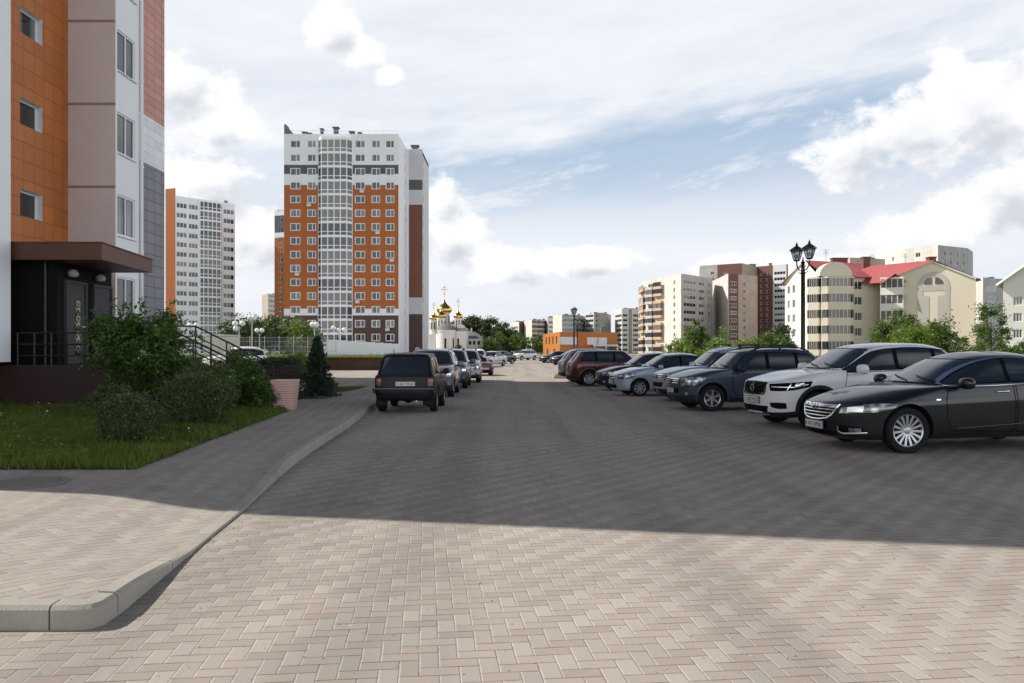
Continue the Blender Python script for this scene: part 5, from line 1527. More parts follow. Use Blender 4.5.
def car_shell(rings, sub=4):
    R_ = []
    for k in range(len(rings) - 1):
        a, b, c, d = rings[max(0, k - 1)], rings[k], rings[k + 1], rings[min(len(rings) - 1, k + 2)]
        for j in range(sub):
            t = j / sub
            R_.append([cr(a[i], b[i], c[i], d[i], t) if i < 5 else b[i] + (c[i] - b[i]) * t for i in range(8)])
    R_.append(list(rings[-1]))
    for r in R_:
        r[4] = max(r[4], 0.012)
    V = []; F = []; n = None
    for r in R_:
        pts = ring_points(r); n = len(pts); V += pts
    K = len(R_)
    for k in range(K - 1):
        for i in range(n):
            j = (i + 1) % n
            F.append((k * n + j, k * n + i, (k + 1) * n + i, (k + 1) * n + j))
    c0 = len(V); V.append(((rings[0][2] + rings[0][3]) / 2, 0, rings[0][0])); r = rings[-1]
    c1 = len(V); V.append(((r[2] + r[3]) / 2, 0, r[0]))
    for i in range(n):
        j = (i + 1) % n
        F.append((c0, i, j)); F.append((c1, (K - 1) * n + j, (K - 1) * n + i))
    return V, F

def resample(poly, n):
    P = [Vector(p) for p in poly]; s = [0.0]
    for a, b in zip(P[:-1], P[1:]):
        s.append(s[-1] + (b - a).length)
    out = []; T = max(s[-1], 1e-6)
    for i in range(n + 1):
        t = T * i / n; k = 0
        while k < len(s) - 2 and s[k + 1] < t:
            k += 1
        f = (t - s[k]) / max(1e-6, s[k + 1] - s[k]); out.append(P[k].lerp(P[k + 1], min(1, f)))
    return out

def curve2(pts, n=6):
    """smooth 2-D polyline through pts"""
    out = []
    for i in range(len(pts) - 1):
        a, b, c, d = pts[max(0, i - 1)], pts[i], pts[i + 1], pts[min(len(pts) - 1, i + 2)]
        for k in range(n):
            out.append(tuple(cr(a[j], b[j], c[j], d[j], k / n) for j in range(len(b))))
    out.append(tuple(pts[-1])); return out

class Car:
    def __init__(self, name, label, paint, L_, W_, H_, rings, wheels, arch_r, group=None, cat='car'):
        self.L = L_; self.W = W_; self.H = H_; self.wheels = wheels
        self.t = thing(name, label, cat, group=group); self.paint = paint
        V, F = car_shell(rings)
        self.bvh = BVHTree.FromPolygons([Vector(v) for v in V], F)
        me = bpy.data.meshes.new('body'); me.from_pydata(V, [], F)
        for m in (PAINT[paint], M['plastic']):
            me.materials.append(m)
        me.polygons.foreach_set('use_smooth', [True] * len(F)); me.update()
        # wheel arches: cut with cylinders
        cb = MB()
        for x in wheels['x']:
            for s in (-1, 1):
                prof = [(0.001, 0), (arch_r, 0), (arch_r, 0.34 + 0.3), (0.001, 0.64)]
                n = 40; y0 = W_ / 2 - 0.34; base = len(cb.v)
                for yy in (y0, W_ / 2 + .2):
                    for k in range(n):
                        a = 2 * math.pi * k / n; cb.v.append((x + arch_r * math.cos(a), s * yy, wheels['r'] + 0.01 + arch_r * math.sin(a)))
                for k in range(n):
                    k2 = (k + 1) % n; q = (base + k, base + k2, base + n + k2, base + n + k); cb.f.append(q if s < 0 else q[::-1]); cb.mi.append(1); cb.uv.append(None)
                q = tuple(base + k for k in range(n)); cb.f.append(q[::-1] if s < 0 else q); cb.mi.append(1); cb.uv.append(None)
                q = tuple(base + n + k for k in range(n)); cb.f.append(q if s < 0 else q[::-1]); cb.mi.append(1); cb.uv.append(None)
        cm = cb.mesh('cutter', [PAINT[paint], M['plastic']])
        bm = bmesh.new(); bm.from_mesh(cm); bmesh.ops.recalc_face_normals(bm, faces=bm.faces); bm.to_mesh(cm); bm.free()
        bm = bmesh.new(); bm.from_mesh(me); bmesh.ops.remove_doubles(bm, verts=bm.verts, dist=1e-5); bmesh.ops.recalc_face_normals(bm, faces=bm.faces); bm.to_mesh(me); bm.free()
        ob, oc = bpy.data.objects.new('tmp', me), bpy.data.objects.new('tmp', cm); COL.objects.link(ob); COL.objects.link(oc)
        md = ob.modifiers.new('cut', 'BOOLEAN'); md.operation = 'DIFFERENCE'; md.solver = 'EXACT'; md.object = oc
        dg = bpy.context.evaluated_depsgraph_get(); dg.update()
        me2 = bpy.data.meshes.new_from_object(ob.evaluated_get(dg))
        bpy.data.objects.remove(ob); bpy.data.objects.remove(oc)
        if len(me2.polygons) < 500:
            me2 = me
        me2.name = 'body'; me2.transform(Matrix.Translation((-L_ / 2, 0, 0)))
        me2.set_sharp_from_angle(angle=R(38)); self.body = link('body', me2, self.t)
    def hit(self, p, d):
        p = Vector(p); d = Vector(d).normalized()
        h = self.bvh.ray_cast(p - d * 6, d)
        if h[0] is None:
            q = self.bvh.find_nearest(p - d * 0.0); return q[0], q[1] if q[1].dot(d) < 0 else -q[1]
        n = h[1]
        return h[0], (n if n.dot(d) < 0 else -n)
    def patch(self, name, bot, top, d, mat, off=0.004, depth=0.012, nu=14, nv=5, parent=None, mirror=False, label=None):
        objs = []
        for m in ((1, -1) if mirror else (1,)):
            f = lambda p: Vector((p[0], p[1] * m, p[2])); dd = Vector((d[0], d[1] * m, d[2]))
            B = resample([f(p) for p in bot], nu); T_ = resample([f(p) for p in top], nu); rows = []; back = []
            for j in range(nv + 1):
                rw = []; bk = []
                for i in range(nu + 1):
                    p, n = self.hit(B[i].lerp(T_[i], j / nv), dd)
                    rw.append(p + n * off - Vector((self.L / 2, 0, 0))); bk.append(p + n * (off - depth) - Vector((self.L / 2, 0, 0)))
                rows.append(rw); back.append(bk)
            mb = MB(); c = (rows[1][1] - rows[0][0]).length
            nrm = (rows[0][-1] - rows[0][0]).cross(rows[-1][0] - rows[0][0])
            flip = nrm.dot(-dd) < 0
            mb.grid(rows, 0, flip)
            for a, b in ((rows[0], back[0]), (back[-1], rows[-1])):
                mb.grid([b, a], 0, flip)
            mb.grid([[r[0] for r in rows], [r[0] for r in back]], 0, not flip); mb.grid([[r[-1] for r in back], [r[-1] for r in rows]], 0, not flip)
            par = self.t
            if parent is not None:
                par = parent[0 if m == 1 or len(parent) == 1 else 1] if isinstance(parent, (list, tuple)) else parent
            o = mb.build(name, mat, par, 35)
            if label:
                o['label'] = label
            objs.append(o)
        return objs
    def ribbon(self, name, pts, w, d, mat, off=0.004, closed=False, parent=None, mirror=False, n=40, depth=0.01):
        """a narrow strip along a line, pressed onto the body"""
        objs = []
        for m in ((1, -1) if mirror else (1,)):
            dd = Vector((d[0], d[1] * m, d[2])).normalized()
            P = resample([Vector((p[0], p[1] * m, p[2])) for p in (list(pts) + ([pts[0]] if closed else []))], n)
            rows = [[], [], []]
            for i, p in enumerate(P):
                if closed:
                    t = P[(i + 1) % n] - P[(i - 1) % n]
                else:
                    t = P[min(i + 1, n)] - P[max(i - 1, 0)]
                s = t.cross(dd); s.normalize()
                for k, q in enumerate((-w / 2, 0, w / 2)):
                    h, nn = self.hit(p + s * q, dd)
                    rows[k].append(h + nn * (off if k == 1 else off * .6) - Vector((self.L / 2, 0, 0)))
            back = []
            mb = MB(); nrm = (rows[0][1] - rows[0][0]).cross(rows[2][0] - rows[0][0])
            mb.grid(rows, 0, nrm.dot(-dd) < 0)
            par = self.t
            if parent is not None:
                par = parent[0 if m == 1 or len(parent) == 1 else 1] if isinstance(parent, (list, tuple)) else parent
            objs.append(mb.build(name, mat, par, 60))
        return objs
    def side(self, name, bot, top, mat, **k):
        return self.patch(name, [(x, 0, z) for x, z in bot], [(x, 0, z) for x, z in top], (0, 1, 0), mat, mirror=k.pop('mirror', True), **k)
    def front(self, name, bot, top, mat, **k):
        return self.patch(name, [(0, y, z) for y, z in bot], [(0, y, z) for y, z in top], (1, 0, 0), mat, **k)
    def rear(self, name, bot, top, mat, **k):
        return self.patch(name, [(0, y, z) for y, z in bot], [(0, y, z) for y, z in top], (-1, 0, 0), mat, **k)
    def side_line(self, name, pts, w, mat, **k):
        return self.ribbon(name, [(x, 0, z) for x, z in pts], w, (0, 1, 0), mat, mirror=k.pop('mirror', True), **k)
    def front_line(self, name, pts, w, mat, **k):
        return self.ribbon(name, [(0, y, z) for y, z in pts], w, (1, 0, 0), mat, **k)
    def rear_line(self, name, pts, w, mat, **k):
        return self.ribbon(name, [(0, y, z) for y, z in pts], w, (-1, 0, 0), mat, **k)
    def add_wheels(self, style='ten', rim='alloy', rimr=None, w=0.215):
        r = self.wheels['r']; rr = rimr or r * 0.70
        key = (r, style, rim, rr, w)
        if key not in Car._wheels:
            h = w / 2; mb = MB()
            prof = [(rr * .97, h * .80), (rr * 1.02, h * .96), (rr + (r - rr) * .35, h * 1.04), (r * .955, h * .96), (r * .99, h * .80), (r, h * .55), (r, -h * .55), (r * .99, -h * .8), (r * .955, -h * .96), (rr + (r - rr) * .35, -h * 1.04), (rr * .97, -h * .8)]
            mb.lathe(prof, (0, 0, 0), 44, 0, 'y', caps=False)
            tyre = mb.mesh('wheel', M['rubber'], 40)
            mb = MB()
            mb.lathe([(rr * .985, -h * .8), (rr * .93, -h * .2), (rr * .90, h * .55), (rr * .91, h * .76), (rr * .985, h * .84), (rr * 1.03, h * .90), (rr * 1.035, h * .80)], (0, 0, 0), 44, 0, 'y', caps=False)
            n, ww, split = {'ten': (15, .036, 0), 'five': (5, .085, 0), 'six': (6, .07, 0), 'cover': (8, .075, 0), 'steel': (12, .05, 0), 'double': (10, .03, 1)}[style]
            for k in range(n):
                a = 2 * math.pi * k / n
                offs = (-.055, .055) if split else (0,)
                for o_ in offs:
                    a1 = a + o_ * .6; a2 = a + o_ * 1.6
                    c0 = Vector((math.cos(a1), 0, math.sin(a1))); c1 = Vector((math.cos(a2), 0, math.sin(a2)))
                    s0 = Vector((-math.sin(a1), 0, math.cos(a1))); s1 = Vector((-math.sin(a2), 0, math.cos(a2)))
                    w0, w1 = ww * .75, ww * (1.0 if style in ('ten', 'double') else .8)
                    r0, r1 = rr * .12, rr * .97; y0, y1 = h * .62, h * .78; th = .035
                    P = [c0 * r0 - s0 * w0 / 2, c1 * r1 - s1 * w1 / 2, c1 * r1 + s1 * w1 / 2, c0 * r0 + s0 * w0 / 2]
                    lo = [p + Vector((0, (y0 if i in (0, 3) else y1) - th, 0)) for i, p in enumerate(P)]; hi = [p * .999 + Vector((0, (y0 if i in (0, 3) else y1), 0)) for i, p in enumerate(P)]
                    mb.hexa(lo + hi, 0)
            mb.lathe([(rr * .24, h * .3), (rr * .24, h * .62), (rr * .19, h * .70), (rr * .10, h * .72), (0.0, h * .72)], (0, 0, 0), 20, 0, 'y')
            mb.lathe([(rr * .92, -h * .1), (rr * .7, h * .02), (rr * .2, h * .1), (0, h * .1)], (0, 0, 0), 24, 1, 'y')
            rimm = mb.mesh('rim', [M[rim], M['brake']], 30)
            Car._wheels[key] = (tyre, rimm)
        tyre, rimm = Car._wheels[key]
        for x in self.wheels['x']:
            for s in (-1, 1):
                o = link('wheel', tyre, self.t, (x - self.L / 2, s * (self.W / 2 - w / 2 - self.wheels.get('in', .035)), r), 0 if s > 0 else math.pi)
                g = link('rim', rimm, o); o.rotation_euler[1] = rnd.uniform(0, 1.2)
    def plate(self, body, where='front', y=0, z=.4, tilt=0):
        d = (1, 0, 0) if where == 'front' else (-1, 0, 0); s = -1 if where == 'front' else 1
        p, n = self.hit((0, y, z), d)
        mb = MB(); mb.box((0, 0, 0), (.52, .014, .112)); mb2 = MB()
        o = mb.build('licence_plate', M['plate'], self.t)
        fr = MB(); fr.box((0, .004, 0), (.54, .014, .132)); f = fr.build('plate_frame', M['plastic'], o)
        tm = text_mesh(body, .098, .001); tm.materials.append(M['ink']); x = link('plate_lettering', tm, o, (0, -.0085, -.004)); x.rotation_euler = (R(90), 0, 0); x.scale = (.92, 1, 1)
        for xx in (.155,):
            b_ = MB(); b_.box((xx, -.0085, 0), (.006, .001, .10)); b_.build('plate_divider', M['ink'], o)
        o.location = p + Vector((s * .016, 0, 0)) - Vector((self.L / 2, 0, 0)); o.rotation_euler = (0, 0, R(-90 if where == 'front' else 90))
        return o
    def mirrors(self, x, z, size=(.10, .13, .085), mat=None, out=.03):
        for s in (-1, 1):
            p, n = self.hit((x, 0, z - .03), (0, -s, 0))
            mb = MB(); c = p + Vector((0, s * (size[1] + out + .03), .04)) - Vector((self.L / 2, 0, 0))
            rows = []
            for i in range(9):
                th = math.pi * i / 8; row = []
                for k in range(17):
                    ph = 2 * math.pi * k / 16
                    q = Vector((math.sin(th) * math.cos(ph), math.cos(th), math.sin(th) * math.sin(ph)))
                    q = Vector([math.copysign(abs(v) ** .75, v) for v in q]); q.x = min(q.x, .45)
                    row.append(c + Vector((q.x * size[0], q.y * size[1], q.z * size[2])))
                rows.append(row)
            mb.grid(rows, 0, True)
            o = mb.build('mirror', mat or PAINT[self.paint], self.t, 50)
            a = MB(); a.tube([p - Vector((self.L / 2, 0, .0)) - Vector((0, s * .03, 0)), c + Vector((.01, -s * size[1] * .6, -size[2] * .6))], .026, 0, 8); a.build('mirror_arm', M['plastic'], o)
    def handles(self, pts, mat):
        for x, z in pts:
            for s in (-1, 1):
                p, n = self.hit((x, 0, z), (0, -s, 0)); q = p - Vector((self.L / 2, 0, 0))
                mb = MB(); mb.tube([q + n * .005 + Vector((-.10, 0, -.004)), q + n * .038 + Vector((-.075, 0, 0)), q + n * .040 + Vector((.06, 0, .004)), q + n * .005 + Vector((.09, 0, .006))], [.012, .015, .015, .011], 0, 8)
                mb.build('door_handle', mat, self.t, 60)
    def rails(self, x0, x1, y, z, mat, lift=.05, feet=3):
        for s in (-1, 1):
            mb = MB(); pts = []
            for k in range(13):
                f = k / 12; x = x0 + (x1 - x0) * f
                p, n = self.hit((x, s * y, 0), (0, 0, -1)); e = min(1, min(f, 1 - f) * 8)
                pts.append(p + Vector((-self.L / 2, 0, .012 + lift * e)))
            mb.tube(pts, .020, 0, 8)
            for f in np.linspace(.08, .92, feet):
                i = int(round(f * 12)); mb.tube([pts[i], pts[i] - Vector((0, 0, lift + .02))], .026, 0, 6)
            mb.build('roof_rail', mat, self.t, 60)
    def arch_trim(self, mat, w=.055, arch_r=None, a0=-12, a1=192, off=.014):
        for x in self.wheels['x']:
            c = self.wheels['r'] + .01
            pts = [(x + (arch_r + w * .45) * math.cos(R(a)), c + (arch_r + w * .45) * math.sin(R(a))) for a in np.linspace(a0, a1, 36)]
            self.side_line('arch_trim', pts, w, mat, off=off, n=40)
    def doors(self, panels):
        """panels: list of closed outlines [(x, z)]: thin dark shut lines round each door, on both sides"""
        for P in panels:
            self.side_line('door_seam', P, .013, M['gap'], off=.0022, closed=True, n=90)
    def place(self, local, world, rot, k=1.0):
        """move the car so that local point (x from the nose, y) stands at world (X, Y)"""
        self.t.scale = (k, k, k); x, y = (local[0] - self.L / 2) * k, local[1] * k; c, s = math.cos(rot), math.sin(rot)
        self.t.location = (world[0] - (x * c - y * s), world[1] - (x * s + y * c), 0.0); self.t.rotation_euler = (0, 0, rot)
        return self.t
Car._wheels = {}

def std_rings(L, W, H, gc, hl, cowl, ws_top, roof_r, deck, tail=0.0, af=.75, p=2.5, tumble=.755, nose=0.0, shoulder=.93, roofw=.50, ar=.45, hood_bow=.03):
    """cowl (x, z), ws_top (x, z), roof_r (x, z), deck (x, z) -- silhouette points; returns the car's horizontal contours"""
    h = W / 2; cx, cz = cowl; wx, wz = ws_top; rx, rz = roof_r; dx, dz = deck
    T = L - tail
    lp = lambda a, b, t: a + (b - a) * t
    rg = [
        (gc, gc + .05, .16 + nose, L - .14, .86 * h, af * .6, ar, p),
        (gc + .035, gc + .08, .07 + nose, L - .06, .93 * h, af * .8, ar, p),
        (gc + .10, gc + .15, .03 + nose, L - .02, .965 * h, af * .9, ar, p),
        (.30 + gc * .7, .36 + gc * .6, 0, L, .985 * h, af, ar, p),
        (hl - .12, dz * .74, .005, L - .01, 1.0 * h, af, ar, p),
        (hl - .05, dz - .16, .035, L - .03, .998 * h, af, ar, p),
        (hl, dz - .07, .10, L - .055, .99 * h, af * 1.02, ar, p),
        (lp(hl, cz, .28) + hood_bow * .6, dz - .025, lp(.10, cx, .22), lp(T - .07, dx, .08), .982 * h, af * 1.02, ar, p),
        (lp(hl, cz, .62) + hood_bow, dz - .005, lp(.10, cx, .54), lp(T - .07, dx, .42), .972 * h, af * .95, ar, p),
        (lp(hl, cz, .90) + hood_bow * .5, dz + .006, lp(.10, cx, .86), lp(T - .07, dx, .84), (shoulder + .025) * h, af * .8, ar * .9, p),
        (cz, dz + .018, cx, dx, shoulder * h, .52, ar * .9, 2.7),
        (cz + .04, dz + .05, lp(cx, wx, .10), lp(dx, rx, .10), (shoulder - .028) * h, .48, .40, 2.9),
        (lp(cz, wz, .42), lp(dz, rz, .42), lp(cx, wx, .40), lp(dx, rx, .38), lp(shoulder - .02, tumble, .42) * h, .46, .38, 2.9),
        (lp(cz, wz, .80), lp(dz, rz, .80), lp(cx, wx, .76), lp(dx, rx, .74), lp(shoulder - .02, tumble, .82) * h, .46, .36, 2.8),
        (wz - .005, rz - .005, wx - .02, rx + .02, tumble * .97 * h, .48, .36, 2.7),
        (lp(wz, H, .45), lp(rz, H, .40), wx + .12, rx - .07, tumble * .88 * h, .55, .45, 2.6),
        (lp(wz, H, .78), lp(rz, H, .76), lp(wx, rx, .20), lp(wx, rx, .86), roofw * h, .55, .5, 2.4),
        (H - .004, H - .006, lp(wx, rx, .34), lp(wx, rx, .70), .20 * h, .35, .4, 2.2),
        (H, H - .002, lp(wx, rx, .40), lp(wx, rx, .62), .012, .2, .2, 2.0)]
    return rg

def windshield(c, cz, wz, yb, yt, mat=None, wiper=True):
    bot = [(y, cz + .035 - .03 * (abs(y) / yb) ** 2 * 0) for y in np.linspace(-yb, yb, 9)]
    top = [(y, wz - .035) for y in np.linspace(-yt, yt, 9)]
    c.front('windshield_seal', [(y * 1.03, z - .022) for y, z in bot], [(y * 1.03, z + .016) for y, z in top], M['gap'], off=.002, nu=16, nv=8)
    o = c.front('windshield', bot, top, mat or M['car_glass'], off=.005, nu=18, nv=10)
    if wiper:
        for y0, y1 in ((-.05, .52), (-.62, -.10)):
            q = [(0, y0 + (y1 - y0) * k / 6, cz + .05 + .07 * k / 6) for k in range(7)]
            mb = MB(); pts = []
            for p in q:
                h, n = c.hit(p, (1, 0, 0)); pts.append(h + n * .02 - Vector((c.L / 2, 0, 0)))
            mb.tube(pts, .008, 0, 5); mb.build('wiper', M['plastic'], c.t)
    return o

def side_glass(c, bot, top, splits, pillar=.05, seal=True, mat=None, lastpaint=False):
    """bot/top: polylines [(x, z)] of the whole window band, front to rear; splits: x of the pillars"""
    bx = lambda P, x: float(np.interp(x, [p[0] for p in P], [p[1] for p in P]))
    x0, x1 = bot[0][0], bot[-1][0]
    xs = [x0] + list(splits) + [x1]
    if seal:
        n = 24; X = np.linspace(x0 - .015, x1 + .015, n)
        c.side('window_surround', [(x, bx(bot, x) - .018) for x in X], [(x, max(bx(top, x), bx(bot, x)) + .018) for x in X], M['gap'], off=.006, nu=56, nv=8)
    for a, b in zip(xs[:-1], xs[1:]):
        aa = a + (pillar / 2 if a != x0 else 0); bb = b - (pillar / 2 if b != x1 else 0)
        X = np.linspace(aa, bb, 14)
        c.side('side_window', [(x, bx(bot, x)) for x in X], [(x, max(bx(top, x), bx(bot, x) + .004)) for x in X], mat or M['car_glass'], off=.010, nu=22, nv=8)

def rear_glass(c, zb, zt, yb, yt):
    c.rear('rear_window', [(y, zb) for y in np.linspace(-yb, yb, 7)], [(y, zt) for y in np.linspace(-yt, yt, 7)], M['car_glass'], off=.005, nu=14, nv=8)

def headlamp(c, pts_b, pts_t, mat='headlight', surround=True, d=(.75, .66, 0)):
    """points (x, y<0 side, z) on the near corner; mirrored"""
    if surround:
        c.patch('headlight_surround', [(p[0], p[1], p[2] - .012) for p in pts_b], [(p[0], p[1], p[2] + .012) for p in pts_t], d, M['gap'], off=.002, mirror=True)
    return c.patch('headlight', pts_b, pts_t, d, M[mat], off=.006, mirror=True, nu=14, nv=5)

def grille_bars(c, zs, yw, mat, w=.022, parent=None, off=.016):
    for z, y in zip(zs, yw):
        c.front_line('grille_bar', [(q, z) for q in np.linspace(-y, y, 9)], w, mat, off=off, n=20, parent=parent)


# --- the black sedan, nearest on the right
def black_sedan():
    L, W, H = 4.83, 1.856, 1.498
    X = [.985, 3.722]; r = .338
    rg = std_rings(L, W, H, .185, .735, (1.42, .985), (2.22, 1.40), (3.42, 1.385), (4.30, 1.075), .0, af=.95, p=2.35, tumble=.735, shoulder=.925, roofw=.46, hood_bow=.045)
    c = Car('sedan', 'black sedan with a chrome grille and chrome window line, nearest of the right-hand row', 'black', L, W, H, rg, {'x': X, 'r': r}, .385, 'cars parked along the right side')
    windshield(c, .985, 1.40, .70, .56)
    bot = [(1.62, 1.005), (2.4, 1.025), (3.2, 1.065), (3.90, 1.125)]
    top = curve2([(1.62, 1.012), (1.90, 1.17), (2.25, 1.315), (2.65, 1.385), (3.1, 1.375), (3.55, 1.285), (3.90, 1.13)])
    side_glass(c, bot, top, [2.62, 3.52], .07)
    c.side_line('window_trim', [(1.585, .995)] + [(x, z - .022) for x, z in bot] + [(3.95, 1.115)], .026, M['chrome'], off=.012, n=40)
    c.side_line('window_trim', [(1.585, 1.0)] + [(x - .012, z + .022) for x, z in top], .022, M['chrome'], off=.012, n=50)
    rear_glass(c, 1.10, 1.36, .60, .50)
    door1 = [(1.66, .33), (2.66, .31), (2.68, .7), (2.64, 1.02), (1.62, .98), (1.56, .78), (1.58, .5)]
    door2 = [(2.70, .31), (3.32, .31), (3.42, .50), (3.60, .66), (3.62, .9), (3.55, 1.08), (2.68, 1.03), (2.72, .7)]
    c.doors([door1, door2])
    c.side_line('sill_crease', curve2([(1.75, .36), (2.4, .40), (3.0, .44)]), .02, PAINT['black'], off=.010, n=20)
    # grille: chrome frame with bars and the round emblem
    zb, zt = .475, .70
    g = c.front('grille', [(y, zb + .05 * (abs(y) / .30) ** 2) for y in np.linspace(-.30, .30, 9)], [(y, zt) for y in np.linspace(-.47, .47, 9)], M['gap'], off=.008, nu=20)
    grille_bars(c, (.515, .565, .615), (.34, .39, .43), M['chrome'], .020, g)
    c.front_line('grille_bar', [(y, .672) for y in np.linspace(-.47, .47, 9)], .050, M['chrome'], off=.022, n=24, parent=g)
    c.front_line('grille_frame', [(-.49, .70), (-.455, .62), (-.40, .54), (-.31, .485), (-.15, .462), (0, .458), (.15, .462), (.31, .485), (.40, .54), (.455, .62), (.49, .70)], .026, M['chrome'], off=.020, n=40, parent=g)
    # lightning ring
    p, n = c.hit((0, 0, .672), (1, 0, 0)); p = p - Vector((L / 2, 0, 0))
    mb = MB(); mb.tube([p + Vector((-.035, .062 * math.cos(a), .062 * math.sin(a))) for a in np.linspace(0, 2 * math.pi, 25)], .010, 0, 6)
    z = [(-.088, .012), (.012, .014), (-.012, -.014), (.088, -.012)]
    mb.tube([p + Vector((-.038, y, q)) for y, q in z], .009, 0, 6); mb.build('emblem', M['chrome'], g[0], 60)
    hb = [(.10, -.52, .575), (.25, -.70, .585), (.50, -.86, .605), (.74, -.91, .665)]
    ht = [(.13, -.54, .655), (.28, -.70, .70), (.50, -.84, .735), (.80, -.91, .735)]
    h = headlamp(c, hb, ht)
    c.patch('lamp_reflector', [(.18, -.60, .60), (.34, -.76, .605)], [(.2, -.6, .665), (.36, -.76, .69)], (.75, .66, 0), M['lamp_inner'], off=.009, mirror=True, nu=6, nv=3, parent=h)
    # lower bumper
    c.front('air_intake', [(y, .235) for y in np.linspace(-.42, .42, 7)], [(y, .30) for y in np.linspace(-.45, .45, 7)], M['gap'], off=.004)
    f = c.patch('fog_light_recess', [(.06, -.52, .265), (.30, -.80, .29)], [(.06, -.52, .40), (.30, -.80, .375)], (.75, .66, 0), M['gap'], off=.004, mirror=True)
    c.ribbon('fog_light_trim', [(.06, -.52, .385), (.06, -.525, .30), (.10, -.58, .272), (.22, -.72, .285), (.33, -.84, .30)], .022, (.75, .66, 0), M['chrome'], off=.014, mirror=True, parent=f, n=30)
    c.patch('fog_light', [(.16, -.66, .30), (.28, -.78, .315)], [(.15, -.66, .36), (.28, -.78, .365)], (.75, .66, 0), M['headlight'], off=.008, mirror=True, parent=f, nu=6, nv=4)
    c.plate('K 417 OM 67', 'front', 0, .375)
    c.mirrors(1.78, 1.02, (.10, .125, .085))
    c.handles([(2.47, .90), (3.44, .945)], M['chrome'])
    for s in (-1, 1):
        pass
    c.side('side_repeater', [(1.40, .775), (1.47, .78)], [(1.40, .80), (1.47, .797)], M['lamp_inner'], off=.008, nu=3, nv=2)
    c.rear('taillight', [(-.88, .80), (-.55, .82)], [(-.88, .98), (-.55, .97)], M['red_lens']); c.rear('taillight', [(.55, .82), (.88, .80)], [(.55, .97), (.88, .98)], M['red_lens'])
    c.add_wheels('ten', 'alloy', .245, .225)
    c.place((X[0], -W / 2), (6.12, 12.22), R(7.5), 1.055)
black_sedan()

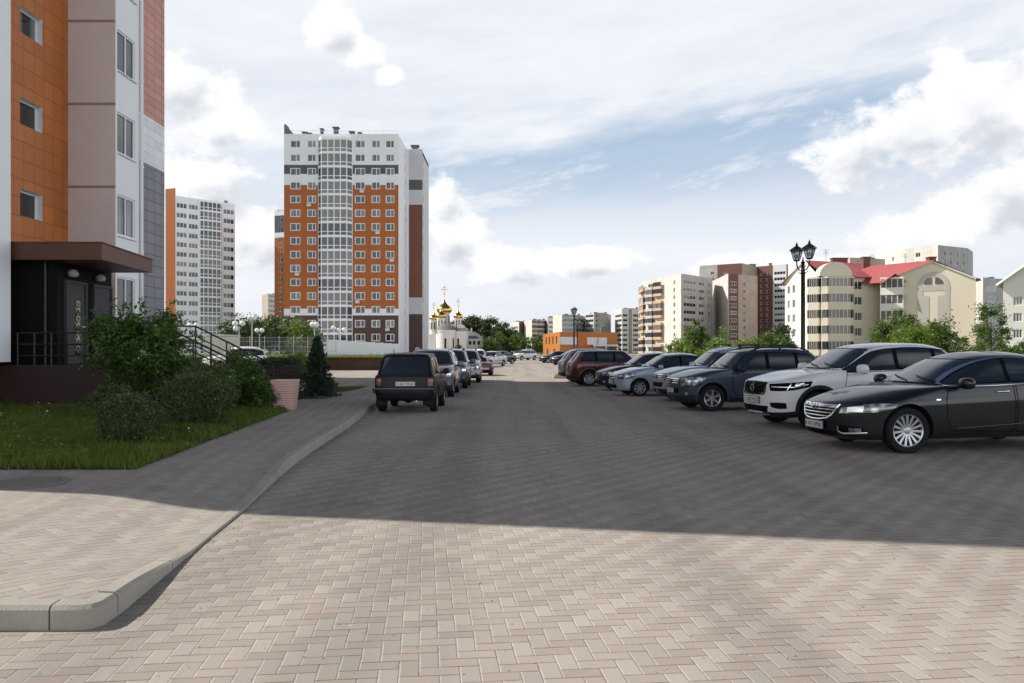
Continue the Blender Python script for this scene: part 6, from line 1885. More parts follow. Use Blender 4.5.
def white_suv():
    L, W, H = 4.425, 1.863, 1.652; X = [.885, 3.587]; r = .358
    rg = std_rings(L, W, H, .215, .905, (1.26, 1.115), (2.02, 1.555), (3.72, 1.535), (4.20, 1.13), .03, af=.62, p=2.9, tumble=.775, shoulder=.945, roofw=.55, hood_bow=.035)
    c = Car('compact_suv', 'white compact SUV with a black grille and black cladding beside the black sedan', 'white', L, W, H, rg, {'x': X, 'r': r}, .405, 'cars parked along the right side')
    windshield(c, 1.115, 1.555, .72, .60)
    bot = [(1.46, 1.10), (2.4, 1.12), (3.1, 1.15), (3.45, 1.24), (3.85, 1.40)]
    top = curve2([(1.46, 1.11), (1.85, 1.34), (2.15, 1.475), (2.7, 1.535), (3.3, 1.525), (3.85, 1.455)])
    side_glass(c, bot, top, [2.52, 3.34], .09)
    rear_glass(c, 1.16, 1.47, .60, .52)
    c.doors([[(1.52, .40), (2.54, .38), (2.56, .8), (2.52, 1.11), (1.46, 1.08), (1.40, .85), (1.42, .6)], [(2.57, .38), (3.10, .38), (3.16, .55), (3.36, .80), (3.40, 1.13), (2.55, 1.12), (2.6, .8)]])
    c.side('sill_cladding', [(1.32, .23), (3.12, .23)], [(1.30, .42), (3.14, .42)], M['plastic'], off=.012, nu=30)
    c.arch_trim(M['plastic'], .075, .405)
    g = c.front('grille', [(y, .655 + .03 * (abs(y) / .40) ** 3) for y in np.linspace(-.40, .40, 9)], [(y, .865) for y in np.linspace(-.44, .44, 9)], M['gap'], off=.008, nu=20)
    c.front_line('grille_frame', [(-.45, .87), (-.45, .72), (-.41, .655), (0, .64), (.41, .655), (.45, .72), (.45, .87), (0, .88)], .024, M['plastic'], off=.018, n=50, parent=g, closed=True)
    p, n = c.hit((0, 0, .765), (1, 0, 0)); p = p - Vector((L / 2, 0, 0)); mb = MB()
    mb.tube([p + Vector((-.03, .062 * math.cos(a), .062 * math.sin(a))) for a in np.linspace(0, 2 * math.pi, 25)], .011, 0, 6)
    mb.tube([p + Vector((-.032, -.045, .045)), p + Vector((-.032, -.095, .095))], .010, 0, 6); mb.tube([p + Vector((-.032, -.095, .06)), p + Vector((-.032, -.097, .098)), p + Vector((-.032, -.06, .097))], .008, 0, 5)
    mb.build('emblem', M['alloy_dull'], g[0], 60)
    mb = MB(); mb.tube([p + Vector((-.014, .40, -.10)), p + Vector((-.014, -.40, .085))], .008, 0, 5); mb.build('grille_slash', M['plastic'], g[0], 60)
    hb = [(.10, -.54, .735), (.22, -.70, .735), (.42, -.84, .755), (.70, -.91, .82)]
    ht = [(.10, -.50, .845), (.22, -.68, .86), (.42, -.84, .88), (.74, -.91, .905)]
    h = headlamp(c, hb, ht, 'gap')
    c.ribbon('running_light', [(.12, -.56, .80), (.30, -.76, .80), (.44, -.85, .80), (.66, -.91, .855)], .024, (.75, .66, 0), M['lamp_inner'], off=.010, mirror=True, parent=h, n=20)
    c.ribbon('running_light', [(.33, -.79, .75), (.36, -.80, .80), (.39, -.815, .87)], .024, (.75, .66, 0), M['lamp_inner'], off=.011, mirror=True, parent=h, n=10)
    c.patch('lamp_reflector', [(.44, -.85, .79), (.56, -.88, .815)], [(.45, -.85, .865), (.6, -.89, .885)], (.75, .66, 0), M['lamp_inner'], off=.010, mirror=True, parent=h, nu=5, nv=3)
    c.front('air_intake', [(y, .315) for y in np.linspace(-.46, .46, 7)], [(y, .43) for y in np.linspace(-.52, .52, 7)], M['gap'], off=.006)
    c.patch('bumper_cladding', [(.12, -.30, .20), (.12, -.5, .20), (.3, -.75, .21), (.52, -.88, .22)], [(.04, -.30, .32), (.06, -.55, .315), (.25, -.78, .33), (.47, -.9, .36)], (.75, .66, 0), M['plastic'], off=.008, mirror=True)
    c.front('skid_strip', [(y, .255) for y in np.linspace(-.5, .5, 7)], [(y, .285) for y in np.linspace(-.5, .5, 7)], M['alloy_dull'], off=.012, nv=2)
    f = c.patch('fog_light_recess', [(.09, -.58, .415), (.18, -.68, .39), (.30, -.80, .40)], [(.05, -.56, .50), (.15, -.68, .51), (.28, -.80, .505)], (.75, .66, 0), M['gap'], off=.006, mirror=True)
    c.plate('A 205 MX 67', 'front', 0, .535)
    c.mirrors(1.66, 1.13, (.105, .125, .095))
    c.handles([(2.38, 1.0), (3.22, 1.03)], PAINT['white'])
    c.patch('rear_spoiler', [(3.72, -.5, 0), (3.72, .5, 0)], [(4.0, -.48, 0), (4.0, .48, 0)], (0, 0, -1), PAINT['white'], off=.03, depth=.05)
    c.rear('taillight', [(-.86, .95), (-.66, .95)], [(-.72, 1.45), (-.60, 1.45)], M['red_lens']); c.rear('taillight', [(.66, .95), (.86, .95)], [(.60, 1.45), (.72, 1.45)], M['red_lens'])
    c.add_wheels('five', 'alloy', .245, .235)
    c.place((X[0], -W / 2), (6.16, 15.9), R(9), 1.065)
white_suv()

def upright_suv(label, paint, at_wheel, rot, name='suv', rails='black', style='six', rim='alloy', plate=None, chrome_grille=True, group='cars parked along the right side', which='front', side=-1, H=1.66, mats='plastic', L=4.315, cladding=True):
    W = 1.822; X = [.825, .825 + L - 1.642]; r = .345
    rg = std_rings(L, W, H, .225, .90, (1.20, 1.09), (1.78, 1.555), (3.80, 1.535), (4.16, 1.10), .02, af=.60, p=2.7, tumble=.765, shoulder=.945, roofw=.55, hood_bow=.05)
    c = Car(name, label, paint, L, W, H, rg, {'x': X, 'r': r}, .400, group)
    windshield(c, 1.09, 1.555, .71, .58)
    s = L - 4.315
    bot = [(1.42, 1.075), (2.5, 1.085), (3.2, 1.10), (3.82 + s, 1.145)]
    top = curve2([(1.42, 1.085), (1.66, 1.30), (1.86, 1.47), (2.4, 1.525), (3.1, 1.515), (3.6 + s, 1.45), (3.82 + s, 1.36)])
    side_glass(c, bot, top, [2.36, 3.18], .10)
    rear_glass(c, 1.12, 1.46, .60, .52)
    c.doors([[(1.46, .42), (2.38, .40), (2.40, .8), (2.36, 1.07), (1.40, 1.06), (1.34, .85), (1.36, .6)], [(2.42, .40), (2.98, .40), (3.06, .55), (3.24, .80), (3.27, 1.09), (2.40, 1.075), (2.46, .8)]])
    if cladding:
        c.side('sill_cladding', [(1.26, .24), (2.98 + s, .24)], [(1.24, .37), (3.0 + s, .37)], M['plastic'], off=.010, nu=30)
    c.arch_trim(PAINT[paint], .06, .40, off=.022)
    g = c.front('grille', [(y, .70 + .02 * abs(y)) for y in np.linspace(-.46, .46, 9)], [(y, .86) for y in np.linspace(-.50, .50, 9)], M['gap'], off=.008, nu=18)
    bm_ = M['chrome'] if chrome_grille else M['alloy_dull']
    grille_bars(c, (.725, .78, .835), (.45, .47, .49), bm_, .024, g)
    mb = MB(); p, n = c.hit((0, 0, .78), (1, 0, 0)); p = p - Vector((L / 2, 0, 0)); mb.lathe([(.075, 0), (.075, .02), (.04, .03), (0, .03)], (0, 0, 0), 4, 0, 'z')
    mb.v = [(p.x - .02 - v[2], p.y + v[0] * .7, p.z + v[1]) for v in mb.v]; mb.build('emblem', M['chrome'], g[0])
    h = headlamp(c, [(.10, -.54, .66), (.24, -.72, .66), (.44, -.85, .68), (.60, -.90, .76)], [(.10, -.52, .86), (.24, -.70, .88), (.44, -.84, .90), (.62, -.90, .895)])
    c.patch('lamp_reflector', [(.20, -.62, .69), (.32, -.74, .69)], [(.2, -.62, .81), (.32, -.74, .815)], (.75, .66, 0), M['lamp_inner'], off=.010, mirror=True, nu=6, nv=4, parent=h)
    c.patch('bumper_cladding', [(.14, -.05, .22), (.14, -.5, .22), (.3, -.75, .23), (.50, -.88, .24)], [(.02, -.05, .40), (.06, -.55, .40), (.25, -.78, .42), (.46, -.9, .45)], (.75, .66, 0), M['plastic'], off=.008, mirror=True)
    c.front('air_intake', [(y, .46) for y in np.linspace(-.44, .44, 7)], [(y, .60) for y in np.linspace(-.50, .50, 7)], M['gap'], off=.006)
    f = c.patch('fog_light', [(.14, -.64, .42), (.22, -.72, .42)], [(.14, -.64, .50), (.22, -.72, .50)], (.75, .66, 0), M['headlight'], off=.014, mirror=True, nu=5, nv=4)
    if plate:
        c.plate(plate, 'front' if which == 'front' else 'rear', 0, .53 if which == 'front' else .86)
    c.mirrors(1.56, 1.10, (.10, .12, .10), M['plastic'] if mats == 'plastic' else None)
    c.handles([(2.24, .96), (3.10, .99)], PAINT[paint])
    c.rear('taillight', [(-.88, .80), (-.74, .80)], [(-.80, 1.18), (-.70, 1.18)], M['red_lens']); c.rear('taillight', [(.74, .80), (.88, .80)], [(.70, 1.18), (.80, 1.18)], M['red_lens'])
    c.rear('rear_bumper_cladding', [(y, .27) for y in np.linspace(-.75, .75, 7)], [(y, .50) for y in np.linspace(-.8, .8, 7)], M['plastic'], off=.01)
    if rails:
        c.rails(1.98, 3.62 + s, .60, 1.6, M['plastic'] if rails == 'black' else M['alloy'], .055)
    c.add_wheels(style, rim, .225, .215)
    wx = X[0] if which == 'front' else X[1]
    c.place((wx, side * W / 2), at_wheel, rot)
    return c

def crossbars(c, xs, y, z):
    for x in xs:
        mb = MB(); mb.tube([(x - c.L / 2, -y, z), (x - c.L / 2, y, z)], .022, 0, 8); mb.build('roof_bar', M['plastic'], c.t)
        for s in (-1, 1):
            m2 = MB(); m2.box((x - c.L / 2, s * y, z - .02), (.07, .05, .08)); m2.build('roof_bar_clamp', M['plastic'], c.t)
c3 = upright_suv('slate blue SUV with black roof rails and six-spoke wheels beside the white SUV', 'slate', (5.22, 20.65), R(7.5), plate='E 930 HK 67')
crossbars(c3, (2.2, 3.1), .60, 1.735)
c4 = upright_suv('silver-blue SUV with a bright chrome grille, mostly hidden behind the slate blue SUV', 'silver_blue', (5.46, 24.2), R(7), rails='alloy', chrome_grille=True, H=1.70, style='five', mats='paint', cladding=False)
crossbars(c4, (2.15, 3.0), .60, 1.77)

def plain_sedan(label, paint, at_wheel, rot, name='sedan', which='front', side=-1, style='cover', rim='alloy_dull', plate=None, hatch=False, L=4.26, H=1.50, group='cars parked along the right side', chrome_grille=True):
    W = 1.70; X = [.80, .80 + 2.476 + (L - 4.26) * .4]; r = .298
    if hatch:
        rg = std_rings(L, W, H, .195, .80, (1.12, 1.0), (1.86, 1.42), (3.45 + L - 4.26 + .2, 1.41), (L - .20, 1.02), .02, af=.62, p=2.6, tumble=.755, shoulder=.94, roofw=.5, hood_bow=.04)
    else:
        rg = std_rings(L, W, H, .185, .78, (1.16, .99), (1.86, 1.42), (3.02 + (L - 4.26) * .5, 1.405), (3.72 + (L - 4.26) * .7, 1.055), .0, af=.62, p=2.6, tumble=.745, shoulder=.935, roofw=.48, hood_bow=.04)
    c = Car(name, label, paint, L, W, H, rg, {'x': X, 'r': r}, .345, group)
    windshield(c, .99, 1.42, .66, .53)
    e = (3.50 if not hatch else 3.62 + L - 4.26 + .1)
    bot = [(1.36, .985), (2.3, 1.0), (3.0, 1.03), (e, 1.075)]
    top = curve2([(1.36, .995), (1.62, 1.19), (1.92, 1.345), (2.35, 1.395), (2.9, 1.375), (e - .28, 1.27), (e, 1.09 if not hatch else 1.19)])
    side_glass(c, bot, top, [2.30, 3.05], .08)
    rear_glass(c, 1.09, 1.37, .56, .47)
    c.doors([[(1.42, .34), (2.32, .32), (2.34, .7), (2.30, .99), (1.35, .97), (1.28, .75), (1.30, .5)], [(2.36, .32), (2.86, .32), (2.96, .50), (3.12, .68), (3.14, 1.02), (2.34, .995), (2.38, .7)]])
    g = c.front('grille', [(y, .60) for y in np.linspace(-.40, .40, 7)], [(y, .72) for y in np.linspace(-.44, .44, 7)], M['gap'], off=.006)
    grille_bars(c, (.63, .69), (.40, .43), M['chrome'] if chrome_grille else M['alloy_dull'], .022, g)
    headlamp(c, [(.10, -.50, .60), (.24, -.66, .60), (.42, -.79, .62), (.58, -.84, .68)], [(.10, -.50, .73), (.24, -.66, .76), (.42, -.79, .785), (.64, -.84, .785)])
    c.front('air_intake', [(y, .27) for y in np.linspace(-.42, .42, 7)], [(y, .40) for y in np.linspace(-.46, .46, 7)], M['gap'], off=.004)
    c.patch('fog_light', [(.12, -.58, .33), (.20, -.66, .33)], [(.12, -.58, .40), (.20, -.66, .40)], (.75, .66, 0), M['headlight'], off=.01, mirror=True, nu=5, nv=4)
    c.side_line('door_moulding', [(1.36, .55), (2.3, .56), (3.05, .58)], .035, M['plastic'] if not hatch else PAINT[paint], off=.012, n=24)
    c.rear('taillight', [(-.80, .78), (-.56, .80)], [(-.78, 1.0), (-.56, 1.0)], M['red_lens']); c.rear('taillight', [(.56, .80), (.80, .78)], [(.56, 1.0), (.78, 1.0)], M['red_lens'])
    if plate:
        c.plate(plate, 'front', 0, .49)
    c.plate('M 528 EA 67', 'rear', 0, .75) if which == 'rear' else None
    c.mirrors(1.50, 1.0, (.09, .11, .08))
    c.handles([(2.18, .87), (2.98, .90)], PAINT[paint])
    c.add_wheels(style, rim, .205, .19)
    c.place((X[0] if which == 'front' else X[1], side * W / 2), at_wheel, rot)
    return c

plain_sedan('silver sedan with round wheel covers, between the silver-blue SUV and the dark blue sedan', 'silver_blue', (4.42, 27.4), R(8), plate='T 176 CB 67')
plain_sedan('dark blue-black sedan with a pale windscreen, just before the dark red hatchback', 'navy', (4.28, 31.0), R(8), chrome_grille=False)
upright_suv('dark red hatchback parked tail to the street, with its rear wheel showing', 'maroon', (3.40, 34.9), R(187), 'hatchback', rails=None, which='rear', side=1, H=1.58, style='cover', rim='alloy', plate='O 384 PT 67', cladding=False)
upright_suv('grey SUV parked tail to the street on the far side of the dark red hatchback', 'grey', (3.25, 39.0), R(186), rails='alloy', which='rear', side=1, plate='B 741 AK 67')
plain_sedan('white sedan whose roof shows over the dark blue sedan', 'pale', (7.0, 47.0), R(5))
plain_sedan('black sedan in the sunlit far lot, the right one of two', 'navy', (5.0, 84.0), R(12), group='cars in the far lot')
plain_sedan('black sedan in the sunlit far lot, left of the other black one', 'black', (4.4, 97.0), R(16), group='cars in the far lot')
upright_suv('white SUV standing alone in the sun beneath the trees at the street end', 'white', (1.55, 124.0), R(40), group='cars in the far lot', rails='alloy')

# --- left row
def boxy_offroader():
    L, W, H = 3.72, 1.69, 1.645; X = [.70, 2.90]; r = .345; h = W / 2
    rg = [(.30, .34, .10, 3.66, .80 * h, .25, .12, 3.6), (.34, .38, .05, 3.69, .90 * h, .28, .14, 3.6), (.46, .48, .01, 3.71, .965 * h, .3, .16, 3.6), (.62, .64, .0, 3.72, .99 * h, .3, .17, 3.6),
          (.80, .82, .01, 3.715, 1.0 * h, .3, .18, 3.6), (.90, .95, .05, 3.70, .995 * h, .3, .18, 3.6), (.96, 1.0, .20, 3.69, .985 * h, .32, .18, 3.6), (.99, 1.02, .75, 3.68, .975 * h, .32, .2, 3.6),
          (1.01, 1.03, 1.10, 3.67, .955 * h, .35, .2, 3.6), (1.05, 1.06, 1.20, 3.65, .925 * h, .35, .2, 3.6), (1.25, 1.25, 1.38, 3.575, .87 * h, .35, .2, 3.4), (1.45, 1.45, 1.58, 3.48, .815 * h, .35, .2, 3.3),
          (1.55, 1.55, 1.69, 3.41, .775 * h, .36, .22, 3.2), (1.60, 1.60, 1.80, 3.32, .70 * h, .4, .28, 3.0), (1.63, 1.63, 2.05, 3.1, .5 * h, .4, .3, 2.6), (1.643, 1.643, 2.3, 2.85, .2 * h, .2, .2, 2.2), (1.645, 1.645, 2.4, 2.75, .012, .1, .1, 2)]
    c = Car('offroad_car', 'boxy black-green three-door off-roader seen from behind at the kerb, nearest of the left row', 'olive', L, W, H, rg, {'x': X, 'r': r, 'in': .03}, .39, 'cars parked along the left kerb')
    windshield(c, 1.03, 1.555, .66, .58)
    side_glass(c, [(1.40, 1.06), (2.4, 1.07), (3.40, 1.08)], [(1.40, 1.07), (1.62, 1.32), (1.82, 1.49), (2.6, 1.515), (3.24, 1.50), (3.36, 1.36)], [2.38], .07)
    # rear screen with its rubber seal
    q = lambda w, z: [(y, z) for y in np.linspace(-w, w, 7)]
    c.rear('rear_window_seal', q(.655, 1.015), q(.575, 1.53), M['plastic'], off=.004, nv=8); c.rear('rear_window', q(.63, 1.045), q(.555, 1.505), M['car_glass'], off=.010, nv=8)
    c.rear_line('tailgate_seam', [(-.64, .60), (.64, .60), (.69, .80), (.67, .99), (.58, 1.55), (-.58, 1.55), (-.67, .99), (-.69, .80)], .014, M['gap'], off=.003, closed=True, n=90)
    for s in (-1, 1):
        a, b = sorted((s * .76, s * .63)); tl = c.rear('taillight', [(a, .74), (b, .74)], [(a, .945), (b, .945)], M['red_lens'], off=.018, nu=5, nv=5, depth=.03)
        c.rear('turn_signal', [(a, .86), (b, .86)], [(a, .93), (b, .93)], M['amber_lens'], off=.021, nu=4, nv=2, parent=tl)
    # bumper: aluminium beam with black ends
    def beam(x, z, nm):
        pts = [(x - L / 2 + (.10 if abs(k) == 4 else 0) * (-1 if x > 2 else 1), k * .205, z) for k in range(-4, 5)]
        mb = MB(); rows = [[Vector(p) + Vector((o, 0, q)) for p in pts] for o, q in ((-.02, -.055), (.045 if x > 2 else -.045, -.05), (.05 if x > 2 else -.05, .05), (-.02, .055))]
        mb.grid(rows, 0, x < 2); return mb.build(nm, M['plastic'], c.t)
    b = beam(3.735, .62, 'rear_bumper'); beam(-.015, .62, 'front_bumper')
    mb = MB(); pts = [(3.79 - L / 2 + .004, k * .20, .67) for k in range(-4, 5)]; mb.tube(pts, .015, 0, 6); mb.build('bumper_strip', M['alloy'], b)
    for s in (-1, 1):
        mb = MB(); mb.span(3.69 - L / 2, 3.80 - L / 2, s * .80 - .035, s * .80 + .035, .555, .685); mb.build('bumper_end', M['plastic'], b)
    c.plate('A 667 TK 67', 'rear', 0.03, .80)
    mb = MB(); mb.tube([(3.62 - L / 2, .30, .34), (3.80 - L / 2, .34, .335)], .028, 0, 10); mb.build('exhaust_pipe', M['steel'], c.t)
    mb = MB(); mb.tube([(2.90 - L / 2, -.6, .36), (2.90 - L / 2, .6, .36)], .055, 0, 8); mb.lathe([(0, -.14), (.10, -.10), (.14, 0), (.10, .10), (0, .14)], (2.90 - L / 2, 0, .36), 12, 0); mb.build('rear_axle', M['plastic'], c.t)
    for s in (-1, 1):
        mb = MB(); mb.span(3.45 - L / 2, 3.62 - L / 2, s * .62 - .13, s * .62 + .13, .22, .42); mb.span(3.46 - L / 2, 3.47 - L / 2, s * .68 - .12, s * .68 + .12, .16, .42); mb.build('mud_flap', M['rubber'], c.t)
        mb = MB(); g0 = [c.hit((x, s * .62, 0), (0, 0, -1))[0] + Vector((-L / 2, 0, .02)) for x in np.linspace(1.8, 3.35, 9)]; mb.tube(g0, .014, 0, 6); mb.build('rain_gutter', M['alloy_dull'], c.t)
    mb = MB(); mb.tube([(3.2 - L / 2, -.35, 1.6), (3.28 - L / 2, -.35, 1.73)], .01, 0, 5); mb.build('aerial', M['plastic'], c.t)
    c.mirrors(1.50, 1.08, (.06, .09, .09), M['plastic'], .05)
    c.doors([[(1.30, .45), (2.40, .45), (2.42, .9), (2.40, 1.06), (1.36, 1.04), (1.30, .9)]])
    c.handles([(2.26, .93)], M['plastic'])
    headlamp(c, [(.0, -.62, .70), (.0, -.44, .70)], [(.0, -.62, .88), (.0, -.44, .88)], d=(1, 0, 0))
    c.arch_trim(M['plastic'], .03, .39, off=.02)
    c.add_wheels('steel', 'alloy_dull', .205, .19)
    c.t.location = (-2.70, 21.75, 0); c.t.rotation_euler = (0, 0, R(-90.3)); c.t.scale = (.935, .935, .935)
boxy_offroader()
def left_car(c, X, Y, rot):
    c.t.location = (X, Y, 0); c.t.rotation_euler = (0, 0, R(rot))
G = 'cars parked along the left kerb'
c = upright_suv('grey SUV with bright roof rails directly in front of the boxy off-roader', 'grey', (0, 0), 0, group=G, rails='alloy', style='five', mats='paint'); left_car(c, -2.86, 28.6, 90)
c = upright_suv('brown-grey SUV facing the camera, third of the left row', 'brown', (0, 0), 0, group=G, plate='H 259 YT 67', rails='black', mats='paint'); left_car(c, -2.74, 34.7, 90.5)
c = upright_suv('pale silver SUV facing the camera, at the edge of the building shadow', 'pale', (0, 0), 0, group=G, plate='C 618 PO 67', rails='black', H=1.66); left_car(c, -2.45, 40.4, 91)
c = plain_sedan('small red car in the sun at the far end of the left row', 'red', (0, 0), 0, group=G, plate='P 093 BE 67', H=1.46); left_car(c, -2.45, 50.8, 114); c.t.scale = (.92, .92, .92)
c = upright_suv('white van-like car behind the small red car', 'white', (0, 0), 0, group='cars in the far lot', rails=None, H=1.70); left_car(c, -3.3, 74, 88)
c = plain_sedan('silver sedan between the red car and the far dark bushes', 'pale', (0, 0), 0, group='cars in the far lot'); left_car(c, -2.1, 79, 60)
c = plain_sedan('dark sedan next to the silver one at the street end', 'navy', (0, 0), 0, group='cars in the far lot'); left_car(c, -1.3, 92, 50)
c = upright_suv('white car half hidden behind the stair railing and shrubs', 'white', (0, 0), 0, group='cars beside the sports ground', rails=None, H=1.70); left_car(c, -19.0, 54.8, 35); c.t.location.z = WALK_Z


# ------------------------------------------------------------------ street furniture
def pavement_island():
    mb = MB(); P = [(2.35, 44.6), (6.5, 45.2), (6.5, 46.4), (2.35, 46.0)]
    mb.prism(P, -.02, .14, 0); structure(mb.build('kerb_island', M['kerb'])); grass('island_grass', [(2.5, 44.8), (6.4, 45.3), (6.4, 46.2), (2.5, 45.9)], 1500, .12, M['grass'], z=.13, seed=77)
pavement_island()

def litter_bin():
    t = thing('litter_bin', 'pink ribbed concrete litter bin tapering downwards at the lawn edge', 'bin', at(285.3, 19.65, z=WALK_Z), R(4))
    mb = MB(); n = 12
    for k in range(n):
        f0 = k / n; f1 = (k + .80) / n; w0 = .23 + .065 * f0; w1 = .23 + .065 * f1; z0, z1 = .70 * f0, .70 * f1
        mb.hexa([(-w0, -w0, z0), (w0, -w0, z0), (w0, w0, z0), (-w0, w0, z0), (-w1, -w1, z1), (w1, -w1, z1), (w1, w1, z1), (-w1, w1, z1)])
        z2 = .70 * (k + 1) / n; g = .03
        mb.hexa([(-w1 + g, -w1 + g, z1 - .001), (w1 - g, -w1 + g, z1 - .001), (w1 - g, w1 - g, z1 - .001), (-w1 + g, w1 - g, z1 - .001), (-w1 + g, -w1 + g, z2 + .001), (w1 - g, -w1 + g, z2 + .001), (w1 - g, w1 - g, z2 + .001), (-w1 + g, w1 - g, z2 + .001)], 1)
    mb.build('shell', [M['bin_pink'], M['bin_joint']], t)
    mb = MB(); w = .30
    for a, b, c_, d in ((-w, w, -w, -w + .07), (-w, w, w - .07, w), (-w, -w + .07, -w + .07, w - .07), (w - .07, w, -w + .07, w - .07)):
        mb.span(a, b, c_, d, .70, .735)
    mb.build('rim', M['bin_pink'], t); mb = MB(); mb.quad([(-.24, -.24, .705), (.24, -.24, .705), (.24, .24, .705), (-.24, .24, .705)]); mb.build('liner', M['black_metal'], t)
litter_bin()

def bench():
    t = thing('bench', 'dark wooden park bench with crossed metal ends between the hedge and the spruce', 'bench', at(283, 25.6, z=WALK_Z), 0)
    mb = MB()
    for k in range(4):
        mb.span(-1.35, 1.35, -.42 + k * .12, -.32 + k * .12, .43, .465)
    mb.build('seat', M['wood'], t); mb = MB()
    for k in range(4):
        z = .55 + k * .115; y = .10 + k * .025; mb.span(-1.35, 1.35, y, y + .03, z, z + .095)
    mb.build('backrest', M['wood'], t)
    for s in (-1.15, 0, 1.15):
        mb = MB(); mb.bar((s, -.40, 0), (s, .10, .43), .028); mb.bar((s + .05, .14, 0), (s + .05, -.36, .43), .028); mb.bar((s, .08, .40), (s, .20, 1.0), .025); mb.build('leg', M['black_metal'], t)
bench()
def planter():
    t = thing('planter', 'dark square planter box at the foot of the small spruce', 'planter', at(326, 25.6, z=WALK_Z), 0)
    mb = MB(); mb.hexa([(-.28, -.28, 0), (.28, -.28, 0), (.28, .28, 0), (-.28, .28, 0), (-.34, -.34, .40), (.34, -.34, .40), (.34, .34, .40), (-.34, .34, .40)]); mb.build('box', M['wood'], t)
    mb = MB(); mb.quad([(-.3, -.3, .404), (.3, -.3, .404), (.3, .3, .404), (-.3, .3, .404)]); mb.build('soil', M['soil'], t)
    g = np.random.default_rng(5); P, cc = clump_points(900, (.3, .3, .2), 14, .12, g, .5); V, F = leaf_quads(P, .07, g); link('plant', np_mesh('plant', V, F, M['leaf_dark']), t)
planter()
def manhole():
    t = tag(link('manhole_cover', None, None, at(28, 8.75, z=WALK_Z + .004)), 'round iron manhole cover in the pavement beside the lawn corner', 'manhole cover')
    mb = MB(); mb.lathe([(.40, 0), (.40, .012), (.33, .012), (.33, .006), (.0, .006)], (0, 0, 0), 36, 0); mb.build('frame', M['lid'], t)
    mb = MB(); mb.lathe([(.315, .004), (.315, .011), (0, .011)], (0, 0, 0), 36, 0)
    for k in range(-4, 5):
        w = math.sqrt(.29 ** 2 - (k * .06) ** 2); mb.span(-w, w, k * .06 - .012, k * .06 + .012, .011, .016)
    mb.build('lid', M['lid'], t)
manhole()

def twin_lantern(label, loc, rot, H=5.0):
    t = thing('street_lamp', label, 'street lamp', loc, rot, 'cast iron double lanterns along the right side')
    mb = MB(); mb.lathe([(.20, 0), (.20, .06), (.16, .10), (.15, .45), (.11, .55), (.085, .62), (.095, .66), (.07, .72), (.062, H - 1.45), (.09, H - 1.40), (.062, H - 1.34), (.052, H - .98), (.075, H - .95), (.03, H - .86), (.012, H - .70), (0, H - .68)], (0, 0, 0), 16, 0)
    mb.build('pole', M['iron'], t, 40)
    for s in (-1, 1):
        mb = MB(); q = [(0, H - 1.30), (.16, H - 1.26), (.27, H - 1.12), (.30, H - .93), (.30, H - .84)]
        mb.tube([(s * x, 0, z) for x, z in q], .022, 0, 8)
        sp = [(.12 + (.10 - .012 * k) * math.cos(k * .6 + 2.2), H - 1.08 + (.10 - .012 * k) * math.sin(k * .6 + 2.2)) for k in range(9)]
        mb.tube([(s * x, 0, z) for x, z in sp], .012, 0, 6); mb.tube([(s * .05, 0, H - 1.38), (s * .17, 0, H - 1.40), (s * .24, 0, H - 1.30)], .014, 0, 6); mb.build('arm', M['iron'], t, 60)
        c = (s * .30, 0, 0)
        lb = MB(); z0 = H - .84; lb.lathe([(.075, z0), (.10, z0 + .03), (.10, z0 + .06), (.0, z0 + .06)], c, 6, 0)
        for k in range(6):
            a = k * math.pi / 3; lb.tube([(c[0] + .095 * math.cos(a), .095 * math.sin(a), z0 + .05), (c[0] + .175 * math.cos(a), .175 * math.sin(a), z0 + .45)], .011, 0, 5)
        lb.lathe([(.185, z0 + .44), (.225, z0 + .46), (.225, z0 + .485), (.16, z0 + .56), (.09, z0 + .63), (.05, z0 + .66), (.03, z0 + .70), (.045, z0 + .73), (.02, z0 + .77), (.008, z0 + .84), (0, z0 + .85)], c, 6, 0)
        l = lb.build('lantern', M['iron'], t)
        gb = MB(); gb.lathe([(.085, z0 + .055), (.165, z0 + .445)], c, 6, 0); gb.build('lantern_glass', M['lantern_glass'], l)
        bb = MB(); bb.lathe([(.0, z0 + .12), (.03, z0 + .14), (.045, z0 + .24), (.03, z0 + .32), (0, z0 + .34)], c, 10, 0); bb.build('bulb', M['globe'], l, 60)
    for o in [t] + list(t.children) + [g for c_ in t.children for g in c_.children]:
        if o.type == 'MESH':
            for v in o.data.vertices:
                if v.co.z > H - 1.5:
                    v.co.z = H - (H - v.co.z) * 0.72
    return t
l1 = twin_lantern('tall black double-lantern lamp post behind the slate blue SUV', at(803, 24.8), R(-72))
copy_thing(l1, at(574, 62.0), R(-80), 'black double-lantern lamp post in front of the orange store')
l3 = copy_thing(l1, at(577.3, 84.0), R(40), 'farther double-lantern lamp post, close to the store lamp and lower')

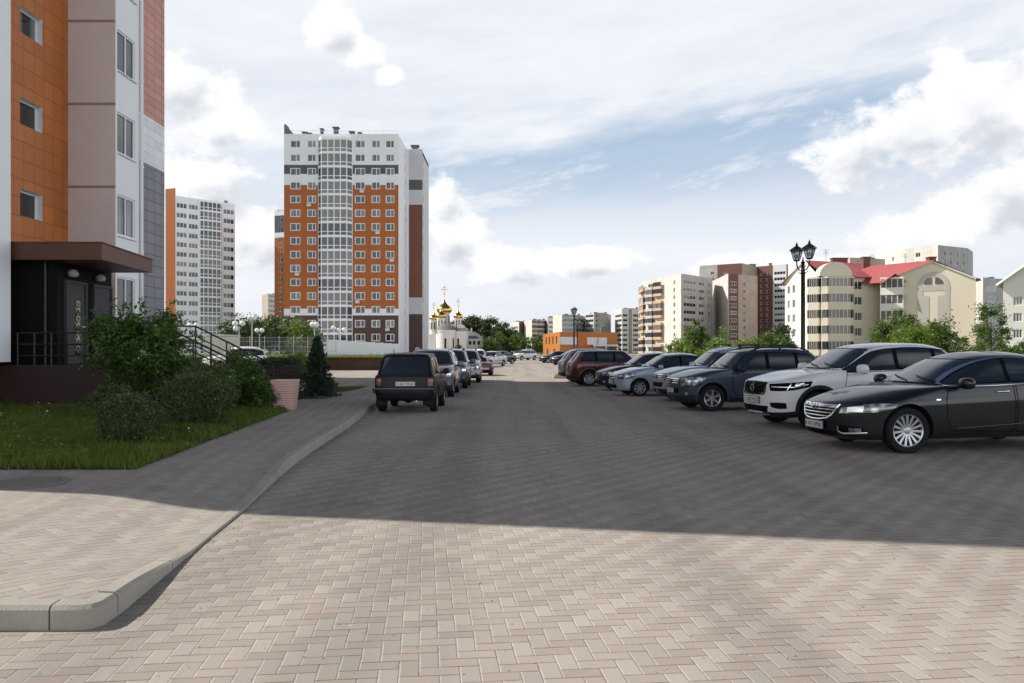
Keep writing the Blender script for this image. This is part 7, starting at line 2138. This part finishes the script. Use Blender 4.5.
def globe_lamp(label, px, d, pys, dx, z0=1.05):
    t = thing('globe_lamp', label, 'street lamp', at(px, d, z=z0), 0, 'white globe lamps by the sports ground')
    zt = [CAM_Z + (HORIZON - py) / FPX * d - z0 for py in pys]; xs = [(q - px) / FPX * d for q in dx]
    mb = MB(); mb.tube([(0, 0, -1), (0, 0, max(zt) - .25)], [.07, .045], 0, 8)
    mb.build('pole', M['steel'], t, 50)
    for x, z in zip(xs, zt):
        if abs(x) > .05:
            a = MB(); a.tube([(0, 0, z - .55), (x * .6, 0, z - .45), (x, 0, z - .22)], .025, 0, 6); a.build('arm', M['steel'], t, 60)
        g = MB(); g.lathe([(0, -.24), (.13, -.22), (.23, -.10), (.25, 0), (.22, .12), (.13, .21), (0, .25)], (x, 0, z), 16, 0); g.build('globe', M['globe'], t, 60)
globe_lamp('tallest single-globe lamp left of the mesh fence middle', 252, 66, (317.5, 317.8), (250.6, 253.8))
globe_lamp('three-globe lamp nearest the white tower', 239, 68, (323.6, 328.6, 323.4), (235.2, 236.0, 242.4))
globe_lamp('short two-globe lamp right of the tallest globe lamp', 259.5, 84, (330.4, 330.4), (257, 262))
globe_lamp('large globe lamp above the tip of the small spruce', 314.5, 64, (324.6, 324.8), (313, 316.2))
globe_lamp('three-globe lamp before the glazed balconies of the orange tower', 339, 86, (327.8, 330, 329.6), (333.5, 338.8, 344.3))
globe_lamp('two-globe lamp seen above the stair railing', 193, 70, (325.5, 325.5), (190, 196.5), 0.1)

def mesh_fence():
    A, B_ = at(205, 64.5), at(336, 67)
    t = thing('mesh_fence', 'tall grey mesh fence of the sports ground with thin posts', 'fence', (A.x, A.y, 1.05)); d = (B_ - A); L = d.length; ang = math.atan2(d.y, d.x); t.rotation_euler = (0, 0, ang)
    H = 1.62; n = 9; s = L / n
    pm = MB(); pm.tube([(0, 0, -.4), (0, 0, H + .06)], .035, 0, 6); pm = pm.mesh('post', M['steel'])
    fm = MB()
    for k in range(1, int(s / .11)):
        fm.box((k * .11, 0, H / 2), (.013, .013, H))
    for z in (.05, .45, .85, 1.25, H - .03):
        fm.box((s / 2, 0.014, z), (s, .016, .022))
    fm = fm.mesh('mesh_panel', M['steel'])
    for k in range(n + 1):
        link('post', pm, t, (k * s, 0, 0))
        if k < n:
            link('mesh_panel', fm, t, (k * s, 0.05, 0))
mesh_fence()
def board_fence():
    A, B_ = at(327.5, 80), at(400, 91)
    t = thing('board_fence', 'white sheet fence running away to the right on top of the brown bank', 'fence', (A.x, A.y, 1.05)); d = (B_ - A); L = d.length; ang = math.atan2(d.y, d.x); t.rotation_euler = (0, 0, ang)
    n = 8; s = L / n; H = 1.5; pm = MB()
    m = int(s / .12)
    rows = [[], []]
    for k in range(m * 2 + 1):
        y = .02 if (k // 1) % 2 else -.02
        rows[0].append(Vector((k * s / (m * 2), y, 0))); rows[1].append(Vector((k * s / (m * 2), y, H)))
    pm.grid(rows, 0); pm = pm.mesh('sheet', M['fence_white']); po = MB(); po.span(-.04, .04, .05, .13, -.3, H + .03); po = po.mesh('post', M['steel'])
    for k in range(n):
        for o in (link('sheet', pm, t, (k * s, 0, 0)), link('post', po, t, (k * s, 0, 0))):
            o.scale = (1, 1, 1.06 - .25 * k / n)
    link('post', po, t, (L, 0, 0)).scale = (1, 1, .81)
board_fence()
def low_wall():
    A, B_ = at(205, 88), at(240, 90); t = thing('garden_wall', 'low beige wall beyond the mesh fence below the white tower', 'wall', (A.x, A.y, 0)); d = B_ - A
    mb = MB(); wall(mb, (0, 0), (d.x, d.y), 0, 3.1, []); mb.quad([(0, 0, 3.1), (d.x, d.y, 3.1), (d.x, d.y + .4, 3.1), (0, .4, 3.1)]); mb.build('panel', M['cream'], t); mb = MB(); mb.bar((0, .1, 3.16), (d.x, d.y + .1, 3.16), .16, 0, 4); mb.build('coping', M['stone_grey'], t)
low_wall()
